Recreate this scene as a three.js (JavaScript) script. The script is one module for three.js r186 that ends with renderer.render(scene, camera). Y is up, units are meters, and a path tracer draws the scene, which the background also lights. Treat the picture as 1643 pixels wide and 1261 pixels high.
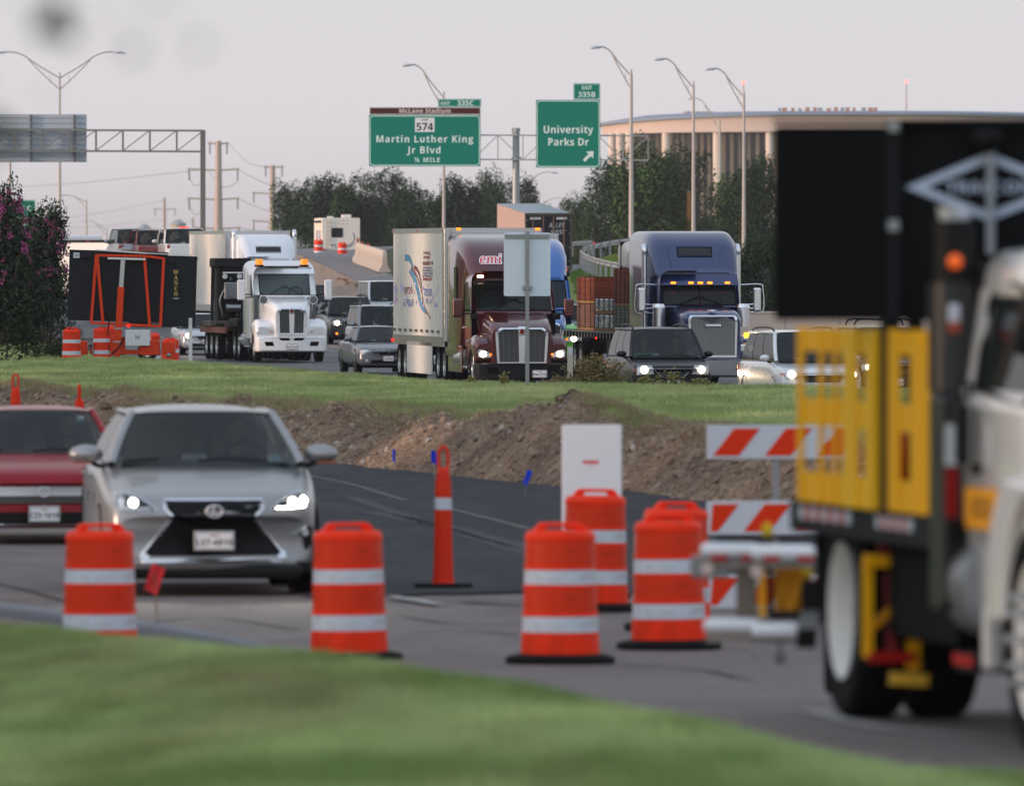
import * as THREE from 'three';
import { RoundedBoxGeometry } from 'three/addons/geometries/RoundedBoxGeometry.js';
import { mergeGeometries, toCreasedNormals } from 'three/addons/utils/BufferGeometryUtils.js';
import { TessellateModifier } from 'three/addons/modifiers/TessellateModifier.js';
import { MarchingCubes } from 'three/addons/objects/MarchingCubes.js';
import { ImprovedNoise } from 'three/addons/math/ImprovedNoise.js';

// ---------------------------------------------------------------- camera, sky, sun, exposure
const scene = new THREE.Scene();
const EYE = 3.1, FOCAL = 18000, HORIZON = 409, MIDX = 821.5;      // a 380 mm lens, eye 3.1 m above the road
const camera = new THREE.PerspectiveCamera(2 * Math.atan(630.5 / FOCAL) * 180 / Math.PI, 1024 / 785, 1, 14000);
camera.position.set(0, EYE, 0);
camera.rotation.x = -Math.atan((630.5 - HORIZON) / FOCAL);
camera.focus = 285;
camera.userData.fStop = 5.6;
scene.add(camera);

const SUN = new THREE.Vector3(-0.93, 0.075, 0.24).normalize();
{
  const w = 512, h = 256, data = new Float32Array(w * h * 4), c = new THREE.Color();
  const hor = [0.430, 0.413, 0.430], low = [0.400, 0.396, 0.407], mid = [0.37, 0.405, 0.455], zen = [0.325, 0.39, 0.505], warm = [1.0, 0.62, 0.42], gnd = [0.20, 0.19, 0.18];
  const mix = (a, b, t) => a.map((v, i) => v + (b[i] - v) * t);
  for (let j = 0; j < h; j++) for (let i = 0; i < w; i++) {
    const el = (j + 0.5) / h * Math.PI - Math.PI / 2, az = (i + 0.5) / w * 2 * Math.PI - Math.PI;
    const dir = new THREE.Vector3(Math.cos(el) * Math.cos(az), Math.sin(el), Math.cos(el) * Math.sin(az));
    const e = el * 180 / Math.PI;
    let col = e < 0 ? mix(hor, gnd, Math.min(1, -e / 6)) : e < 3 ? mix(hor, low, e / 3) : e < 25 ? mix(low, mid, (e - 3) / 22) : mix(mid, zen, Math.min(1, (e - 25) / 55));
    if (e > -2) { const k = Math.max(0, dir.dot(SUN)); col = mix(col, warm, 0.5 * Math.pow(k, 5) * Math.exp(-Math.max(0, e) / 18)); const side = Math.max(0, (dir.x * SUN.x * 0.6 + dir.z * 0.8) / Math.max(0.2, Math.cos(el))) * Math.cos(el); col = col.map((v) => v * (1 + 0.6 * side)); }
    const o = (j * w + i) * 4; data[o] = col[0]; data[o + 1] = col[1]; data[o + 2] = col[2]; data[o + 3] = 1;
  }
  const sky = new THREE.DataTexture(data, w, h, THREE.RGBAFormat, THREE.FloatType);
  sky.mapping = THREE.EquirectangularReflectionMapping; sky.magFilter = THREE.LinearFilter; sky.minFilter = THREE.LinearFilter; sky.needsUpdate = true;
  scene.background = sky; scene.environment = sky;
}
const sun = new THREE.DirectionalLight(new THREE.Color(1, 0.66, 0.48), 2.0);
sun.position.copy(SUN).multiplyScalar(900).add(new THREE.Vector3(0, 0, -500));
sun.target.position.set(0, 0, -500); sun.castShadow = true; sun.shadow.radius = 3;
Object.assign(sun.shadow.camera, { left: -700, right: 700, top: 400, bottom: -400, near: 1, far: 2500 });
sun.shadow.mapSize.set(4096, 4096);
scene.add(sun, sun.target);
const renderer = new THREE.WebGLRenderer({ antialias: true });
renderer.toneMapping = THREE.LinearToneMapping; renderer.toneMappingExposure = 1.74; renderer.shadowMap.enabled = true;
scene.fog = new THREE.FogExp2(new THREE.Color(0.92, 0.92, 0.98), 0.00006);

// ---------------------------------------------------------------- helpers
const V = (x, y, z) => new THREE.Vector3(x, y, z);
const R = (d) => d * Math.PI / 180;
const at = (px, py, s) => V((px - MIDX) / s, EYE + (HORIZON - py) / s, -FOCAL / s);   // where a thing seen there stands, at s pixels per metre
function rng(seed) { return () => { seed = (seed + 0x6d2b79f5) | 0; let t = Math.imul(seed ^ (seed >>> 15), 1 | seed); t = (t + Math.imul(t ^ (t >>> 7), 61 | t)) ^ t; return ((t ^ (t >>> 14)) >>> 0) / 4294967296; }; }
const noiseGen = new ImprovedNoise();
const n3 = (x, y, z = 0) => noiseGen.noise(x + 100.37, y + 57.71, z + 13.13);
const fbm = (x, y, z = 0, o = 4) => { let a = 0, k = 1, f = 1; for (let i = 0; i < o; i++) { a += k * n3(x * f, y * f, z + i * 7.3); k *= 0.5; f *= 2.03; } return a; };
const clamp = (x, a = 0, b = 1) => Math.min(b, Math.max(a, x));
const sm = (a, b, x) => { const t = clamp((x - a) / (b - a)); return t * t * (3 - 2 * t); };
const lerp = (a, b, t) => a + (b - a) * t;
const lut = (tab, x) => { if (x <= tab[0][0]) return tab[0][1]; for (let i = 1; i < tab.length; i++) if (x <= tab[i][0]) return lerp(tab[i - 1][1], tab[i][1], (x - tab[i - 1][0]) / (tab[i][0] - tab[i - 1][0])); return tab[tab.length - 1][1]; };

const used = new Map();
function numbered(name) { const n = used.get(name) || 0; used.set(name, n + 1); return n ? name + '_' + String(n).padStart(3, '0') : name; }
function tag(o, label, category, group, kind) { if (label) o.userData.label = label; if (category) o.userData.category = category; if (group) o.userData.group = group; if (kind) o.userData.kind = kind; return o; }
function thing(name, label, category, pos, yaw = 0, group) {
  const o = new THREE.Group(); o.name = numbered(name); scene.add(o);
  if (pos) o.position.copy(pos); o.rotation.y = yaw;
  return tag(o, label, category, group);
}
function copyOf(src, label, pos, yaw = 0, group) {
  const c = src.clone(); c.name = numbered(src.name.replace(/_\d{3}$/, '')); c.userData = { ...src.userData }; scene.add(c);
  if (label) c.userData.label = label; if (group) c.userData.group = group;
  if (pos) c.position.copy(pos); c.rotation.y = yaw; return c;
}
function solid(name, geo, mat) { const m = new THREE.Mesh(geo, mat); m.name = name; m.castShadow = m.receiveShadow = true; return m; }
function part(parent, name, geo, mat, label) { const m = solid(name, Array.isArray(geo) ? merge(geo) : geo, mat); parent.add(m); if (label) m.userData.label = label; return m; }
function sub(parent, name, x = 0, y = 0, z = 0) { const g = new THREE.Group(); g.name = name; g.position.set(x, y, z); parent.add(g); return g; }
function structure(name, geo, mat, label) { const m = solid(numbered(name), geo, mat); scene.add(m); m.userData.kind = 'structure'; if (label) m.userData.label = label; return m; }
function lone(name, geo, mat, label, category, group) { const m = solid(numbered(name), Array.isArray(geo) ? merge(geo) : geo, mat); scene.add(m); return tag(m, label, category, group); }

function bare(g) { let q = g.index ? g.toNonIndexed() : g; const k = new THREE.BufferGeometry(); k.setAttribute('position', q.attributes.position); if (!q.attributes.normal) q.computeVertexNormals(); k.setAttribute('normal', q.attributes.normal); k.setAttribute('uv', q.attributes.uv || new THREE.BufferAttribute(new Float32Array(q.attributes.position.count * 2), 2)); return k; }
const merge = (list) => mergeGeometries(list.filter(Boolean).map(bare));
function box(w, h, d, x = 0, y = 0, z = 0, r = 0) { const g = r ? new RoundedBoxGeometry(w, h, d, 2, Math.min(r, w / 2.02, h / 2.02, d / 2.02)) : new THREE.BoxGeometry(w, h, d); return g.translate(x, y, z); }
// a box from corner to corner
const slab = (x0, x1, y0, y1, z0, z1, r = 0) => box(Math.abs(x1 - x0), Math.abs(y1 - y0), Math.abs(z1 - z0), (x0 + x1) / 2, (y0 + y1) / 2, (z0 + z1) / 2, r);
function cyl(r0, r1, h, x = 0, y = 0, z = 0, axis = 'y', seg = 20) { const g = new THREE.CylinderGeometry(r1, r0, h, seg); if (axis === 'x') g.rotateZ(Math.PI / 2); if (axis === 'z') g.rotateX(Math.PI / 2); return g.translate(x, y, z); }
function ball(r, x = 0, y = 0, z = 0, sx = 1, sy = 1, sz = 1, seg = 16) { return new THREE.SphereGeometry(r, seg, seg * 0.75 | 0).scale(sx, sy, sz).translate(x, y, z); }
function tube(pts, r, seg, rad = 8) { const c = pts.length === 2 ? new THREE.LineCurve3(pts[0], pts[1]) : new THREE.CatmullRomCurve3(pts); return new THREE.TubeGeometry(c, seg || (pts.length === 2 ? 1 : pts.length * 6), r, rad, false); }
function bar(p, q, w, h = w) { const d = q.clone().sub(p), g = new THREE.BoxGeometry(w, h, d.length()); const m = new THREE.Matrix4().lookAt(p, q, Math.abs(d.y) > 0.95 * d.length() ? V(0, 0, 1) : V(0, 1, 0)); g.applyMatrix4(m); const c = p.clone().add(q).multiplyScalar(0.5); return g.translate(c.x, c.y, c.z); }
function lathe(pts, seg = 28) { return new THREE.LatheGeometry(pts.map(([r, y]) => new THREE.Vector2(r, y)), seg); }
function poly(pts) { const s = new THREE.Shape(); pts.forEach(([x, y], i) => i ? s.lineTo(x, y) : s.moveTo(x, y)); s.closePath(); return s; }
function roundRect(x0, y0, x1, y1, r) { const s = new THREE.Shape(); s.moveTo(x0 + r, y0); s.lineTo(x1 - r, y0); s.absarc(x1 - r, y0 + r, r, -Math.PI / 2, 0); s.lineTo(x1, y1 - r); s.absarc(x1 - r, y1 - r, r, 0, Math.PI / 2); s.lineTo(x0 + r, y1); s.absarc(x0 + r, y1 - r, r, Math.PI / 2, Math.PI); s.lineTo(x0, y0 + r); s.absarc(x0 + r, y0 + r, r, Math.PI, 1.5 * Math.PI); return s; }
function disc(x, y, r, ry = r) { const s = new THREE.Shape(); s.absellipse(x, y, r, ry, 0, Math.PI * 2, false, 0); return s; }
function prism(shape, depth, bevel = 0, z = 0) { const g = new THREE.ExtrudeGeometry(shape, { depth: depth - 2 * bevel, bevelEnabled: bevel > 0, bevelThickness: bevel, bevelSize: bevel, bevelOffset: -bevel, bevelSegments: 2, curveSegments: 10 }); return g.translate(0, 0, z + bevel); }
function quad(a, b, c, d) { const g = new THREE.BufferGeometry(); g.setAttribute('position', new THREE.Float32BufferAttribute([a, b, c, d].flatMap((v) => [v.x, v.y, v.z]), 3)); g.setAttribute('uv', new THREE.Float32BufferAttribute([0, 0, 1, 0, 1, 1, 0, 1], 2)); g.setIndex([0, 1, 2, 0, 2, 3]); g.computeVertexNormals(); return g; }
// a curved sheet from f(u, v) with u, v in 0..1
function sheet(nu, nv, f, closedU = false) {
  const p = [], uv = [], ix = [];
  for (let j = 0; j <= nv; j++) for (let i = 0; i <= nu; i++) { const q = f(i / nu, j / nv); p.push(q.x, q.y, q.z); uv.push(i / nu, j / nv); }
  for (let j = 0; j < nv; j++) for (let i = 0; i < nu; i++) { const a = j * (nu + 1) + i, b = a + 1, c = a + nu + 1, d = c + 1; ix.push(a, b, d, a, d, c); }
  const g = new THREE.BufferGeometry(); g.setAttribute('position', new THREE.Float32BufferAttribute(p, 3)); g.setAttribute('uv', new THREE.Float32BufferAttribute(uv, 2)); g.setIndex(ix); g.computeVertexNormals(); return g;
}
function spline1(pts, n) {              // smooth open curve through 2-D points
  const c = new THREE.CatmullRomCurve3(pts.map(([x, y]) => V(x, y, 0)), false, 'centripetal'); return c.getPoints(n).map((q) => [q.x, q.y]);
}
// loft of half rings [[x, y] ... from bottom centre round to top centre], mirrored; stations [{z, ring}] from front (z high) to rear
function loft(stations, cap = true, crease = 0.6) {
  const rings = stations.map(({ z, ring }) => { const m = ring.slice(1, -1).reverse().map(([x, y]) => [-x, y]); return { z, pts: [...ring, ...m] }; });
  const n = rings[0].pts.length, p = [], ix = [];
  for (const r of rings) for (const [x, y, dz] of r.pts) p.push(x, y, r.z + (dz || 0));
  for (let k = 0; k < rings.length - 1; k++) for (let i = 0; i < n; i++) { const a = k * n + i, b = k * n + (i + 1) % n, c = a + n, d = b + n; ix.push(a, c, b, b, c, d); }
  if (cap) for (const [k, flip] of [[0, false], [rings.length - 1, true]]) {
    const h = n / 2 | 0;               // strips across the ring, so caps stay flat and even
    for (let i = 0; i < h; i++) { const a = k * n + i, b = k * n + i + 1, c = k * n + (n - i) % n, d = k * n + (n - i - 1) % n; for (const t of [[a, b, d], [a, d, c]]) { if (new Set(t).size < 3) continue; ix.push(...(flip ? [t[0], t[2], t[1]] : t)); } }
  }
  const g = new THREE.BufferGeometry(); g.setAttribute('position', new THREE.Float32BufferAttribute(p, 3)); g.setIndex(ix);
  const q = toCreasedNormals(g, crease); return q;
}
function halfRound(w, y0, y1, rt, rb, n = 5) {      // half ring of a rounded rectangle
  const o = [[0, y0]]; for (let i = 0; i <= n; i++) { const a = -Math.PI / 2 + i / n * Math.PI / 2; o.push([w - rb + rb * Math.cos(a), y0 + rb + rb * Math.sin(a)]); }
  for (let i = 0; i <= n; i++) { const a = i / n * Math.PI / 2; o.push([w - rt + rt * Math.cos(a), y1 - rt + rt * Math.sin(a)]); } o.push([0, y1]); return o;
}
// a flat shape laid on a body seen from the front, following its surface: raised by t
const caster = new THREE.Raycaster();
function onFront(body, shape, t = 0.006, edge = 0.12, zMin = -9) {
  body.updateMatrix(); const probe = new THREE.Mesh(body.geometry, new THREE.MeshBasicMaterial({ side: THREE.DoubleSide })); probe.updateMatrixWorld();
  const hit = (x, y) => { caster.set(V(x, y, 6), V(0, 0, -1)); const h = caster.intersectObject(probe)[0]; return h && h.point.z > zMin ? h.point.z : null; };
  const { shape: out, holes } = shape.extractPoints(10);
  let g = new THREE.ShapeGeometry(shape, 10); g = new TessellateModifier(edge, 5).modify(g.toNonIndexed ? g : g);
  const p = g.attributes.position; let last = 0; const zs = [];
  for (let i = 0; i < p.count; i++) zs.push(hit(p.getX(i), p.getY(i)));
  const good = zs.filter((z) => z !== null), lo = good.length ? Math.min(...good) : 0;
  for (let i = 0; i < p.count; i++) p.setZ(i, (zs[i] === null ? lo : zs[i]) + t);
  g.computeVertexNormals();
  const walls = [];
  for (const ring of [out, ...holes]) for (let i = 0; i < ring.length; i++) {
    const a = ring[i], b = ring[(i + 1) % ring.length], za = hit(a.x, a.y) ?? lo, zb = hit(b.x, b.y) ?? lo;
    walls.push(quad(V(a.x, a.y, za - 0.012), V(b.x, b.y, zb - 0.012), V(b.x, b.y, zb + t), V(a.x, a.y, za + t)));
  }
  return merge([g, ...walls]);
}
// the outline of a shape as a rim of width w
function rimShape(pts, w) { const s = poly(pts); const c = pts.reduce((a, p) => [a[0] + p[0] / pts.length, a[1] + p[1] / pts.length], [0, 0]); const inner = pts.map(([x, y]) => { const dx = x - c[0], dy = y - c[1], l = Math.hypot(dx, dy) || 1; return [x - dx / l * w, y - dy / l * w]; }); s.holes.push(poly(inner)); return s; }

// ---------------------------------------------------------------- textures and materials
function canvas(w, h, draw) { const c = document.createElement('canvas'); c.width = w; c.height = h; draw(c.getContext('2d'), w, h); const t = new THREE.CanvasTexture(c); t.colorSpace = THREE.SRGBColorSpace; t.anisotropy = 8; return t; }
function grain(n, f, srgb = false) { const d = new Uint8Array(n * n * 4); for (let j = 0; j < n; j++) for (let i = 0; i < n; i++) { const v = f(i / n, j / n, i, j); for (let k = 0; k < 3; k++) d[(j * n + i) * 4 + k] = clamp(Array.isArray(v) ? v[k] : v) * 255; d[(j * n + i) * 4 + 3] = 255; } const t = new THREE.DataTexture(d, n, n); t.wrapS = t.wrapT = THREE.RepeatWrapping; t.magFilter = THREE.LinearFilter; t.minFilter = THREE.LinearMipmapLinearFilter; t.generateMipmaps = true; if (srgb) t.colorSpace = THREE.SRGBColorSpace; t.needsUpdate = true; return t; }
const tile = (f, u, v, k) => { const a = Math.cos(u * 2 * Math.PI), b = Math.sin(u * 2 * Math.PI), c = Math.cos(v * 2 * Math.PI), d = Math.sin(v * 2 * Math.PI); return f(a * k + c * k * 1.7 + 3, b * k + 9, d * k - c * 0.8 * k); };
const M = {};
const mat = (color, roughness = 0.6, metalness = 0, extra = {}) => new THREE.MeshPhysicalMaterial({ color, roughness, metalness, specularIntensity: roughness > 0.4 && metalness < 0.3 ? 0.3 : 1, ...extra });
const paint = (color, metal = 0.0, rough = 0.35, coat = 1) => new THREE.MeshPhysicalMaterial({ color, roughness: rough, metalness: metal, clearcoat: coat, clearcoatRoughness: 0.06 });
const glow = (hex, k, base = hex) => new THREE.MeshStandardMaterial({ color: base, emissive: hex, emissiveIntensity: k, roughness: 0.3 });
const printed = (map, rough = 0.5) => new THREE.MeshPhysicalMaterial({ map, roughness: rough, specularIntensity: 0.25 });
const dirtyTex = grain(256, (u, v) => 0.62 + 0.25 * tile((x, y, z) => fbm(x, y, z, 5), u, v, 1.4));
Object.assign(M, {
  black: mat(0x0c0c0d, 0.55), rubber: mat(0x101010, 0.85), dark: mat(0x1b1d20, 0.7), soot: mat(0x070707, 0.9), trim: mat(0x151617, 0.45),
  chrome: mat(0xdfe1e3, 0.22, 0.9), steel: mat(0x9a9d9f, 0.38, 1), alu: mat(0xb9bcbe, 0.3, 1), galv: mat(0x8c9092, 0.55, 0.55, { roughnessMap: dirtyTex }), brushed: mat(0x888c90, 0.3, 1),
  glass: new THREE.MeshPhysicalMaterial({ color: 0xa6b4b4, roughness: 0.03, transmission: 0.97, thickness: 0, ior: 1.35, specularIntensity: 0.7 }),
  tint: new THREE.MeshPhysicalMaterial({ color: 0x485254, roughness: 0.03, transmission: 0.85, thickness: 0, ior: 1.35, specularIntensity: 0.6 }),
  lens: new THREE.MeshPhysicalMaterial({ color: 0xe6ecef, roughness: 0.05, transmission: 0.9, thickness: 0 }),
  cabin: mat(0x26272a, 0.9), seat: mat(0x4a4a48, 0.9), seatDark: mat(0x1f2022, 0.9), white: paint(0xe4e6e6, 0, 0.3), whiteFlat: mat(0xd8d9d8, 0.6),
  headlight: glow(0xffe0b0, 14, 0xffffff), headlightCool: glow(0xfff2dc, 10, 0xffffff), lampOff: mat(0xcfd4d6, 0.15, 0.4), amber: glow(0xff7a14, 1.6, 0xc05a10), amberOff: mat(0xb8560e, 0.3), tail: glow(0xff1a10, 1.2, 0x8a0d08), tailOff: mat(0x8e120d, 0.25), red: mat(0xa81712, 0.5), yellow: mat(0xd9a112, 0.55), greenRoad: mat(0x04806a, 0.6),
  concrete: mat(0xa9a39a, 0.85), wood: mat(0x8a6a4a, 0.9), plateMat: null, orange: mat(0xf03206, 0.5), sheeting: mat(0xc2cad2, 0.42), sheetRed: mat(0xd8330c, 0.42), skin: mat(0xa9795f, 0.6), shirt: mat(0x33465a, 0.9), hair: mat(0x1d1512, 0.8),
});
// ---------------------------------------------------------------- heights of the land (d = metres in front of the lens)
const roadY = (d) => lut([[30, 0.86], [48, 0.86], [55, 0.86], [70, 0.36], [80, 0.08], [86, 0], [400, 0]], d);
const crestD = (x) => clamp(72 - 5.4 * (x + 3.3), 45.5, 90);
const crestY = (x) => lut([[-8, 0.45], [-3.3, 0.66], [-1.25, 0.88], [0.05, 0.96], [1.14, 0.95], [2.1, 0.88], [6, 0.80]], x);
const freeY = (d) => lut([[240, -0.42], [300, -0.32], [340, -0.5], [385, -0.5], [430, -0.25], [462, 0.05], [520, 0.55], [600, 1.2], [700, 1.9], [900, 2.3]], d);
const edgeX = (d) => lut([[200, 22], [230, 8.5], [262, 0.8], [285, -2.7], [337, -9.8], [394, -15.6], [460, -22], [600, -40], [900, -80]], d);
const baseDir = [7.3 / Math.hypot(7.3, 36), -36 / Math.hypot(7.3, 36)];       // along the foot of the dirt bank, in (x, d)
const footT = (x, d) => ((d - 170) * baseDir[0] - (x + 3.7) * baseDir[1]) * 1.0;     // metres beyond the foot of the bank, across it
const footU = (x, d) => (x + 3.7) * baseDir[0] + (d - 170) * baseDir[1];
const crestH = (u) => lut([[-60, 0.6], [-6, 0.64], [2, 0.66], [8, 0.62], [10, 0.72], [12.2, 0.98], [15.5, 1.02], [18, 0.80], [21, 0.70], [28, 0.66], [36, 0.62], [60, 0.6]], u);
const meadowY = (d) => lut([[150, 0.62], [180, 0.60], [215, 0.36], [262, -0.02], [300, -0.06], [345, -0.14], [400, -0.1], [440, -0.2]], d);
function rampBump(x, d) { return Math.exp(-(((x - 6.2) / 3.2) ** 2) - (((d - 610) / 40) ** 2)) * 1.9; }    // grassy bank inside the curve on the right
function landY(x, d) {
  const cd = crestD(x), bank = Math.max(crestY(x) + sm(44, 0, d) * 0.6 + 0.03 * n3(x * 0.6, d * 0.25), -9);
  if (d < cd) return bank;
  if (d < cd + 3) return lerp(bank, roadY(d) - 0.08, sm(0, 3, d - cd));
  if (d > 420) { const f = freeY(d) - 0.1; return f + rampBump(x, d); }
  const t = footT(x, d), u = footU(x, d), road = roadY(d) - 0.08;
  if (t < 0 || d < 100) return road;
  const ch = crestH(u), rough = 0.20 * fbm(x * 0.8, d * 0.22, 3, 4) + 0.09 * fbm(x * 3.4, d * 1.3, 9, 3);
  const face = sm(-0.06, 1.5, t), back = sm(1.7, 3.6, t);
  let y = lerp(road, lerp(ch, meadowY(d), back), Math.pow(face, 0.8)) + rough * sm(0, 0.25, t) * (1 - 0.85 * back);
  y += 0.03 * n3(x * 0.5, d * 0.2, 5) * back;
  const k = sm(-1.6, 1.2, x - edgeX(d));
  return lerp(y, freeY(d) - 0.1, d > 190 ? k : 0);
}
const isDirt = (x, d) => { if (d < 101 || d > 235) return false; const t = footT(x, d) + 0.5 * fbm(x * 0.7, d * 0.22, 1, 3), u = footU(x, d); return footT(x, d) > -0.5 && t < lut([[-40, 1.4], [0, 1.9], [12, 1.9], [18, 1.9], [22, 2.6], [30, 3.2], [60, 3.6]], u); };
const isIsland = (x, d) => d > 545 && d < 690 && x > 3 && x < 16;

// ---------------------------------------------------------------- the ground, split into grass soil and bare dirt
{
  const xs = [], ds = [];
  for (let x = 16; x < 4000; x *= 1.22) xs.push(x, -x); for (let x = -15; x <= 15; x += 0.2) xs.push(x); xs.sort((a, b) => a - b);
  for (let d = -400; d < 30; d += 15) ds.push(d); for (let d = 30; d < 84; d += 0.9) ds.push(d); for (let d = 84; d < 128; d += 3) ds.push(d); for (let d = 128; d < 212; d += 0.4) ds.push(d);
  for (let d = 212; d < 345; d += 1.5) ds.push(d); for (let d = 345; d < 9000; d *= 1.03) ds.push(d);
  const pos = [], uv = [], soil = [], dirt = [];
  for (const d of ds) for (const x of xs) { pos.push(x, landY(x, d), -d); uv.push(x, d); }
  for (let j = 0; j < ds.length - 1; j++) for (let i = 0; i < xs.length - 1; i++) {
    const a = j * xs.length + i, b = a + 1, c = a + xs.length, e = c + 1, x = (xs[i] + xs[i + 1]) / 2, d = (ds[j] + ds[j + 1]) / 2;
    (isDirt(x, d) ? dirt : soil).push(a, b, e, a, e, c);
  }
  const full = new THREE.BufferGeometry(); full.setAttribute('position', new THREE.Float32BufferAttribute(pos, 3)); full.setAttribute('uv', new THREE.Float32BufferAttribute(uv, 2)); full.setIndex([...Array(0)]);
  const all = new Uint32Array(soil.length + dirt.length); all.set(soil); all.set(dirt, soil.length); full.setIndex(new THREE.BufferAttribute(all, 1)); full.computeVertexNormals();
  const take = (list) => { const map = new Map(), p = [], n = [], t = [], ix = []; for (const v of list) { if (!map.has(v)) { map.set(v, p.length / 3); for (let k = 0; k < 3; k++) { p.push(full.attributes.position.array[v * 3 + k]); n.push(full.attributes.normal.array[v * 3 + k]); } t.push(uv[v * 2], uv[v * 2 + 1]); } ix.push(map.get(v)); } const g = new THREE.BufferGeometry(); g.setAttribute('position', new THREE.Float32BufferAttribute(p, 3)); g.setAttribute('normal', new THREE.Float32BufferAttribute(n, 3)); g.setAttribute('uv', new THREE.Float32BufferAttribute(t, 2)); g.setIndex(ix); return g; };
  const soilTex = grain(512, (u, v) => { const k = 0.5 + 0.5 * tile((x, y, z) => fbm(x, y, z, 5), u, v, 1.3), f = 0.5 + 0.5 * tile((x, y, z) => fbm(x, y, z, 3), u, v, 7); const g = 0.6 * k + 0.4 * f; return [0.36 + 0.16 * g, 0.42 + 0.14 * g, 0.22 + 0.10 * g]; }, true);
  soilTex.repeat.set(1 / 6, 1 / 14);
  structure('ground', take(soil), new THREE.MeshPhysicalMaterial({ map: soilTex, roughness: 1, specularIntensity: 0.1 }), 'grassy soil of the verge and the median');
  const dirtTex = grain(1024, (u, v) => { const k = 0.5 + 0.5 * tile((x, y, z) => fbm(x, y, z, 6), u, v, 1.5), f = 0.5 + 0.5 * tile((x, y, z) => fbm(x, y, z, 4), u, v, 11); const g = clamp(0.55 * k + 0.6 * (f - 0.2)); return [0.39 + 0.34 * g, 0.325 + 0.315 * g, 0.27 + 0.28 * g]; }, true);
  dirtTex.repeat.set(1 / 5, 1 / 9);
  const dirtBump = grain(512, (u, v) => 0.5 + 0.5 * tile((x, y, z) => fbm(x, y, z, 5), u, v, 6)); dirtBump.repeat.set(1 / 2.2, 1 / 3);
  structure('dirt_mound', take(dirt), new THREE.MeshPhysicalMaterial({ map: dirtTex, roughness: 1, specularIntensity: 0.1, bumpMap: dirtBump, bumpScale: 0.12 }), 'bank of dug brown dirt and clods along the new asphalt');
}
// clods and stones on the dirt
{
  const rnd = rng(5), geo = new THREE.IcosahedronGeometry(1, 1), p = geo.attributes.position;
  for (let i = 0; i < p.count; i++) { const v = V(p.getX(i), p.getY(i), p.getZ(i)); v.multiplyScalar(1 + 0.35 * n3(v.x * 2.1, v.y * 2.1, v.z * 2.1)); p.setXYZ(i, v.x, v.y * 0.7, v.z); } geo.computeVertexNormals();
  const N = 15000, im = new THREE.InstancedMesh(geo, mat(0xffffff, 1), N), m = new THREE.Matrix4(), q = new THREE.Quaternion(), e = new THREE.Euler(), c = new THREE.Color(); let k = 0;
  while (k < N) { const d = 126 + 80 * rnd(), x = -14 + 26 * rnd(); if (!isDirt(x, d)) continue; const r = 0.010 + 0.048 * Math.pow(rnd(), 5.0) + (rnd() < 0.006 ? 0.05 * rnd() : 0); e.set(rnd() * 3, rnd() * 6, rnd() * 3); m.compose(V(x, landY(x, d) + r * 0.15, -d), q.setFromEuler(e), V(r * (0.8 + rnd() * 0.7), r, r * (0.8 + rnd() * 0.7))); im.setMatrixAt(k, m); const g = 0.75 + rnd() * 0.6, pale = rnd() < 0.05; im.setColorAt(k, pale ? c.setRGB(0.34 * g, 0.31 * g, 0.28 * g) : c.setRGB(0.225 * g, 0.172 * g, 0.125 * g)); k++; }
  im.name = 'loose_clods'; im.castShadow = im.receiveShadow = true; scene.add(im); tag(im, 'clods and pale stones scattered over the dirt bank', null, null, 'stuff');
}
{ // the big broken slab on top of the bank
  const g = new THREE.IcosahedronGeometry(1, 3), p = g.attributes.position; for (let i = 0; i < p.count; i++) { const v = V(p.getX(i), p.getY(i), p.getZ(i)); v.multiplyScalar(0.9 + 0.45 * n3(v.x * 1.5, v.y * 1.5, v.z * 1.5) + 0.12 * n3(v.x * 6, v.y * 6, v.z * 6)); p.setXYZ(i, v.x * 0.24, v.y * 0.21, v.z * 0.3); } g.computeVertexNormals();
  const r = lone('asphalt_chunk', toCreasedNormals(g, 0.4), mat(0x2c2826, 0.95), 'big dark broken chunk of old pavement on top of the dirt bank', 'rubble'); const q = at(923, 665, 114); r.position.set(q.x, landY(q.x, 157.9) + 0.17, q.z); r.rotation.set(0.3, 0.5, -0.5);
}

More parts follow.
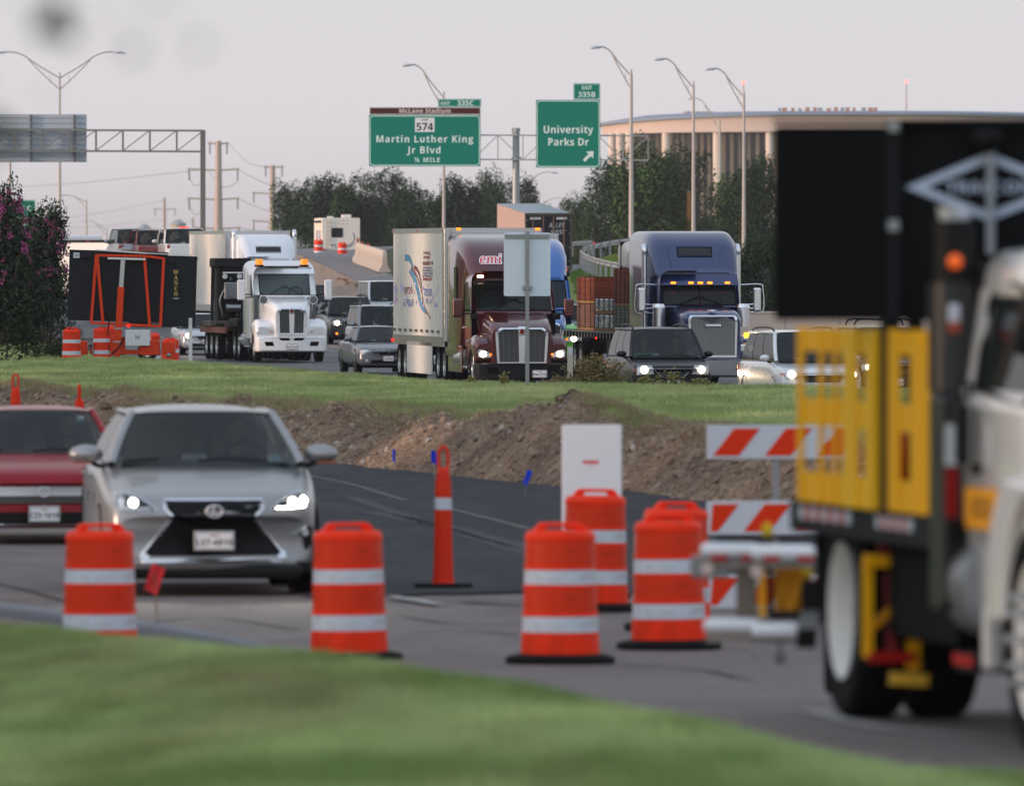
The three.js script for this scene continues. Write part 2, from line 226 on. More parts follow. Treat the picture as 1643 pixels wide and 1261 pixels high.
// ---------------------------------------------------------------- roads
const asphaltTex = (a, b, seed, crack) => { const t = grain(1024, (u, v) => { const k = 0.5 + 0.5 * tile((x, y, z) => fbm(x + seed, y, z, 6), u, v, 1.1), f = 0.5 + 0.5 * tile((x, y, z) => fbm(x, y, z + seed, 4), u, v, 13), st = 0.5 + 0.5 * tile((x, y, z) => n3(x * 0.35, y * 0.2, z + seed), u, v, 9); let g = 0.5 * k + 0.3 * f + 0.2 * st; if (crack) { const cr = Math.abs(tile((x, y, z) => fbm(x, y + seed, z, 4), u, v, 1.0)); if (cr < 0.011) g = -0.6; } return a.map((q, i) => lerp(q, b[i], clamp(g, -0.6, 1))); }, true); return t; };
{
  const oldTex = asphaltTex([0.36, 0.33, 0.32], [0.49, 0.455, 0.44], 2, true); oldTex.repeat.set(1 / 7, 1 / 22);
  const oldRough = grain(256, (u, v) => 0.55 + 0.4 * tile((x, y, z) => fbm(x, y, z, 5), u, v, 2)); oldRough.repeat.set(1 / 4, 1 / 9);
  const X0 = -40, X1 = 40, g = sheet(160, 260, (u, v) => { const d = lerp(46, 215, v), x = lerp(X0, X1, u); return V(x, d < crestD(x) + 0.4 ? Math.min(roadY(d), landY(x, d) - 0.12) : roadY(d), -d); });
  const uv = g.attributes.uv, p = g.attributes.position; for (let i = 0; i < p.count; i++) uv.setXY(i, p.getX(i), -p.getZ(i));
  structure('service_road', g, new THREE.MeshPhysicalMaterial({ map: oldTex, roughness: 0.85, specularIntensity: 0.45 }), 'old grey brown frontage road pavement');
  // fresh black asphalt, its rim wandering a little
  const rim = []; const rnd = rng(8); const line = (a, b, n) => { for (let i = 0; i < n; i++) { const t = i / n; rim.push([lerp(a[0], b[0], t) + (rnd() - 0.5) * 0.05, lerp(a[1], b[1], t) + (rnd() - 0.5) * 0.25]); } };
  line([-1.85, 101.2], [0.1, 102.6], 12); line([0.1, 102.6], [24, 104.5], 30); line([24, 104.5], [24, 178], 6); line([24, 178], [-6.4, 182], 6); line([-6.4, 182], [-3.3, 126], 20); line([-3.3, 126], [-1.85, 101.2], 20);
  const fg = new THREE.ShapeGeometry(poly(rim)); const fp = fg.attributes.position, fuv = fg.attributes.uv; for (let i = 0; i < fp.count; i++) { const x = fp.getX(i), d = fp.getY(i); fuv.setXY(i, x, d); fp.setXYZ(i, x, roadY(d) + 0.02, -d); } fg.computeVertexNormals();
  const newTex = asphaltTex([0.13, 0.135, 0.15], [0.27, 0.275, 0.29], 6, false); newTex.repeat.set(1 / 5, 1 / 30);
  structure('new_asphalt', fg, new THREE.MeshPhysicalMaterial({ map: newTex, roughness: 0.9, specularIntensity: 0.25 }), 'freshly laid black asphalt strip');
  // marks: dusty wheel lines on the new asphalt, lane dashes, edge line
  const stripe = (pts, w, lift, m, name, label) => { const L = [], c = new THREE.CatmullRomCurve3(pts.map((q) => V(q.x, 0, q.z))); const n = pts.length * 8; const f = sheet(1, n, (u, v) => { const q = c.getPoint(v), t = c.getTangent(v), sx = -t.z, sz = t.x; const x = q.x + sx * (u - 0.5) * w * (1 + 0.5 * n3(v * 30, u * 3)), z = q.z + sz * (u - 0.5) * w; return V(x, roadY(-z) + lift, z); }); structure(name, f, m, label); };
  const onRoad = (px, py) => { let s = (py - HORIZON) / EYE; for (let i = 0; i < 6; i++) s = (py - HORIZON) / (EYE - roadY(FOCAL / s)); return V((px - MIDX) / s, 0, -FOCAL / s); };
  const dust = mat(0x62605c, 0.95), dust2 = mat(0x45464a, 0.95), whiteLine = mat(0x9b9c9a, 0.8);
  stripe([onRoad(492, 765), onRoad(560, 779), onRoad(650, 806)], 0.09, 0.026, dust, 'tyre_dust_line', 'pale dusty wheel line on the new asphalt');
  stripe([onRoad(715, 818), onRoad(780, 834), onRoad(850, 852)], 0.10, 0.026, dust, 'tyre_dust_line');
  stripe([onRoad(590, 824), onRoad(700, 845), onRoad(860, 886)], 0.30, 0.024, dust2, 'tyre_dust_line');
  stripe([onRoad(560, 800), onRoad(760, 866), onRoad(900, 905)], 0.22, 0.024, dust2, 'tyre_dust_line');
  stripe([onRoad(626, 961), onRoad(664, 967), onRoad(702, 974)], 0.13, 0.03, whiteLine, 'lane_line', 'worn white lane dash in front of the slim orange post');
  stripe([onRoad(740, 966), onRoad(800, 970), onRoad(850, 972)], 0.2, 0.03, dust, 'lane_line');
  stripe([onRoad(1230, 1153), onRoad(1420, 1170), onRoad(1660, 1192)], 0.10, 0.008, whiteLine, 'edge_line', 'white edge line beside the foreground grass');
  const tar = mat(0x2b2a29, 0.9); stripe([onRoad(640, 990), onRoad(760, 1003), onRoad(860, 1001)], 0.04, 0.009, tar, 'tar_seam'); stripe([onRoad(650, 1018), onRoad(740, 1012), onRoad(830, 1020)], 0.035, 0.009, tar, 'tar_seam'); stripe([onRoad(1000, 1068), onRoad(1110, 1075), onRoad(1210, 1092)], 0.04, 0.009, tar, 'tar_seam'); stripe([onRoad(240, 1000), onRoad(330, 992), onRoad(480, 1012)], 0.035, 0.009, tar, 'tar_seam');
  // joint and gutter at the left
  stripe([onRoad(-40, 930), onRoad(40, 948), onRoad(110, 968)], 0.05, 0.006, mat(0x2a2725, 0.9), 'road_joint');
  const curb = []; for (const [px, py] of [[-60, 975], [20, 984], [110, 996], [230, 1012], [420, 1048], [560, 1080]]) curb.push(onRoad(px, py));
  structure('curb', sheet(6, 48, (u, v) => { const q = new THREE.CatmullRomCurve3(curb).getPoint(v); const prof = [[0, 0], [0, 0.06], [0.05, 0.085], [0.28, 0.085], [0.33, 0.06], [0.6, 0.03], [0.62, -0.02]][Math.round(u * 6)]; return V(q.x, roadY(-q.z) + prof[1], q.z + 0.9 - prof[0] * 3); }), mat(0x74757a, 0.9), 'worn grey kerb beside the leftmost barrel');
  // freeway
  const fTex = asphaltTex([0.27, 0.275, 0.285], [0.42, 0.42, 0.42], 12, true); fTex.repeat.set(1 / 8, 1 / 40);
  const fr = sheet(40, 150, (u, v) => { const d = 200 * Math.pow(5, v), x0 = edgeX(d), x = lerp(x0, x0 + 90 + 0.1 * d, u * u); return V(x, freeY(d), -d); });
  { const q = fr.attributes.position, w = fr.attributes.uv; for (let i = 0; i < q.count; i++) w.setXY(i, q.getX(i) - edgeX(-q.getZ(i)), -q.getZ(i)); }
  structure('freeway', fr, new THREE.MeshPhysicalMaterial({ map: fTex, roughness: 0.75, specularIntensity: 0.5 }), 'grey freeway pavement with traffic');
  const lane = (off, d0, d1, w, name, m = whiteLine) => structure(name, sheet(1, 30, (u, v) => { const d = lerp(d0, d1, v); return V(edgeX(d) + off + (u - 0.5) * w, freeY(d) + 0.012, -d); }), m);
  lane(2.6, 215, 640, 0.15, 'freeway_edge_line');
  for (let k = 0; k < 16; k++) lane(6.4, 260 + k * 12, 263 + k * 12, 0.14, 'freeway_lane_dash');
  for (let k = 0; k < 16; k++) lane(10.2, 260 + k * 12, 263 + k * 12, 0.14, 'freeway_lane_dash');
  const far = (pts) => structure('freeway_edge_line', sheet(1, 24, (u, v) => { const q = new THREE.CatmullRomCurve3(pts).getPoint(v); return V(q.x + (u - 0.5) * 0.22, freeY(-q.z) + 0.014, q.z); }), whiteLine);
  far([at(955, 545, 42), at(935, 520, 37), at(912, 500, 34), at(930, 475, 31)]);
}

// ---------------------------------------------------------------- raised ramp on the left of the maroon truck
const rampPts = [[575, 404, 30.0], [560, 415, 30.5], [565, 425, 31], [600, 438, 32.5], [635, 449, 34], [700, 468, 36.5], [760, 486, 39]];
{
  const rightEdge = [[640, 395, 24], [572, 418, 29], [600, 430, 31], [635, 443, 33.5], [700, 462, 36.5], [780, 482, 39]], leftEdge = [[440, 400, 24], [490, 412, 28.5], [540, 435, 31], [590, 457, 34], [640, 474, 37], [720, 500, 40]];
  const rc = new THREE.CatmullRomCurve3(rightEdge.map((q) => at(...q))), lc = new THREE.CatmullRomCurve3(leftEdge.map((q) => at(...q)));
  const rTex = asphaltTex([0.36, 0.36, 0.37], [0.47, 0.46, 0.46], 22, false); rTex.repeat.set(3, 2);
  structure('ramp_road', sheet(8, 60, (u, v) => lc.getPoint(v).lerp(rc.getPoint(v), u)), new THREE.MeshStandardMaterial({ map: rTex, roughness: 0.85 }), 'raised ramp road behind the freeway traffic');
  const dT = asphaltTex([0.43, 0.36, 0.30], [0.60, 0.53, 0.47], 31, false); dT.repeat.set(4, 2);
  structure('ramp_slope', sheet(24, 60, (u, v) => { const a = lc.getPoint(v), b = V(a.x - 2 - 7 * (1 - v), freeY(-a.z - 0) - 0.12, a.z + 20); const q = a.clone().lerp(b, u); q.y = lerp(a.y, b.y, Math.pow(u, 0.8)) + 0.16 * fbm(q.x * 0.8, q.z * 0.12, 2, 4) * Math.sin(u * Math.PI) - (u < 0.08 ? 0.02 : 0.05); return q; }), new THREE.MeshStandardMaterial({ map: dT, roughness: 1 }), 'bare sandy slope below the ramp');
  structure('ramp_back_slope', sheet(6, 40, (u, v) => { const a = rc.getPoint(v), b = V(a.x + 6, freeY(-a.z) - 0.15, a.z); return a.clone().lerp(b, u); }), mat(0x4c5038, 1));
  // undermined pavement lip
  const rnd = rng(77); const lip = []; for (let i = 0; i < 26; i++) { const q = lc.getPoint(0.46 + 0.3 * i / 26); const w = 0.25 + rnd() * 0.4; lip.push(box(w, 0.16 + rnd() * 0.14, 0.8, q.x - 0.1 - rnd() * 0.25, q.y - 0.2, q.z + 0.2, 0.04).rotateZ(0)); }
  tag(lone('broken_pavement_rim', lip, mat(0x6e5a48, 0.95), 'crumbled tan pavement rim along the ramp edge', 'rubble'), null, null, null, 'stuff');
  const prof = [[-0.30, 0], [-0.30, 0.08], [-0.14, 0.33], [-0.08, 1.07], [0.08, 1.07], [0.14, 0.33], [0.30, 0.08], [0.30, 0]];
  const cm = mat(0xc6beb2, 0.85, 0, { roughnessMap: dirtyTex });
  const bTex = canvas(256, 128, (g, w, h) => { g.fillStyle = '#b9b1a6'; g.fillRect(0, 0, w, h); const r = rng(4); for (let i = 0; i < 70; i++) { g.fillStyle = `rgba(${70 + r() * 60},${60 + r() * 50},${50 + r() * 40},${0.05 + r() * 0.1})`; const x = r() * w; g.fillRect(x, r() * h * 0.5, 2 + r() * 9, h); } for (let i = 0; i < 14; i++) { g.fillStyle = 'rgba(60,52,45,.3)'; g.beginPath(); g.arc(r() * w, h - 8 + r() * 10, 4 + r() * 7, 0, 7); g.fill(); } });
  const bm = new THREE.MeshStandardMaterial({ map: bTex, roughness: 0.9 });
  const pts = rc.getPoints(200).filter((_, i) => i >= 36 && i % 11 === 3 && i < 112);
  for (let i = 0; i < pts.length - 1; i++) {
    const a = pts[i], b = pts[i + 1], d = b.clone().sub(a), L = d.length() - 0.03; const s = poly(prof);
    const g = new THREE.ExtrudeGeometry(s, { depth: L, bevelEnabled: false }); { const p = g.attributes.position, uv = g.attributes.uv; for (let k = 0; k < p.count; k++) uv.setXY(k, p.getZ(k) / L + i * 0.37, p.getY(k)); }
    const o = thing('concrete_barrier', ['pale concrete barrier piece at the far upper end beside the motorhome', 'pale concrete barrier piece second from the motorhome on the ramp', 'pale concrete barrier piece on the ramp third from the motorhome', 'pale concrete barrier piece on the ramp fourth from the motorhome', 'pale concrete barrier piece just left of the white box trailer'][i] || 'concrete barrier piece on the ramp, mostly hidden behind the white box trailer', 'barrier', a, 0, 'concrete barrier pieces along the ramp');
    o.lookAt(b); part(o, 'barrier_block', g, bm); if (i < 4) part(o, 'marker', box(0.14, 0.12, 0.05, 0, 1.13, 0.1, 0.02), M.amberOff);
  }
}
// guard rails on the right, round the green island
function guardRail(pts, label) {
  const o = thing('guard_rail', label, 'guard rail'); const c = new THREE.CatmullRomCurve3(pts), n = pts.length * 8;
  const prof = [[0, 0.50], [0.05, 0.53], [0.05, 0.58], [0, 0.62], [0, 0.66], [0.05, 0.70], [0.05, 0.76], [0, 0.79]];
  part(o, 'rail', sheet(prof.length - 1, n, (u, v) => { const q = c.getPoint(v), t = c.getTangent(v), k = prof[Math.round(u * (prof.length - 1))]; return V(q.x + t.z * k[0] * 0.8, q.y + k[1], q.z - t.x * k[0] * 0.8); }), M.galv);
  const m = Math.max(3, Math.round(c.getLength() / 4)); for (let i = 0; i <= m; i++) { const q = c.getPoint(i / m); part(o, 'post', box(0.14, 0.85, 0.16, q.x, q.y + 0.3, q.z - 0.12), M.galv); }
}
guardRail([at(1062, 468, 35), at(1010, 452, 33.5), at(960, 440, 32), at(937, 430, 30.8), at(932, 424, 30)], 'steel guard rail curving round the near foot of the grass island');
guardRail([at(936, 418, 29.4), at(960, 412, 29), at(1000, 405, 28.6), at(1050, 404, 28)], 'steel guard rail along the top of the grass island, behind the near rail');
guardRail([at(890, 412, 27), at(930, 407, 27), at(950, 406, 27)], 'short far steel guard rail left of the dark pickup');
// concrete wall on the right
{
  const a = at(1172, 534, 43), b = at(1700, 541, 43), o = thing('concrete_wall', 'pale peach concrete median wall behind the blue truck and white minivan', 'wall');
  const L = b.x - a.x, n = 6; for (let i = 0; i < n; i++) part(o, 'wall_panel', box(L / n - 0.03, 1.5, 0.3, a.x + (i + 0.5) * L / n, at(0, 503, 43).y - 0.75, a.z), M.concrete);
  part(o, 'coping', box(L, 0.08, 0.38, a.x + L / 2, at(0, 503, 43).y + 0.045, a.z), M.concrete);
}

// ---------------------------------------------------------------- grass
function tuft(rnd, blades, w, lean) {
  const p = [], ix = [], n = [];
  for (let i = 0; i < blades; i++) {
    const a = rnd() * 6.283, ox = (rnd() - 0.5) * 0.5, oz = (rnd() - 0.5) * 0.5, h = 0.55 + rnd() * 0.45, lx = (rnd() - 0.5) * lean, lz = (rnd() - 0.5) * lean, cx = Math.cos(a) * w, cz = Math.sin(a) * w, k = p.length / 3;
    p.push(ox - cx, -0.05, oz - cz, ox + cx, -0.05, oz + cz, ox - cx * 0.8 + lx * 0.4, h * 0.6, oz - cz * 0.8 + lz * 0.4, ox + cx * 0.8 + lx * 0.4, h * 0.6, oz + cz * 0.8 + lz * 0.4, ox + lx, h, oz + lz);
    ix.push(k, k + 1, k + 3, k, k + 3, k + 2, k + 2, k + 3, k + 4);
  }
  const g = new THREE.BufferGeometry(); g.setAttribute('position', new THREE.Float32BufferAttribute(p, 3)); g.setIndex(ix); g.computeVertexNormals(); return g;
}
function sow(name, label, N, geo, spot, tone, size, seed) {
  const rnd = rng(seed), im = new THREE.InstancedMesh(geo, new THREE.MeshPhysicalMaterial({ color: 0xffffff, roughness: 0.9, transmission: 0.3, thickness: 0, specularIntensity: 0.15, side: THREE.DoubleSide }), N), m = new THREE.Matrix4(), q = new THREE.Quaternion(), e = new THREE.Euler(), c = new THREE.Color(); let k = 0;
  for (let tries = 0; k < N && tries < N * 8; tries++) { const s = spot(rnd); if (!s) continue; const [x, d] = s, h = size(x, d, rnd); if (h <= 0.01) continue; e.set((rnd() - 0.5) * 0.5, rnd() * 6.28, (rnd() - 0.5) * 0.5); m.compose(V(x, landY(x, d), -d), q.setFromEuler(e), V(h * (1 + rnd() * 0.5), h, h * (1 + rnd() * 0.5))); im.setMatrixAt(k, m); im.setColorAt(k, tone(c, x, d, rnd)); k++; }
  im.count = k; im.name = name; im.receiveShadow = true; scene.add(im); tag(im, label, null, null, 'stuff');
}
const grassTone = (a, b, dry) => (c, x, d, rnd) => { const k = clamp(0.45 + 1.3 * fbm(x * 0.5, d * 0.13, 4, 4) + 0.7 * n3(x * 2.3, d * 0.5, 6) + (rnd() - 0.5) * 0.4), dr = clamp(dry(x, d) + 0.4 * fbm(x * 0.7, d * 0.16, 8, 4) + (rnd() - 0.5) * 0.25); c.setRGB(lerp(a[0], b[0], k), lerp(a[1], b[1], k), lerp(a[2], b[2], k)); return c.lerp(new THREE.Color(0.30, 0.25, 0.15), dr); };
const rg = rng(41);
sow('foreground_grass', 'mown green grass of the foreground verge', 150000, tuft(rg, 7, 0.05, 0.9), (r) => { const d = 30 + 58 * r(), x = (r() - 0.5) * (d * 0.105 + 2); return d < crestD(x) + 2.2 ? [x, d] : null; }, grassTone([0.23, 0.34, 0.11], [0.44, 0.56, 0.25], (x, d) => 0.04 + 0.3 * sm(6, 0, Math.abs(d - crestD(x) + 6) + 2.5 * (x + 1))), (x, d, r) => 0.07 + 0.05 * r() + 0.03 * n3(x, d * 0.3), 43);
const inMedian = (x, d) => d > 128 && x < edgeX(d) - 0.3 && footT(x, d) > 0 && !isDirt(x, d);
sow('median_grass', 'rough green grass of the median beyond the dirt bank', 230000, tuft(rg, 6, 0.045, 0.9), (r) => { const d = 140 + 260 * Math.pow(r(), 1.15), x = (r() - 0.5) * (d * 0.1 + 3); return inMedian(x, d) ? [x, d] : null; }, grassTone([0.24, 0.34, 0.12], [0.46, 0.55, 0.25], (x, d) => 0.10 + 0.75 * sm(9, 1, (footT(x, d) - 2.2) * 5)), (x, d, r) => 0.10 + 0.12 * r() * (0.6 + 0.8 * clamp(0.5 + fbm(x * 0.4, d * 0.1, 3, 2))) - 0.05 * sm(8, 1, (footT(x, d) - 2.2) * 5), 44);
sow('island_grass', 'bright grass on the island inside the curved guard rail', 9000, tuft(rg, 6, 0.06, 0.9), (r) => { const x = 3.2 + 9 * r(), d = 550 + 130 * r(); return rampBump(x, d) > 0.25 ? [x, d] : null; }, grassTone([0.10, 0.19, 0.03], [0.15, 0.25, 0.05], () => 0.05), (x, d, r) => 0.12 + 0.1 * r(), 45);
sow('dry_weeds', 'dry straw litter along the top of the dirt bank', 15000, tuft(rg, 6, 0.03, 2.2), (r) => { const d = 140 + 70 * r(), x = -11 + 21 * r(), t = footT(x, d); return isDirt(x, d) && t > 1.1 && fbm(x * 0.9, d * 0.3, 6, 3) > 0.0 ? [x, d] : null; }, (c, x, d, r) => c.setRGB(0.26 + 0.1 * r(), 0.21 + 0.08 * r(), 0.13 + 0.05 * r()), (x, d, r) => 0.06 + 0.08 * r(), 46);
// ---------------------------------------------------------------- cars: nose at z = 0 facing +z, wheels on y = 0
const tyreCache = new Map();
function wheelGeo(r, w, rimR) {
  const k = [r, w, rimR].join(); if (tyreCache.has(k)) return tyreCache.get(k);
  const tyre = lathe([[rimR, -w * 0.42], [r * 0.86, -w * 0.5], [r * 0.95, -w * 0.47], [r, -w * 0.36], [r, -w * 0.14], [r * 0.985, -w * 0.12], [r * 0.985, -w * 0.09], [r, -w * 0.07], [r, w * 0.07], [r * 0.985, w * 0.09], [r * 0.985, w * 0.12], [r, w * 0.14], [r, w * 0.36], [r * 0.95, w * 0.47], [r * 0.86, w * 0.5], [rimR, w * 0.42]], 36).rotateZ(Math.PI / 2);
  const spokes = []; for (let i = 0; i < 5; i++) { const a = i * Math.PI * 0.4; spokes.push(box(0.03, rimR * 0.92, rimR * 0.24, 0, rimR * 0.48, 0, 0.01).rotateX(a)); }
  const rim = merge([lathe([[rimR * 0.8, -w * 0.4], [rimR * 1.02, -w * 0.43], [rimR * 1.02, w * 0.43], [rimR * 0.9, w * 0.4], [rimR * 0.86, w * 0.1]], 32).rotateZ(Math.PI / 2), ...spokes.flatMap((g) => [g.clone().translate(w * 0.34, 0, 0), g.clone().translate(-w * 0.34, 0, 0)]), cyl(rimR * 0.2, rimR * 0.2, w * 0.75, 0, 0, 0, 'x', 14)]);
  tyreCache.set(k, [tyre, rim]); return [tyre, rim];
}
function addWheel(o, x, y, z, r, w, rimR, rimMat = M.alu) { const g = sub(o, 'wheel', x, y, z), [t, m] = wheelGeo(r, w, rimR); part(g, 'tyre', t, M.rubber); part(g, 'rim', m, rimMat); return g; }
function plateTex(text, top = 'TEXAS', ink = '#2b2d3a', bg = '#dfe0e0') { return canvas(128, 64, (g, w, h) => { g.fillStyle = bg; g.fillRect(0, 0, w, h); g.strokeStyle = '#888'; g.lineWidth = 3; g.strokeRect(3, 3, w - 6, h - 6); g.fillStyle = ink; g.font = 'bold 30px sans-serif'; g.textAlign = 'center'; g.fillText(text, w / 2, 49); g.font = 'bold 11px sans-serif'; g.fillStyle = '#7a3a3a'; g.fillText(top, w / 2, 17); }); }
function addPlate(o, x, y, z, text, w = 0.305, tilt = 0) { const p = sub(o, 'number_plate', x, y, z); p.rotation.x = tilt; part(p, 'plate_backing', box(w + 0.02, w / 2 + 0.02, 0.012, 0, 0, 0, 0.004), M.steel); const g = new THREE.PlaneGeometry(w, w / 2); g.translate(0, 0, 0.009); part(p, 'plate_face', g, printed(plateTex(text), 0.5)); return p; }
function addMirror(o, x, y, z, m, w = 0.24, h = 0.15, side = 1) {
  const g = sub(o, 'side_mirror', x, y, z); const shell = ball(1, side * w * 0.55, h * 0.3, -0.02, w * 0.55, h * 0.52, 0.11, 18); part(g, 'mirror_shell', shell, m);
  part(g, 'mirror_arm', tube([V(-side * 0.05, -h * 0.35, -0.02), V(side * w * 0.18, -h * 0.3, 0), V(side * w * 0.45, -h * 0.05, 0)], 0.022, 6), M.trim); return g;
}
function seats(o, z1, z2, yb, w, m, room = 0.6) {
  for (const [z, k] of [[z1, 0], [z2, 1]]) for (const x of [-w * 0.48, w * 0.48]) part(o, 'seat', [box(0.48, 0.66, 0.16, x, yb + 0.06, z, 0.07), box(0.26, 0.19, 0.1, x, yb + Math.min(0.5, room - 0.16), z - 0.03, 0.05), box(0.48, 0.14, 0.5, x, yb - 0.3, z + 0.25, 0.06)], m);
}
// o: L length, W half width, yBot, hoodY, hoodEdge, wsBase (z of windscreen foot), belt, roofY, roofW, beltW, wsTop z, rearTop z, rearBase z, nose profile
function carBody(q) {
  const st = []; const ring = (w, yb, ye, yt, dzK) => {
    const ym = lerp(yb, ye, 0.45);
    const ctl = [[0, yb], [w * 0.55, yb], [w * 0.86, yb + 0.015], [w * 0.97, yb + 0.10], [w, ym], [w * 0.985, lerp(ym, ye, 0.6)], [w * 0.955, ye - 0.03], [w * 0.88, ye + (yt - ye) * 0.35], [w * 0.6, ye + (yt - ye) * 0.8], [w * 0.3, yt - 0.004], [0, yt]];
    return spline1(ctl, 26).map(([x, y]) => [x, y, dzK ? -dzK * Math.pow(Math.abs(x) / w, 2.4) : 0]);
  };
  for (const [u, wk, yb, ye, yt] of q.stations) st.push({ z: -u, ring: ring(q.W * wk, yb, ye, yt, q.bow * (1 - sm(0, q.bowFade || 1.5, u))) });
  return loft(st, true, 0.75);
}
function car(q) {
  const o = thing(q.name, q.label, q.cat, null, 0, q.group);
  const body = part(o, 'body', carBody(q), q.paint);
  // greenhouse
  const G = q.glass; const bw = G.beltW, rw = G.roofW, A = (s, u, v) => V(s * lerp(G.beltW, G.roofW, v), lerp(G.belt, G.roof, v), -lerp(G.wsBase, G.wsTop, v));
  const bow = G.bow ?? 0.16;
  const scr = (zb, zt, yb, yt, dir, wk, y0, y1) => sheet(16, 8, (u, v) => { const vv = lerp(y0, y1, v), x = (u * 2 - 1), w = lerp(bw, rw, vv) * wk; return V(x * w, lerp(yb, yt, vv) + 0.02 * (1 - x * x) * vv, -(lerp(zb, zt, vv) - dir * bow * (1 - x * x)) + 0); });
  part(o, 'windscreen', scr(G.wsBase, G.wsTop, G.belt, G.roof, 1, 0.965, 0, 0.985), q.tintFront ? M.tint : M.glass);
  part(o, 'rear_window', scr(G.rearBase, G.rearTop, G.belt, G.roof, -0.5, 0.93, 0.08, 0.97), M.tint);
  const zAt = (k, v) => k === 0 ? lerp(G.wsBase, G.wsTop, v) : lerp(G.rearBase, G.rearTop, v);
  for (const s of [-1, 1]) {
    const cuts = G.cuts || [0, 0.47, 0.82, 1];
    for (let i = 0; i < cuts.length - 1; i++) part(o, 'side_window', sheet(2, 5, (u, v) => { const vv = lerp(0.03, 0.94, v), a = lerp(cuts[i], cuts[i + 1], 0.03 + 0.94 * u), z = lerp(zAt(0, vv) + 0.08, zAt(1, vv) - 0.1, a); return V(s * (lerp(bw, rw, vv) + 0.008 + 0.03 * Math.sin(vv * Math.PI)), lerp(G.belt, G.roof, vv), -z); }), M.tint);
    for (let i = 1; i < cuts.length - 1; i++) part(o, 'pillar', sheet(2, 4, (u, v) => { const a = cuts[i], z = lerp(zAt(0, v) + 0.08, zAt(1, v) - 0.1, a) + (u - 0.5) * 0.12; return V(s * (lerp(bw, rw, v) + 0.003 + 0.03 * Math.sin(v * Math.PI)), lerp(G.belt, G.roof, v), -z); }), M.trim);
    part(o, 'front_pillar', tube([0, 0.25, 0.5, 0.75, 1].map((v) => V(s * (lerp(bw, rw, v) + 0.015 * Math.sin(v * 3.14)), lerp(G.belt, G.roof, v) - 0.01, -zAt(0, v) - 0.015)), G.pillar || 0.045, 12, 8), q.paint);
    part(o, 'rear_pillar', sheet(3, 5, (u, v) => { const z = zAt(1, v) - 0.12 + u * 0.16; return V(s * (lerp(bw, rw, v) + 0.01 - u * 0.05), lerp(G.belt, G.roof, v), -z); }), q.paint);
    part(o, 'belt_trim', box(0.02, 0.025, G.rearBase - G.wsBase - 0.25, s * (bw + 0.012), G.belt + 0.008, -(G.rearBase + G.wsBase) / 2), q.beltTrim || M.trim);
  }
  const crown = G.crown ?? 0.06;
  part(o, 'roof', [sheet(20, 14, (u, v) => { const x = u * 2 - 1, z = lerp(G.wsTop - 0.02, G.rearTop + 0.05, v); const e = Math.pow(Math.abs(x), 2.6); const fr = Math.pow(Math.abs(v * 2 - 1), 4); const zz = z - bow * 0.9 * (1 - x * x) * (1 - v) + bow * 0.4 * (1 - x * x) * v * 0; return V(x * (rw + 0.025), G.roof + crown * (1 - e) * (1 - 0.75 * fr) - 0.022 * Math.pow(Math.abs(x), 8), -zz); }), ...[-1, 1].map((s) => tube([V(s * (rw + 0.012), G.roof - 0.012, -G.wsTop), V(s * (rw + 0.028), G.roof - 0.005, -(G.wsTop + G.rearTop) / 2), V(s * (rw + 0.012), G.roof - 0.012, -G.rearTop)], 0.03, 10, 8))], q.roofPaint || q.paint);
  // cabin
  part(o, 'cabin_floor', box(bw * 1.8, 0.06, G.rearBase - G.wsBase - 0.3, 0, G.belt - 0.12 - 0.35, -(G.rearBase + G.wsBase) / 2 - 0.1), M.cabin);
  part(o, 'dashboard', [box(bw * 1.78, 0.14, 0.5, 0, G.belt - 0.06, -G.wsBase - 0.28, 0.06), box(bw * 1.7, 0.4, 0.25, 0, G.belt - 0.28, -G.wsBase - 0.5, 0.06)], M.cabin);
  part(o, 'steering_wheel', new THREE.TorusGeometry(0.18, 0.016, 8, 24).rotateX(-0.4).translate(q.driverX ?? 0.36, G.belt + 0.02, -G.wsBase - 0.72), M.trim);
  seats(o, -(G.wsBase + 1.5), -(G.wsBase + 2.35), G.belt - 0.05, bw * 0.95, q.seatMat || M.seat, G.roof - G.belt);
  part(o, 'mirror_inside', box(0.22, 0.07, 0.03, 0, G.roof - 0.1, -G.wsTop - 0.02 + bow * 0.6, 0.015), M.trim);
  for (const s of [-1, 1]) part(o, 'wiper', tube([V(s * 0.62 - 0.1, G.belt + 0.02, -G.wsBase + bow * 0.55 + 0.03), V(s * 0.3 - 0.1, G.belt + 0.05, -G.wsBase + bow * 0.85 + 0.02), V(s * 0.3 - 0.38, G.belt + 0.035, -G.wsBase + bow * 0.9 + 0.02)], 0.01, 8, 6), M.trim);
  // running gear
  const wr = q.wheelR, ww = q.wheelW || 0.215;
  for (const [z, tr] of [[q.axleF, 0], [q.axleR, 0]]) for (const s of [-1, 1]) { addWheel(o, s * (q.W - ww / 2 - 0.02), wr, -z, wr, ww, wr * 0.66); part(o, 'wheel_arch', [new THREE.TorusGeometry(wr + 0.05, 0.022, 8, 24, Math.PI).rotateY(Math.PI / 2).translate(s * (q.W - 0.025), wr, -z), new THREE.CylinderGeometry(wr + 0.05, wr + 0.05, 0.03, 28, 1, false).rotateZ(Math.PI / 2).translate(s * (q.W - 0.04), wr, -z)], M.trim); }
  part(o, 'underbody', slab(-q.W * 0.82, q.W * 0.82, 0.16, 0.34, -q.axleR - 0.3, -q.axleF + 0.2), M.soot);
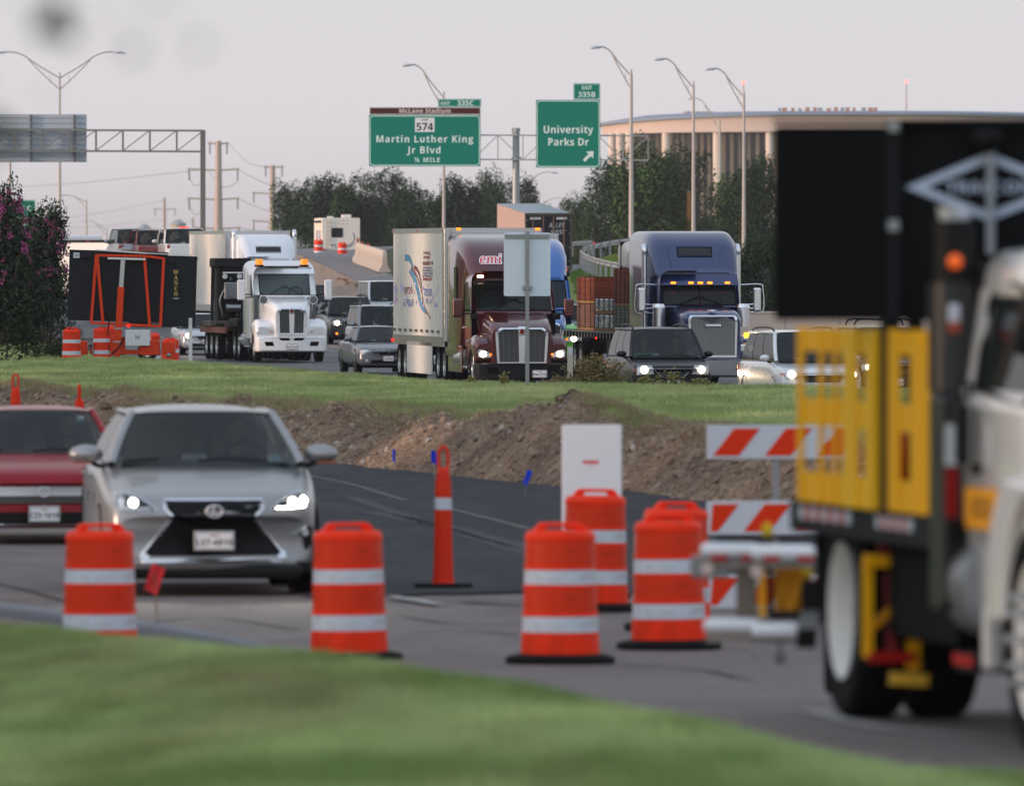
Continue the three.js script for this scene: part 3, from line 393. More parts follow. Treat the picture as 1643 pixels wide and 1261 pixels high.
  for (const s of [-1, 1]) { addMirror(o, s * (bw + 0.05), G.belt + 0.03, -(G.wsBase + 0.42), q.mirrorPaint || q.paint, q.mirrorW || 0.22, q.mirrorH || 0.15, s); for (const f of [0.42, 0.78]) part(o, 'door_handle', box(0.03, 0.03, 0.2, s * (q.W * 0.99), G.belt - 0.13, -lerp(G.wsBase + 0.3, G.rearBase, f * 0.9), 0.012), q.handleMat || q.paint); for (const f of [0.12, 0.45, 0.8]) part(o, 'door_seam', slab(s * q.W * 0.93, s * (q.W * 0.998), 0.42, G.belt - 0.28, -lerp(G.wsBase + 0.2, G.rearBase, f) - 0.004, -lerp(G.wsBase + 0.2, G.rearBase, f) + 0.004), M.soot); }
  for (const s of [-1, 1]) part(o, 'tail_light', box(0.22, 0.16, 0.1, s * (q.W - 0.16), G.belt - 0.16, -q.L + 0.06, 0.03), M.tailOff);
  o.front = body; return o;
}
const frontPart = (o, name, shape, m, t = 0.008, label, zMin) => part(o, name, onFront(o.front, shape, t, 0.1, zMin), m, label);
const both = (f) => { f(1); f(-1); };
const mirrorPts = (pts, s) => s > 0 ? pts : pts.map(([x, y]) => [-x, y]).reverse();
// a lit pair of lamps: the glowing lens and a light of its size in front of it
function lampLight(o, x, y, z, hex, k, r = 0.05) { const l = new THREE.SpotLight(new THREE.Color(hex), k * 0.03, 40, 0.5, 0.7, 2); l.position.set(x, y, z + 0.05); l.target.position.set(x * 1.1, y - 1.2, z + 14); l.castShadow = true; l.shadow.radius = 2; o.add(l, l.target); l.name = 'lamp_light'; l.target.name = 'lamp_target'; return l; }

// ---- the silver crossover in front
{
  const silver = new THREE.MeshPhysicalMaterial({ color: 0x979899, metalness: 0.55, roughness: 0.32, clearcoat: 0.3, clearcoatRoughness: 0.05 });
  const o = car({ name: 'silver_suv', label: 'silver crossover with a large black spindle grille and lit headlights, nearest car', cat: 'car', L: 4.89, W: 0.945, bow: 0.42, bowFade: 1.6, paint: silver, driverX: 0.38, wheelR: 0.385, wheelW: 0.235, axleF: 0.98, axleR: 3.77, mirrorW: 0.27, mirrorH: 0.17, seatMat: mat(0x77746c, 0.9), beltTrim: M.chrome,
    stations: [[0.0, 0.86, 0.30, 0.70, 0.74], [0.03, 0.90, 0.24, 0.80, 0.83], [0.09, 0.93, 0.21, 0.87, 0.90], [0.22, 0.955, 0.20, 0.915, 0.955], [0.45, 0.975, 0.2, 0.945, 1.00], [0.8, 0.99, 0.2, 1.00, 1.10], [1.18, 1, 0.21, 1.07, 1.185], [1.6, 1, 0.22, 1.14, 1.20], [2.2, 0.995, 0.23, 1.16, 1.19], [3.2, 1, 0.23, 1.18, 1.20], [4.2, 0.985, 0.25, 1.19, 1.20], [4.7, 0.95, 0.3, 1.12, 1.13], [4.89, 0.86, 0.4, 0.95, 0.98]],
    glass: { beltW: 0.815, roofW: 0.60, belt: 1.185, roof: 1.645, wsBase: 1.2, wsTop: 1.95, rearTop: 4.05, rearBase: 4.62, cuts: [0, 0.44, 0.78, 1], bow: 0.22, crown: 0.06, pillar: 0.042 } });
  const grille = [[-0.41, 0.875], [0.41, 0.875], [0.405, 0.80], [0.345, 0.735], [0.36, 0.70], [0.47, 0.555], [0.585, 0.40], [0.585, 0.37], [-0.585, 0.37], [-0.585, 0.40], [-0.47, 0.555], [-0.36, 0.70], [-0.345, 0.735], [-0.405, 0.80]];
  frontPart(o, 'grille', poly(grille), M.black, 0.006);
  for (let i = 0; i < 11; i++) { const y = 0.40 + i * 0.043, w = lut([[0.37, 0.56], [0.55, 0.45], [0.70, 0.34], [0.735, 0.33], [0.80, 0.38], [0.87, 0.39]], y); frontPart(o, 'grille_slat', poly([[-w, y], [w, y], [w, y + 0.013], [-w, y + 0.013]]), mat(0x202225, 0.3, 0.6), 0.014); }
  frontPart(o, 'hood_trim', poly([[-0.42, 0.872], [0.42, 0.872], [0.42, 0.892], [-0.42, 0.892]]), M.chrome, 0.016);
  both((s) => {
    frontPart(o, 'grille_frame', poly(mirrorPts([[0.42, 0.875], [0.432, 0.80], [0.372, 0.735], [0.385, 0.70], [0.50, 0.55], [0.63, 0.395], [0.63, 0.345], [0.55, 0.345], [0.55, 0.372], [0.588, 0.40], [0.47, 0.555], [0.36, 0.70], [0.342, 0.735], [0.40, 0.80]], s)), M.chrome, 0.018);
    for (let k = 0; k < 4; k++) frontPart(o, 'grille_stud', poly(mirrorPts([[0.365 + k * 0.028, 0.69 - k * 0.04], [0.395 + k * 0.03, 0.69 - k * 0.04], [0.38 + k * 0.03, 0.675 - k * 0.04], [0.35 + k * 0.028, 0.675 - k * 0.04]], s)), M.steel, 0.02);
    const hl = [[0.475, 0.775], [0.56, 0.86], [0.72, 0.945], [0.835, 0.955], [0.845, 0.86], [0.80, 0.795], [0.60, 0.765]];
    const g = sub(o, 'headlight'); 
    part(g, 'lamp_housing', onFront(o.front, poly(mirrorPts(hl, s)), 0.012, 0.08), mat(0x3b3f44, 0.12, 0.8));
    part(g, 'lamp_bezel', onFront(o.front, rimShape(mirrorPts(hl, s), 0.014), 0.02, 0.08), M.chrome);
    part(g, 'lamp_lens', onFront(o.front, disc(s * 0.685, 0.855, 0.036, 0.038), 0.022, 0.05), M.headlightCool);
    part(g, 'lamp_lens', onFront(o.front, disc(s * 0.785, 0.865, 0.03, 0.04), 0.022, 0.05), s > 0 ? M.headlightCool : M.lampOff);
    part(g, 'lamp_strip', onFront(o.front, poly(mirrorPts([[0.535, 0.795], [0.66, 0.795], [0.80, 0.81], [0.80, 0.83], [0.66, 0.812], [0.545, 0.81]], s)), 0.022, 0.06), s > 0 ? M.headlightCool : M.lampOff);
    frontPart(o, 'fog_recess', poly(mirrorPts([[0.70, 0.55], [0.83, 0.64], [0.865, 0.62], [0.865, 0.40], [0.80, 0.42], [0.78, 0.54]], s)), M.black, 0.008);
    frontPart(o, 'fog_trim', poly(mirrorPts([[0.675, 0.55], [0.79, 0.625], [0.815, 0.645], [0.80, 0.60], [0.72, 0.545]], s)), M.chrome, 0.016);
    frontPart(o, 'fog_lamp', disc(s * 0.80, 0.575, 0.032), M.lampOff, 0.014);
    part(o, 'skirt', slab(s * 0.70, s * 0.925, 0.20, 0.31, -0.75, -0.30, 0.03), M.trim);
    part(o, 'mirror_signal', box(0.16, 0.014, 0.02, s * 1.05, 1.19, -1.50, 0.006), M.amberOff);
  });
  frontPart(o, 'lower_trim', poly([[-0.62, 0.345], [0.62, 0.345], [0.60, 0.305], [-0.60, 0.305]]), M.chrome, 0.02);
  part(o, 'chin', box(1.5, 0.13, 0.3, 0, 0.225, -0.17, 0.05), M.trim);
  { const em = sub(o, 'emblem', 0, 0.775, 0.055); part(em, 'emblem_ring', new THREE.TorusGeometry(0.062, 0.009, 8, 32).scale(1.12, 0.86, 1), M.chrome); part(em, 'emblem_letter', prism(poly([[-0.012, 0.045], [0.01, 0.045], [-0.01, -0.016], [0.05, -0.016], [0.042, -0.034], [-0.04, -0.034]]), 0.014, 0.003), M.chrome); }
  addPlate(o, 0, 0.51, 0.03, 'LST·4810', 0.325);
  addPlateSticker(o);
  o.position.copy(at(343, HORIZON + EYE * 177, 177)); o.rotation.y = R(5.0); o.scale.x = 1.07;
  lampLight(o, 0.68, 0.855, 0.02, 0xfff2dc, 160); lampLight(o, -0.68, 0.855, 0.02, 0xfff2dc, 160);
}
function addPlateSticker(o) { part(o, 'windscreen_sticker', box(0.09, 0.06, 0.004, 0.60, 1.235, -1.28, 0.001).rotateX(0), mat(0xa9bcc8, 0.6)); }
// ---- the red sedan behind it
{
  const red = new THREE.MeshPhysicalMaterial({ color: 0x8c0616, metalness: 0, specularIntensity: 0.4, roughness: 0.32, clearcoat: 0.25, clearcoatRoughness: 0.05 });
  const o = car({ name: 'red_sedan', label: 'dark red sedan with a wide chrome grille bar following the silver crossover', cat: 'car', L: 4.8, W: 0.925, bow: 0.28, paint: red, wheelR: 0.33, axleF: 0.95, axleR: 3.72, driverX: 0.36, tintFront: false, seatMat: M.seatDark,
    stations: [[0.0, 0.86, 0.22, 0.62, 0.66], [0.03, 0.91, 0.19, 0.70, 0.72], [0.1, 0.94, 0.18, 0.75, 0.77], [0.3, 0.965, 0.18, 0.79, 0.83], [0.8, 0.99, 0.18, 0.84, 0.91], [1.3, 1, 0.18, 0.90, 0.97], [1.8, 1, 0.18, 0.95, 0.98], [3.5, 1, 0.19, 0.97, 0.98], [4.3, 0.97, 0.25, 0.99, 1.01], [4.7, 0.92, 0.32, 0.95, 0.97], [4.8, 0.84, 0.4, 0.85, 0.87]],
    glass: { beltW: 0.80, roofW: 0.585, belt: 0.95, roof: 1.405, wsBase: 1.32, wsTop: 2.1, rearTop: 3.45, rearBase: 4.2, cuts: [0, 0.52, 1], bow: 0.2, crown: 0.05, pillar: 0.04 } });
  frontPart(o, 'grille', poly([[-0.56, 0.565], [0.56, 0.565], [0.62, 0.50], [0.56, 0.435], [-0.56, 0.435], [-0.62, 0.50]]), M.black, 0.008);
  frontPart(o, 'grille_bar', poly([[-0.80, 0.62], [0.80, 0.62], [0.70, 0.545], [0.45, 0.52], [-0.45, 0.52], [-0.70, 0.545]]), mat(0xe8ebee, 0.35, 0.1), 0.03);
  for (let k = 0; k < 3; k++) frontPart(o, 'grille_slat', poly([[-0.55, 0.45 + k * 0.028], [0.55, 0.45 + k * 0.028], [0.55, 0.46 + k * 0.028], [-0.55, 0.46 + k * 0.028]]), M.steel, 0.014);
  both((s) => { frontPart(o, 'headlight', poly(mirrorPts([[0.42, 0.60], [0.80, 0.655], [0.83, 0.60], [0.78, 0.50], [0.60, 0.49]], s)), M.lampOff, 0.012); frontPart(o, 'headlight_frame', poly(mirrorPts([[0.44, 0.615], [0.80, 0.67], [0.80, 0.652], [0.44, 0.60]], s)), M.chrome, 0.026); frontPart(o, 'marker_light', poly(mirrorPts([[0.79, 0.62], [0.835, 0.63], [0.84, 0.53], [0.80, 0.53]], s)), s > 0 ? M.amber : M.amberOff, 0.022); });
  frontPart(o, 'lower_grille', poly([[-0.72, 0.30], [-0.55, 0.345], [0.55, 0.345], [0.72, 0.30], [0.70, 0.22], [-0.70, 0.22]]), M.black, 0.008);
  frontPart(o, 'lower_trim', poly([[-0.66, 0.225], [0.66, 0.225], [0.66, 0.205], [-0.66, 0.205]]), M.chrome, 0.018);
  { const em = sub(o, 'emblem', 0, 0.565, 0.035); part(em, 'emblem_frame', new THREE.TorusGeometry(0.06, 0.009, 8, 24).scale(1.05, 0.85, 1), M.chrome); part(em, 'emblem_letter', [bar(V(-0.028, 0.038, 0), V(-0.02, -0.038, 0), 0.012), bar(V(0.028, 0.038, 0), V(0.02, -0.038, 0), 0.012), bar(V(-0.024, 0, 0), V(0.024, 0, 0), 0.012)], M.chrome); }
  addPlate(o, 0, 0.33, 0.035, 'CZS·1619', 0.32);
  part(o, 'windscreen_sticker', box(0.08, 0.05, 0.004, 0.45, 1.32, -1.87), mat(0xa9bcc8, 0.6));
  o.position.copy(at(70, HORIZON + EYE * 150, 150)); o.rotation.y = R(4.2);
}

// ---- a plainer maker for the freeway cars
function trafficCar(q) {
  const S = q.S || 1, H = q.H, hoodY = q.hood, L = q.L, W = q.W, b = q.belt, nose = q.nose, wsB = q.wsBase;
  const o = car({ bow: 0.26, wheelR: q.wheelR || 0.33, axleF: 0.92, axleR: L - 0.95 - (q.van ? 0.1 : 0), ...q,
    stations: [[0, 0.86, 0.30, nose - 0.12, nose - 0.08], [0.03, 0.91, 0.25, nose - 0.04, nose], [0.1, 0.95, 0.23, nose, nose + 0.03], [0.35, 0.975, 0.22, lerp(nose, hoodY, 0.4), lerp(nose, hoodY, 0.45) + 0.03], [wsB * 0.75, 0.995, 0.22, hoodY - 0.04, hoodY + 0.02], [wsB + 0.25, 1, 0.22, b - 0.02, b], [L * 0.6, 1, 0.23, b, b + 0.01], [L - 0.5, 0.985, 0.25, q.tailY || b, (q.tailY || b) + 0.01], [L - 0.1, 0.95, 0.3, (q.tailY || b) - 0.03, (q.tailY || b) - 0.02], [L, 0.88, 0.38, (q.tailY || b) - 0.15, (q.tailY || b) - 0.12]],
    glass: { beltW: W * 0.88, roofW: q.roofW, belt: b, roof: H - 0.05, wsBase: wsB, wsTop: q.wsTop, rearTop: q.rearTop, rearBase: q.rearBase, cuts: q.cuts, bow: 0.18, crown: 0.05, pillar: q.pillar || 0.045 } });
  const gw = q.grilleW, g0 = q.grilleY - q.grilleH / 2, g1 = q.grilleY + q.grilleH / 2, k = q.grilleTaper ?? 0.75;
  const pts = [[-gw, g1], [gw, g1], [gw * k, g0], [-gw * k, g0]];
  frontPart(o, 'grille', poly(pts), M.black, 0.008); frontPart(o, 'grille_frame', rimShape(pts, 0.022), q.grilleFrame || M.chrome, 0.018);
  for (let i = 1; i < 4; i++) { const y = lerp(g0, g1, i / 4), w = lerp(gw * k, gw, i / 4) * 0.93; frontPart(o, 'grille_slat', poly([[-w, y - 0.007], [w, y - 0.007], [w, y + 0.007], [-w, y + 0.007]]), q.slat || M.steel, 0.014); }
  frontPart(o, 'emblem', disc(0, q.grilleY + (q.emblemDy || 0), q.emblemR || 0.05, (q.emblemR || 0.05) * 0.7), M.chrome, 0.024);
  both((s) => {
    const hx0 = q.lampX0, hx1 = q.lampX1, hy0 = q.lampY0, hy1 = q.lampY1, g = sub(o, 'headlight');
    part(g, 'lamp_housing', onFront(o.front, poly(mirrorPts([[hx0, hy0 + 0.02], [hx0 + 0.04, hy1 - 0.03], [hx1 - 0.02, hy1], [hx1, hy0 + 0.06], [hx1 - 0.06, hy0]], s)), 0.012, 0.09), M.lampOff);
    part(g, 'lamp_lens', onFront(o.front, disc(s * lerp(hx0, hx1, 0.5), (hy0 + hy1) / 2, q.lampR || 0.07), 0.022, 0.06), q.lit && q.lit !== -s * 2 ? M.headlight : M.lampOff);
    part(g, 'marker_light', onFront(o.front, poly(mirrorPts([[hx1 - 0.05, hy0 + 0.06], [hx1 - 0.03, hy1 - 0.02], [hx1 + 0.005, hy1 - 0.03], [hx1 + 0.01, hy0 + 0.07]], s)), 0.02, 0.09), M.amberOff);
    frontPart(o, 'fog_lamp', disc(s * W * 0.72, 0.40, 0.045), q.fogOn ? M.amber : M.lampOff, 0.014);
  });
  frontPart(o, 'lower_grille', poly([[-W * 0.55, 0.40], [W * 0.55, 0.40], [W * 0.6, 0.30], [-W * 0.6, 0.30]]), M.black, 0.008);
  if (q.bumperMat) frontPart(o, 'bumper_strip', poly([[-W * 0.93, 0.50], [W * 0.93, 0.50], [W * 0.93, 0.43], [-W * 0.93, 0.43]]), q.bumperMat, 0.016);
  part(o, 'chin', box(W * 1.6, 0.12, 0.25, 0, 0.26, -0.2, 0.05), M.trim);
  addPlate(o, 0, q.plateY || 0.46, 0.03, q.plate || 'BRK·2047', 0.305);
  if (q.rails) for (const s of [-1, 1]) part(o, 'roof_rail', tube([V(s * (q.roofW - 0.04), H - 0.03, -q.wsTop - 0.3), V(s * (q.roofW - 0.04), H + 0.025, -q.wsTop - 0.45), V(s * (q.roofW - 0.04), H + 0.025, -q.rearTop + 0.35), V(s * (q.roofW - 0.04), H - 0.02, -q.rearTop + 0.12)], 0.022, 16), M.trim);
  if (q.crossBars) for (const z of q.crossBars) part(o, 'roof_bar', [tube([V(-q.roofW, H + 0.0, -z), V(-q.roofW + 0.06, H + 0.12, -z), V(0, H + 0.14, -z), V(q.roofW - 0.06, H + 0.12, -z), V(q.roofW, H, -z)], 0.02, 24)], M.trim);
  o.position.copy(q.pos); o.rotation.y = R(q.yaw ?? 7);
  if (q.spot) both((s) => lampLight(o, s * lerp(q.lampX0, q.lampX1, 0.5), (q.lampY0 + q.lampY1) / 2, 0.0, 0xffdcae, q.spot));
  return o;
}
const onFree = (px, s) => { const d = FOCAL / s; return V((px - MIDX) / s, freeY(d) + 0.02, -d); };
const metal = (c, m = 0.6, r = 0.32) => new THREE.MeshPhysicalMaterial({ color: c, metalness: m, roughness: r, clearcoat: 0.4, clearcoatRoughness: 0.06 });
trafficCar({ name: 'dark_minivan', label: 'dark grey minivan with both headlights lit, ahead of the blue truck', cat: 'car', paint: new THREE.MeshPhysicalMaterial({ color: 0x111215, roughness: 0.35, specularIntensity: 0.5, clearcoat: 0.15, clearcoatRoughness: 0.08 }), L: 5.1, W: 0.98, H: 1.76, belt: 1.06, hood: 0.98, nose: 0.86, wsBase: 0.98, wsTop: 1.85, rearTop: 4.7, rearBase: 4.98, roofW: 0.70, cuts: [0, 0.35, 0.68, 1], van: true, wheelR: 0.34, grilleW: 0.50, grilleY: 0.70, grilleH: 0.2, grilleTaper: 0.55, emblemR: 0.07, lampX0: 0.46, lampX1: 0.92, lampY0: 0.65, lampY1: 0.90, lampR: 0.085, lit: 1, spot: 130, plateY: 0.45, plate: 'DHV·5382', rails: true, pos: onFree(1081, 68.5), yaw: 7.5, fogOn: false, handleMat: M.chrome });
trafficCar({ name: 'white_minivan', label: 'white minivan with one bright headlight, half hidden behind the yellow barricades', cat: 'car', paint: paint(0xd9dcde, 0, 0.25), L: 5.1, W: 0.99, H: 1.78, belt: 1.08, hood: 1.0, nose: 0.86, wsBase: 1.0, wsTop: 1.85, rearTop: 4.7, rearBase: 4.98, roofW: 0.72, cuts: [0, 0.35, 0.68, 1], van: true, wheelR: 0.34, grilleW: 0.5, grilleY: 0.72, grilleH: 0.2, grilleTaper: 0.85, lampX0: 0.52, lampX1: 0.93, lampY0: 0.68, lampY1: 0.92, lampR: 0.085, lit: 1, spot: 130, plate: 'FKM·7710', rails: true, pos: onFree(1322, 71.5), yaw: 10.5 });
trafficCar({ name: 'grey_sedan', label: 'grey older sedan with an oval grille beside the white box trailer', cat: 'car', paint: metal(0x70757c, 0.55), L: 5.0, W: 0.925, H: 1.43, belt: 0.95, hood: 0.90, nose: 0.74, wsBase: 1.35, wsTop: 2.15, rearTop: 3.4, rearBase: 4.1, roofW: 0.60, cuts: [0, 0.5, 1], grilleW: 0.36, grilleY: 0.63, grilleH: 0.14, grilleTaper: 0.8, lampX0: 0.48, lampX1: 0.86, lampY0: 0.57, lampY1: 0.72, plateY: 0.45, plate: 'L4·8754', bumperMat: metal(0x9a9ea3, 0.5), pos: onFree(623, 53.2), yaw: 8.5 });
trafficCar({ name: 'silver_sedan', label: 'silver sedan with lit headlight left of the white flatbed truck', cat: 'car', paint: metal(0xb9bfc6, 0.5), L: 4.7, W: 0.90, H: 1.46, belt: 0.95, hood: 0.90, nose: 0.75, wsBase: 1.15, wsTop: 1.95, rearTop: 3.3, rearBase: 4.1, roofW: 0.59, cuts: [0, 0.5, 1], grilleW: 0.36, grilleY: 0.58, grilleH: 0.12, lampX0: 0.46, lampX1: 0.85, lampY0: 0.58, lampY1: 0.78, lampR: 0.08, lit: 1, spot: 80, plate: 'GTR·3301', pos: onFree(331, 45.5), yaw: 7 });
trafficCar({ name: 'dark_suv', label: 'dark sport utility with roof rails and lit headlights right of the white flatbed truck', cat: 'car', paint: metal(0x22262c, 0.4), L: 4.9, W: 0.95, H: 1.80, belt: 1.12, hood: 1.05, nose: 0.92, wsBase: 1.2, wsTop: 1.8, rearTop: 4.5, rearBase: 4.85, roofW: 0.70, cuts: [0, 0.4, 0.74, 1], wheelR: 0.37, grilleW: 0.44, grilleY: 0.80, grilleH: 0.26, grilleTaper: 0.9, lampX0: 0.46, lampX1: 0.88, lampY0: 0.70, lampY1: 0.90, lampR: 0.085, lit: 1, spot: 80, fogOn: true, plate: 'HJB·9046', rails: true, pos: onFree(569, 42.5), yaw: 8 });
trafficCar({ name: 'grey_suv', label: 'pale grey sport utility with tall roof between the grey sedan and the dark one', cat: 'car', paint: metal(0x8b9299, 0.45), L: 4.8, W: 0.93, H: 1.84, belt: 1.10, hood: 1.04, nose: 0.92, wsBase: 1.15, wsTop: 1.7, rearTop: 4.5, rearBase: 4.75, roofW: 0.71, cuts: [0, 0.4, 0.74, 1], wheelR: 0.36, grilleW: 0.42, grilleY: 0.80, grilleH: 0.2, lampX0: 0.48, lampX1: 0.88, lampY0: 0.72, lampY1: 0.9, plate: 'KPD·1180', rails: true, pos: onFree(621, 46.5), yaw: 8 });
trafficCar({ name: 'white_van', label: 'white van with an orange square on its windscreen behind the grey cars', cat: 'van', paint: paint(0xdfe3e6), L: 5.4, W: 1.0, H: 2.05, belt: 1.25, hood: 1.15, nose: 1.0, wsBase: 1.0, wsTop: 1.6, rearTop: 5.1, rearBase: 5.3, roofW: 0.80, cuts: [0, 0.3, 0.65, 1], van: true, wheelR: 0.38, grilleW: 0.45, grilleY: 0.85, grilleH: 0.24, lampX0: 0.5, lampX1: 0.92, lampY0: 0.78, lampY1: 0.98, plate: 'NVL·6072', pos: onFree(632, 39.5), yaw: 8 });
trafficCar({ name: 'black_pickup', label: 'black pickup half hidden behind the right mirror of the white flatbed truck', cat: 'pickup', paint: metal(0x1a2028, 0.4), L: 5.6, W: 0.98, H: 1.92, belt: 1.22, hood: 1.14, nose: 1.02, wsBase: 1.35, wsTop: 1.95, rearTop: 3.6, rearBase: 3.75, tailY: 1.18, roofW: 0.74, cuts: [0, 0.55, 1], wheelR: 0.40, grilleW: 0.5, grilleY: 0.86, grilleH: 0.28, lampX0: 0.54, lampX1: 0.9, lampY0: 0.78, lampY1: 0.98, plate: 'JWT·2265', pos: onFree(500, 39.5), yaw: 8 });
trafficCar({ name: 'navy_sedan', label: 'dark blue car glimpsed between the green truck nose and the brick load', cat: 'car', paint: metal(0x22344e, 0.4), L: 4.6, W: 0.9, H: 1.55, belt: 1.0, hood: 0.95, nose: 0.8, wsBase: 1.1, wsTop: 1.8, rearTop: 3.4, rearBase: 4.2, roofW: 0.6, cuts: [0, 0.5, 1], grilleW: 0.36, grilleY: 0.62, grilleH: 0.14, lampX0: 0.46, lampX1: 0.85, lampY0: 0.62, lampY1: 0.8, plate: 'CLM·4418', pos: onFree(928, 43), yaw: 7 });
trafficCar({ name: 'racked_suv', label: 'dark sport utility with black roof bars behind the yellow barricades', cat: 'car', paint: metal(0x1d2126, 0.4), L: 4.9, W: 0.95, H: 1.78, belt: 1.12, hood: 1.05, nose: 0.92, wsBase: 1.2, wsTop: 1.8, rearTop: 4.5, rearBase: 4.85, roofW: 0.70, cuts: [0, 0.4, 0.74, 1], wheelR: 0.37, grilleW: 0.44, grilleY: 0.80, grilleH: 0.22, lampX0: 0.48, lampX1: 0.9, lampY0: 0.72, lampY1: 0.9, lit: 1, plate: 'RTA·3954', crossBars: [2.0, 3.3], pos: onFree(1440, 68), yaw: 7.5 });
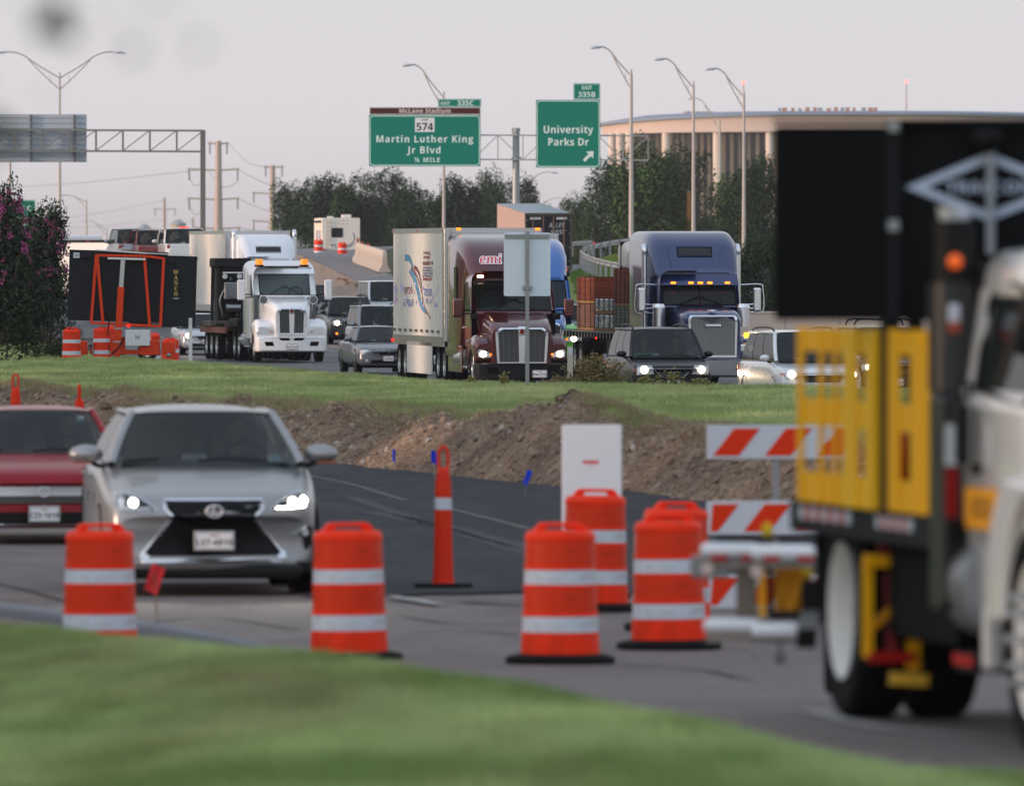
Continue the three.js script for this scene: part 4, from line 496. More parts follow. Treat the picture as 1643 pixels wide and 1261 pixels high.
// ---------------------------------------------------------------- heavy trucks: bumper at z = 0 facing +z
function dual(o, x, y, z, r = 0.52, single = false) { const g = sub(o, 'wheel', x, y, z), [t, m] = wheelGeo(r, 0.27, 0.3); if (single) { part(g, 'tyre', t, M.rubber); part(g, 'rim', m, M.alu); } else { part(g, 'tyre', [t.clone().translate(-0.165, 0, 0), t.clone().translate(0.165, 0, 0)], M.rubber); part(g, 'rim', [m.clone().translate(-0.165, 0, 0), m.clone().translate(0.165, 0, 0)], M.alu); } return g; }
function semi(q) {
  const o = thing(q.name, q.label, 'truck', q.pos, R(q.yaw ?? 7.5)), P = q.paint, hw = q.hoodW, gw = q.grilleW, g0 = q.g0, g1 = q.g1, hl = q.hoodLen, y0 = q.ws0, y1 = q.ws1, ww = q.wsW, zb = hl, zt = hl + q.rake, cr = q.cabRear;
  // hood
  const hr = (w, a, b, rt, z, bow) => ({ z, ring: halfRound(w, a, b, rt, 0.08, 6).map(([x, y]) => [x, y, -bow * (x / w) ** 2]) });
  const hood = part(o, 'hood', loft([hr(gw + 0.07, g0 - 0.06, g1 - 0.05, 0.14, -0.06, 0.10), hr(gw + 0.10, g0 - 0.08, g1 + 0.035, 0.16, -0.16, 0.10), hr(lerp(gw + 0.1, hw, 0.3), g0 - 0.05, lerp(g1 + 0.08, y0, 0.25), 0.2, -0.5, 0.06), hr(lerp(gw + 0.1, hw, 0.65), g0, lerp(g1 + 0.08, y0, 0.6), 0.24, -hl * 0.6, 0.02), hr(hw, 0.9, y0 - 0.01, 0.24, -hl - 0.05, 0), hr(hw, 0.9, y0 - 0.05, 0.2, -hl - 0.4, 0)], true, 0.7), P);
  const pts = q.grillePts || [[-gw * 0.92, g0], [gw * 0.92, g0], [gw, g1 - 0.12], [gw * 0.8, g1], [-gw * 0.8, g1], [-gw, g1 - 0.12]];
  part(o, 'grille', onFront(hood, poly(pts), 0.01, 0.14), q.grilleMat || mat(0x3a3c3e, 0.45, 0.7));
  part(o, 'grille_frame', onFront(hood, rimShape(pts, q.frameW || 0.06), 0.045, 0.14), M.chrome);
  { const bars = []; const n = q.grilleBars || 9; for (let i = 1; i < n; i++) { const x = lerp(-gw * 0.88, gw * 0.88, i / n); bars.push(onFront(hood, poly([[x - 0.008, g0 + 0.03], [x + 0.008, g0 + 0.03], [x + 0.008, g1 - 0.1], [x - 0.008, g1 - 0.1]]), 0.022, 0.3)); } for (let i = 1; i < 14; i++) { const y = lerp(g0, g1 - 0.06, i / 14); bars.push(onFront(hood, poly([[-gw * 0.9, y - 0.006], [gw * 0.9, y - 0.006], [gw * 0.9, y + 0.006], [-gw * 0.9, y + 0.006]]), 0.02, 0.2)); } part(o, 'grille_bars', bars, q.barMat || mat(0x6c6f72, 0.35, 0.9)); }
  if (q.spine) { part(o, 'grille_spine', onFront(hood, poly([[-0.07, g0], [0.07, g0], [0.10, g1 + 0.03], [-0.10, g1 + 0.03]]), 0.06, 0.2), M.chrome); part(o, 'emblem', onFront(hood, disc(0, g1 - 0.1, 0.055, 0.07), 0.075, 0.1), mat(0x8f1a1c, 0.3, 0.3)); }
  if (q.topBar) part(o, 'emblem_bar', box(0.42, 0.07, 0.04, 0, g1 - 0.27, -0.0, 0.03), M.chrome);
  if (q.hoodOrnament) part(o, 'hood_ornament', [box(0.1, 0.05, 0.16, 0, g1 + 0.10, -0.22, 0.02), box(0.24, 0.02, 0.08, 0, g1 + 0.13, -0.24, 0.008)], M.chrome);
  // fenders
  const fw = q.fender || 1.2; const fIn = gw + 0.02;
  for (const s of [-1, 1]) {
    const fg = loft([{ z: -0.16, ring: halfRound((fw - fIn) / 2 - 0.04, 0.72, q.fy - 0.24, 0.14, 0.06) }, { z: -0.26, ring: halfRound((fw - fIn) / 2, 0.66, q.fy - 0.14, 0.16, 0.05) }, { z: -0.6, ring: halfRound((fw - fIn) / 2 + 0.01, 0.8, q.fy, 0.2, 0.05) }, { z: -1.1, ring: halfRound((fw - fIn) / 2 + 0.01, 1.02, q.fy + 0.02, 0.2, 0.05) }, { z: -1.6, ring: halfRound((fw - fIn) / 2, 0.85, q.fy - 0.1, 0.2, 0.05) }, { z: -1.85, ring: halfRound((fw - fIn) / 2 - 0.03, 0.6, q.fy - 0.3, 0.2, 0.05) }], true, 0.7).translate(s * (fw + fIn) / 2, 0, 0);
    const fm = part(o, 'fender', fg, q.fenderPaint || P); const cx = s * (fw + fIn) / 2, hx = (fw - fIn) / 2, hy = q.hy;
    const g = sub(o, 'headlight');
    if (q.squareLamp) { part(g, 'lamp_box', box(0.42, 0.2, 0.12, cx + s * 0.02, hy, -0.2, 0.03), M.chrome); part(g, 'lamp_housing', box(0.36, 0.14, 0.02, cx + s * 0.02, hy, -0.135, 0.01), M.lampOff); part(g, 'lamp_lens', disc3(0.07, cx + s * 0.09, hy, -0.118), q.lit ? M.headlight : M.lampOff); part(o, 'turn_signal', [box(0.14, 0.13, 0.08, cx + s * 0.0, hy + 0.34, -0.3, 0.02)], s > 0 ? glow(0xffb020, 3, 0xd98a20) : M.amberOff); part(o, 'signal_bracket', box(0.18, 0.04, 0.1, cx, hy + 0.25, -0.32, 0.01), M.chrome); }
    else { part(g, 'lamp_housing', onFront(fm, poly(mirrorPts([[fIn + 0.03, hy - 0.10], [fIn + 0.12, hy + 0.06], [fw - 0.10, hy + 0.15], [fw - 0.04, hy + 0.08], [fw - 0.05, hy - 0.09]], s)), 0.014, 0.1), M.lampOff); part(g, 'lamp_rim', onFront(fm, rimShape(mirrorPts([[fIn + 0.03, hy - 0.10], [fIn + 0.12, hy + 0.06], [fw - 0.10, hy + 0.15], [fw - 0.04, hy + 0.08], [fw - 0.05, hy - 0.09]], s), 0.02), 0.022, 0.1), q.lampRim || M.chrome); part(g, 'lamp_lens', onFront(fm, disc(cx + s * 0.04, hy + 0.0, 0.08), 0.024, 0.07), q.lit ? M.headlight : M.lampOff); part(g, 'marker_light', onFront(fm, disc(cx - s * 0.16, hy - 0.01, 0.03), 0.024, 0.05), q.lit ? M.amber : M.amberOff); }
    if (q.lit && q.spot) lampLight(o, cx, hy, 0.0, 0xffdcae, q.spot);
    // steer wheel and wheel house
    dual(o, s * (fw - 0.17), 0.52, -1.1, 0.52, true);
    if (q.hoodMirror) { part(o, 'hood_mirror', [cyl(0.15, 0.15, 0.07, s * (hw - 0.02), g1 + 0.27, -1.0, 'z', 20), tube([V(s * (hw - 0.02), g1 + 0.2, -1.02), V(s * (hw - 0.05), g1 - 0.1, -1.1)], 0.02)], M.chrome); part(o, 'hood_mirror_face', disc3(0.125, s * (hw - 0.02), g1 + 0.27, -0.962), mat(0x6a7076, 0.2, 0.8)); }
  }
  // bumper
  const bm = q.bumperPaint || P; const b0 = q.b0, b1 = q.b1;
  const bump = part(o, 'bumper', loft([hr(1.02, b0 + 0.06, b1 - 0.03, 0.06, 0.04, 0.12), hr(1.12, b0 + 0.02, b1, 0.06, 0.0, 0.12), hr(1.2, b0, b1 + 0.01, 0.06, -0.14, 0.1), hr(1.21, b0, b1 + 0.01, 0.06, -0.5, 0)], true, 0.6), bm);
  for (const s of [-1, 1]) { part(o, 'bumper_vent', onFront(bump, poly(mirrorPts([[0.60, b0 + 0.2], [0.64, b0 + 0.34], [0.92, b0 + 0.34], [0.88, b0 + 0.2]], s)), 0.008, 0.12), M.soot); if (!q.plainBumper) part(o, 'bumper_vent', onFront(bump, poly(mirrorPts([[0.06, b1 - 0.12], [0.1, b1 - 0.03], [0.44, b1 - 0.03], [0.36, b1 - 0.12]], s)), 0.008, 0.12), M.soot); }
  addPlate(o, q.plateX ?? 0, b0 + 0.18, 0.06, q.plate, 0.36);
  part(o, 'chassis', [slab(-0.45, 0.45, 0.5, 0.95, -q.len, -0.5), slab(-1.0, 1.0, 0.42, 0.6, -1.7, -0.5), slab(-0.9, 0.9, 0.3, 0.75, -1.2, -1.0)], M.soot);
  // cab shell, open at the screen
  const crf = q.cabRoof, cw = q.cabW, rk = q.rake / (y1 - y0);
  const inc = ([x, y]) => [x, y, y > y0 ? -(Math.min(y, y1) - y0) * rk - Math.max(0, y - y1) * 0.9 + 0.10 * (1 - (x / cw) ** 2) * (y <= y1 ? 1 : 0.2) : 0.10 * (1 - (x / cw) ** 2)];
  const ring0 = halfRound(cw, 0.75, crf, 0.28, 0.06, 8), fine = []; for (let i = 0; i < ring0.length - 1; i++) { const n = Math.hypot(ring0[i + 1][0] - ring0[i][0], ring0[i + 1][1] - ring0[i][1]) > 0.4 ? 10 : 1; for (let k = 0; k < n; k++) fine.push([lerp(ring0[i][0], ring0[i + 1][0], k / n), lerp(ring0[i][1], ring0[i + 1][1], k / n)]); } fine.push(ring0[ring0.length - 1]);
  part(o, 'cab', loft([{ z: -zb, ring: fine.map(inc) }, { z: -zb - 0.12, ring: fine.map(inc) }, { z: -zt - 0.45, ring: fine }, { z: -cr, ring: fine }], false, 0.7), P);
  part(o, 'cab_back_wall', slab(-cw + 0.03, cw - 0.03, 0.78, crf - 0.1, -cr - 0.02, -cr + 0.02), M.cabin);
  const sc = (u, v, k = 0) => V((u * 2 - 1) * ww, lerp(y0, y1, v), -lerp(zb, zt, v) + 0.10 * (1 - ((u * 2 - 1) * ww / cw) ** 2) + k);
  part(o, 'windscreen', sheet(12, 6, (u, v) => sc(u, v, 0.01)), M.glass);
  // frame strips round the screen
  part(o, 'screen_frame', [sheet(12, 1, (u, v) => sc(u, -0.12 + 0.13 * v, 0.012)), sheet(12, 1, (u, v) => sc(u, 1 + 0.14 * v, 0.0)), ...[-1, 1].map((s) => sheet(1, 6, (u, v) => { const a = sc(0.5 + s * 0.5, v, 0.006); a.x += s * u * (cw - ww + 0.02); a.z -= u * 0.12; return a; }))], P);
  part(o, 'screen_gasket', [tube([0, 0.25, 0.5, 0.75, 1].map((u) => sc(u, 0, 0.02)), 0.018, 12, 6), tube([0, 0.25, 0.5, 0.75, 1].map((u) => sc(u, 1, 0.02)), 0.018, 12, 6), tube([sc(0, 0, 0.02), sc(0, 1, 0.02)], 0.018), tube([sc(1, 0, 0.02), sc(1, 1, 0.02)], 0.018), q.split ? tube([sc(0.5, 0, 0.02), sc(0.5, 1, 0.02)], 0.022) : null], M.black);
  for (const s of [-1, 1]) part(o, 'wiper', tube([sc(0.5 + s * 0.3, 0.0, 0.04), sc(0.5 + s * 0.12, 0.28, 0.035), sc(0.5 - s * 0.06, 0.42, 0.035)], 0.012, 8, 6), M.black);
  part(o, 'dashboard', [slab(-ww, ww, y0 - 0.25, y0 - 0.02, -zb - 0.55, -zb - 0.05, 0.05)], M.cabin);
  part(o, 'steering_wheel', new THREE.TorusGeometry(0.23, 0.018, 8, 24).rotateX(-0.7).translate(0.45, y0 + 0.08, -zb - 0.7), M.trim);
  for (const s of [-1, 1]) part(o, 'seat', [box(0.5, 0.75, 0.16, s * 0.45, y0 - 0.02, -zb - 1.35, 0.07), box(0.28, 0.2, 0.1, s * 0.45, y0 + 0.44, -zb - 1.37, 0.05)], M.seat);
  for (const s of [-1, 1]) {
    part(o, 'side_window', sheet(1, 1, (u, v) => V(s * (cw + 0.006), lerp(y0 - 0.05, y1 - 0.02, v), -lerp(zb + 0.25 + v * q.rake * 0.7, cr - 0.25, u))), M.tint);
    part(o, 'door_handle', box(0.03, 0.05, 0.18, s * (cw + 0.015), y0 - 0.45, -cr + 0.3, 0.01), M.chrome);
    part(o, 'door_seam', [slab(s * (cw - 0.01), s * (cw + 0.004), 0.9, y0 - 0.06, -zb - 0.24, -zb - 0.23), slab(s * (cw - 0.01), s * (cw + 0.004), 0.9, y1, -cr + 0.16, -cr + 0.17)], M.soot);
    // mirrors
    const mx = s * (cw + (q.mirrorOut || 0.32)), my0 = y0 - 0.18, my1 = y0 + (q.mirrorH || 0.42), mz = -zb - 0.05, mr = sub(o, 'side_mirror');
    part(mr, 'mirror_shell', box(q.mirrorW || 0.24, my1 - my0, 0.14, mx, (my0 + my1) / 2, mz, 0.05), q.mirrorMat || P);
    part(mr, 'mirror_arm', [tube([V(s * cw, my0 + 0.1, mz - 0.1), V(mx, my0 + 0.08, mz)], 0.018), tube([V(s * cw, my0 + 0.18, mz - 0.15), V(mx, my0 + 0.2, mz)], 0.018), q.mirrorFrame ? tube([V(s * cw, my1 + 0.08, mz - 0.15), V(mx + s * 0.14, my1 + 0.07, mz), V(mx + s * 0.15, my1, mz), V(mx + s * 0.15, my0, mz), V(mx, my0 - 0.05, mz)], 0.016, 30, 6) : null, q.mirrorFrame ? tube([V(s * cw, y0 - 0.25, mz - 0.05), V(mx, my0, mz)], 0.016) : null], q.armMat || M.black);
    part(o, 'fuel_tank', [cyl(0.3, 0.3, 1.4, s * 0.93, 0.72, -cr - 0.2, 'z', 20)], q.tankMat || M.alu); part(o, 'step', box(0.25, 0.05, 1.2, s * 1.05, 0.5, -cr + 0.9, 0.01), M.alu);
    if (q.skirt) part(o, 'side_fairing', slab(s * 1.14, s * 1.19, 0.35, 1.05, -cr - 2.2, -cr + 0.6, 0.02), P);
    if (q.stacks) part(o, 'exhaust_stack', [cyl(0.085, 0.085, q.stackTop - 1.0, s * q.stackX, (q.stackTop + 1.0) / 2 - 0.1, -cr - (q.stackZ || 0.12), 'y', 16), tube([V(s * q.stackX, q.stackTop - 0.16, -cr - (q.stackZ || 0.12)), V(s * q.stackX, q.stackTop, -cr - (q.stackZ || 0.12)), V(s * q.stackX, q.stackTop + 0.09, -cr - (q.stackZ || 0.12) - 0.12)], 0.085, 10, 12)], M.chrome);
    if (q.airCleaner) part(o, 'air_cleaner', [cyl(0.17, 0.17, 0.5, s * (cw + 0.06), y0 - 0.32, -zb + 0.25, 'y', 18), cyl(0.19, 0.15, 0.1, s * (cw + 0.06), y0 - 0.02, -zb + 0.25, 'y', 18)], M.chrome);
  }
  // visor and roof lamps
  if (q.visor) part(o, 'sun_visor', sheet(14, 3, (u, v) => { const x = (u * 2 - 1) * (cw - 0.02); return V(x, y1 + 0.02 + v * q.visor, -zt + 0.26 * (1 - v) - 0.10 * (x / cw) ** 2 + 0.06); }), q.visorMat || P);
  if (q.lamps) for (const k of q.lamps) { const yy = q.lampY ?? crf - 0.02; part(o, 'roof_lamp', box(0.14, 0.06, 0.07, k * cw * 0.85, yy, -zt + (q.lampZ ?? -0.1), 0.025), q.lampMat || M.amber); }
  if (q.beacons) for (const s of [-1, 1]) { part(o, 'beacon', cyl(0.13, 0.12, 0.2, s * 0.76, crf + 0.13, -zt - 0.45, 'y', 18), glow(0xff9018, 0.5, 0xd8760c)); part(o, 'beacon_base', cyl(0.15, 0.15, 0.08, s * 0.76, crf + 0.0, -zt - 0.45, 'y', 18), M.black); part(o, 'beacon_bracket', box(0.4, 0.08, 0.2, s * 0.74, crf - 0.07, -zt - 0.4, 0.02), P); }
  // sleeper and roof fairing
  if (q.sleeper) {
    const S = q.sleeper, st = [];
    for (const [z, w, y, r, lo] of S.stations) st.push({ z: -z, ring: halfRound(w, lo ?? 0.75, y, r, 0.06, 7) });
    const sl = part(o, 'sleeper', loft(st, true, 0.7), S.paint || P);
    if (S.window) part(o, 'roof_window', onFront(sl, roundRect(S.window[0], S.window[1], S.window[2], S.window[3], 0.06), 0.012, 0.12), mat(0x0b0d0f, 0.08, 0, {})), part(o, 'window_frame', onFront(sl, rimShape([[S.window[0] - 0.03, S.window[1] - 0.03], [S.window[2] + 0.03, S.window[1] - 0.03], [S.window[2] + 0.03, S.window[3] + 0.03], [S.window[0] - 0.03, S.window[3] + 0.03]], 0.03), 0.018, 0.12), M.black);
    if (S.ridges) for (const x of S.ridges) part(o, 'fairing_ridge', onFront(sl, poly([[x * 0.9 - 0.012, S.ry0], [x * 0.9 + 0.012, S.ry0], [x * 1.1 + 0.01, S.ry1], [x * 1.1 - 0.01, S.ry1]]), 0.02, 0.15), S.paint || P);
    if (S.text) part(o, 'lettering', onFront(sl, S.text(), 0.008, 0.1), S.textMat || M.whiteFlat);
    o.sleeper = sl;
  }
  for (const z of q.drives) for (const s of [-1, 1]) dual(o, s * 0.92, 0.52, -z); 
  part(o, 'mud_flap', [slab(-1.2, -0.62, 0.2, 0.95, -q.len - 0.02, -q.len), slab(0.62, 1.2, 0.2, 0.95, -q.len - 0.02, -q.len)], M.black);
  o.hood = hood; return o;
}
function disc3(r, x, y, z) { return cyl(r, r, 0.02, x, y, z, 'z', 20); }
// box trailer behind a tractor: from z0 back to z1 in the tractor's frame, a thing of its own
function boxTrailer(q) {
  const o = thing('box_trailer', q.label, 'trailer', q.pos, R(q.yaw)); const { z0, z1 } = q, L = z1 - z0, w = 1.3, t = q.top || 4.1, b = q.bottom || 1.15, skin = q.skin;
  part(o, 'trailer_box', slab(-w, w, b + 0.02, t - 0.02, -z1, -z0, 0.03), skin);
  part(o, 'top_rail', [slab(-w - 0.015, -w + 0.04, t - 0.12, t + 0.01, -z1, -z0), slab(w - 0.04, w + 0.015, t - 0.12, t + 0.01, -z1, -z0), slab(-w, w, t - 0.12, t + 0.01, -z0 - 0.03, -z0 + 0.015)], q.rail || M.alu);
  part(o, 'bottom_rail', [slab(-w - 0.02, -w + 0.04, b - 0.12, b + 0.14, -z1, -z0), slab(w - 0.04, w + 0.02, b - 0.12, b + 0.14, -z1, -z0)], q.rail || M.alu);
  for (const s of [-1, 1]) part(o, 'corner_post', slab(s * (w - 0.1), s * (w + 0.018), b, t, -z0 - 0.08, -z0 + 0.02, 0.02), q.rail || M.alu);
  const ribs = []; for (let z = z0 + 0.4; z < z1 - 0.1; z += q.rib || 0.6) ribs.push(slab(-w - 0.012, -w + 0.005, b + 0.14, t - 0.12, -z - 0.03, -z + 0.03)); if (q.ribs !== false) part(o, 'side_ribs', ribs, skin);
  part(o, 'marker_lights', [0.1, L * 0.5, L - 0.1].map((k) => box(0.03, 0.05, 0.12, -w - 0.02, t - 0.06, -z0 - k)), M.amberOff);
  if (q.bogie) for (const z of q.bogie) for (const s of [-1, 1]) dual(o, s * 0.95, 0.52, -z);
  part(o, 'underframe', slab(-0.5, 0.5, 0.7, b, -z1 + 0.5, -z0 - 1), M.soot);
  return o;
}
const trailerWhite = mat(0xd3d3ce, 0.45, 0.05);

// ---- white tractor with beacons pulling a lowboy flatbed
{
  const pos = onFree(468, 48.2); pos.y = at(0, 581, 48.2).y; const W = paint(0xdfe2e4, 0, 0.3);
  const o = semi({ name: 'white_semi', label: 'white day cab tractor with two amber beacons pulling a flatbed', pos, yaw: 8, paint: W, plate: 'R23·4187', len: 6.6, hoodW: 0.86, grilleW: 0.47, g0: 0.92, g1: 1.80, hoodLen: 2.0, ws0: 2.24, ws1: 2.92, wsW: 0.84, rake: 0.45, cabW: 1.05, cabRoof: 3.2, cabRear: 4.0, fy: 1.42, hy: 1.02, b0: 0.34, b1: 0.84, spine: true, hoodMirror: true, visor: 0.16, lamps: [-0.5, -0.2, 0.2, 0.5], lampY: 3.05, lampZ: 0.02, lampMat: M.amberOff, beacons: true, drives: [5.0, 6.3], mirrorH: 0.5, mirrorW: 0.26, mirrorOut: 0.42, tankMat: M.chrome });
  part(o, 'cab_extender', [loft([{ z: -2.9, ring: halfRound(1.08, 0.75, 3.12, 0.3, 0.06, 7) }, { z: -3.3, ring: halfRound(1.14, 0.75, 3.36, 0.3, 0.06, 7) }, { z: -4.3, ring: halfRound(1.14, 0.75, 3.38, 0.3, 0.06, 7) }])], W);
  // flatbed
  const f = thing('flatbed_trailer', 'low black flatbed trailer behind the white day cab tractor', 'trailer', pos.clone(), R(9.2));
  part(f, 'deck', slab(-1.3, 1.3, 1.0, 1.14, -13, -6.6, 0.02), mat(0x4a3a30, 0.9)); part(f, 'gooseneck', [slab(-1.2, 1.2, 1.14, 1.42, -6.9, -4.6, 0.03)], M.black); part(f, 'side_rail', [slab(-1.36, -1.28, 0.92, 1.12, -13, -6.6), slab(1.28, 1.36, 0.92, 1.12, -13, -6.6)], mat(0x7a5148, 0.6)); part(f, 'beam', [slab(-0.6, -0.4, 0.6, 1.0, -12.8, -7), slab(0.4, 0.6, 0.6, 1.0, -12.8, -7)], M.soot);
  for (const z of [9.4, 10.7, 12.0]) for (const s of [-1, 1]) dual(f, s * 0.98, 0.5, -z, 0.5); for (let i = 0; i < 8; i++) part(f, 'deck_stake', box(0.08, 0.12, 0.1, -1.32, 1.18, -7.4 - i * 0.75), M.black);
  // machine on the deck
  const mpos = V(-0.75, 1.14, -10.2).applyAxisAngle(V(0, 1, 0), R(9.2)).add(pos), m = thing('paving_machine', 'black road machine with pipes and chrome parts standing on the flatbed', 'machine', mpos, R(9.2));
  const K = mat(0x131416, 0.5), rnd = rng(31);
  part(m, 'tower', [slab(-0.42, 0.62, 0.0, 2.05, -0.6, 0.3, 0.05)], K); part(m, 'hood_cover', [slab(-0.55, 0.75, 2.0, 2.32, -0.8, 0.45, 0.06)], M.dark); part(m, 'lamp_bar', [box(0.7, 0.06, 0.08, 0.1, 1.82, 0.42, 0.02), cyl(0.09, 0.09, 0.08, -0.18, 1.7, 0.42, 'z'), cyl(0.09, 0.09, 0.08, 0.32, 1.7, 0.42, 'z')], M.chrome);
  for (let i = 0; i < 9; i++) part(m, 'pipe', tube([V(-0.3 + rnd() * 0.8, 0.1 + rnd() * 0.3, 0.36), V(-0.35 + rnd() * 0.9, 0.7 + rnd() * 0.5, 0.42 + rnd() * 0.1), V(-0.3 + rnd() * 0.8, 1.3 + rnd() * 0.4, 0.36)], 0.03, 14), i % 3 ? M.black : M.steel);
  part(m, 'engine_block', [slab(-0.2, 0.42, 0.9, 1.5, 0.2, 0.5, 0.04), cyl(0.16, 0.16, 0.5, 0.1, 0.62, 0.45, 'x'), cyl(0.22, 0.22, 0.2, 0.15, 1.16, 0.5, 'z')], M.brushed); part(m, 'arm', [bar(V(0.45, 0.1, 0.9), V(0.75, 1.5, 0.1), 0.14, 0.1), bar(V(-0.6, 0, 0.2), V(-0.5, 2.2, -0.2), 0.1, 0.12)], K); part(m, 'skid', [slab(-0.75, 0.85, 0.0, 0.18, -1.2, 0.95, 0.03)], mat(0x55504a, 0.7)); part(m, 'tan_panel', slab(0.5, 0.95, 0.35, 0.72, 0.5, 0.95, 0.03), mat(0x6d5236, 0.7));
}
// ---- second white tractor behind it with the tall box trailer
{
  const pos = onFree(443, 41.2), W = paint(0xd6dde4, 0, 0.3);
  const o = semi({ name: 'white_semi', label: 'white high roof sleeper tractor with chrome stacks behind the beacon truck', pos, yaw: 8, paint: W, plate: 'K88·3024', len: 7.6, hoodW: 0.86, grilleW: 0.47, g0: 0.92, g1: 1.80, hoodLen: 2.0, ws0: 2.24, ws1: 2.92, wsW: 0.84, rake: 0.45, cabW: 1.08, cabRoof: 3.2, cabRear: 4.0, fy: 1.42, hy: 1.02, b0: 0.34, b1: 0.84, spine: true, drives: [6.4, 7.6], stacks: true, stackX: 1.2, stackTop: 4.12, stackZ: 0.05,
    sleeper: { stations: [[2.35, 0.9, 3.14, 0.25, 3.0], [2.8, 1.05, 3.65, 0.3, 2.9], [3.5, 1.12, 4.0, 0.32, 0.75], [4.4, 1.16, 4.08, 0.28], [6.0, 1.16, 4.08, 0.25]], window: [-0.46, 3.38, 0.46, 3.58], ridges: [-0.72, 0.72], ry0: 3.3, ry1: 3.9 } });
  boxTrailer({ label: 'tall pale grey box trailer behind the white sleeper tractor', pos, yaw: 8, z0: 6.4, z1: 19.0, top: 4.22, skin: trailerWhite, rib: 1.1, bogie: [16.6, 17.9] });
}
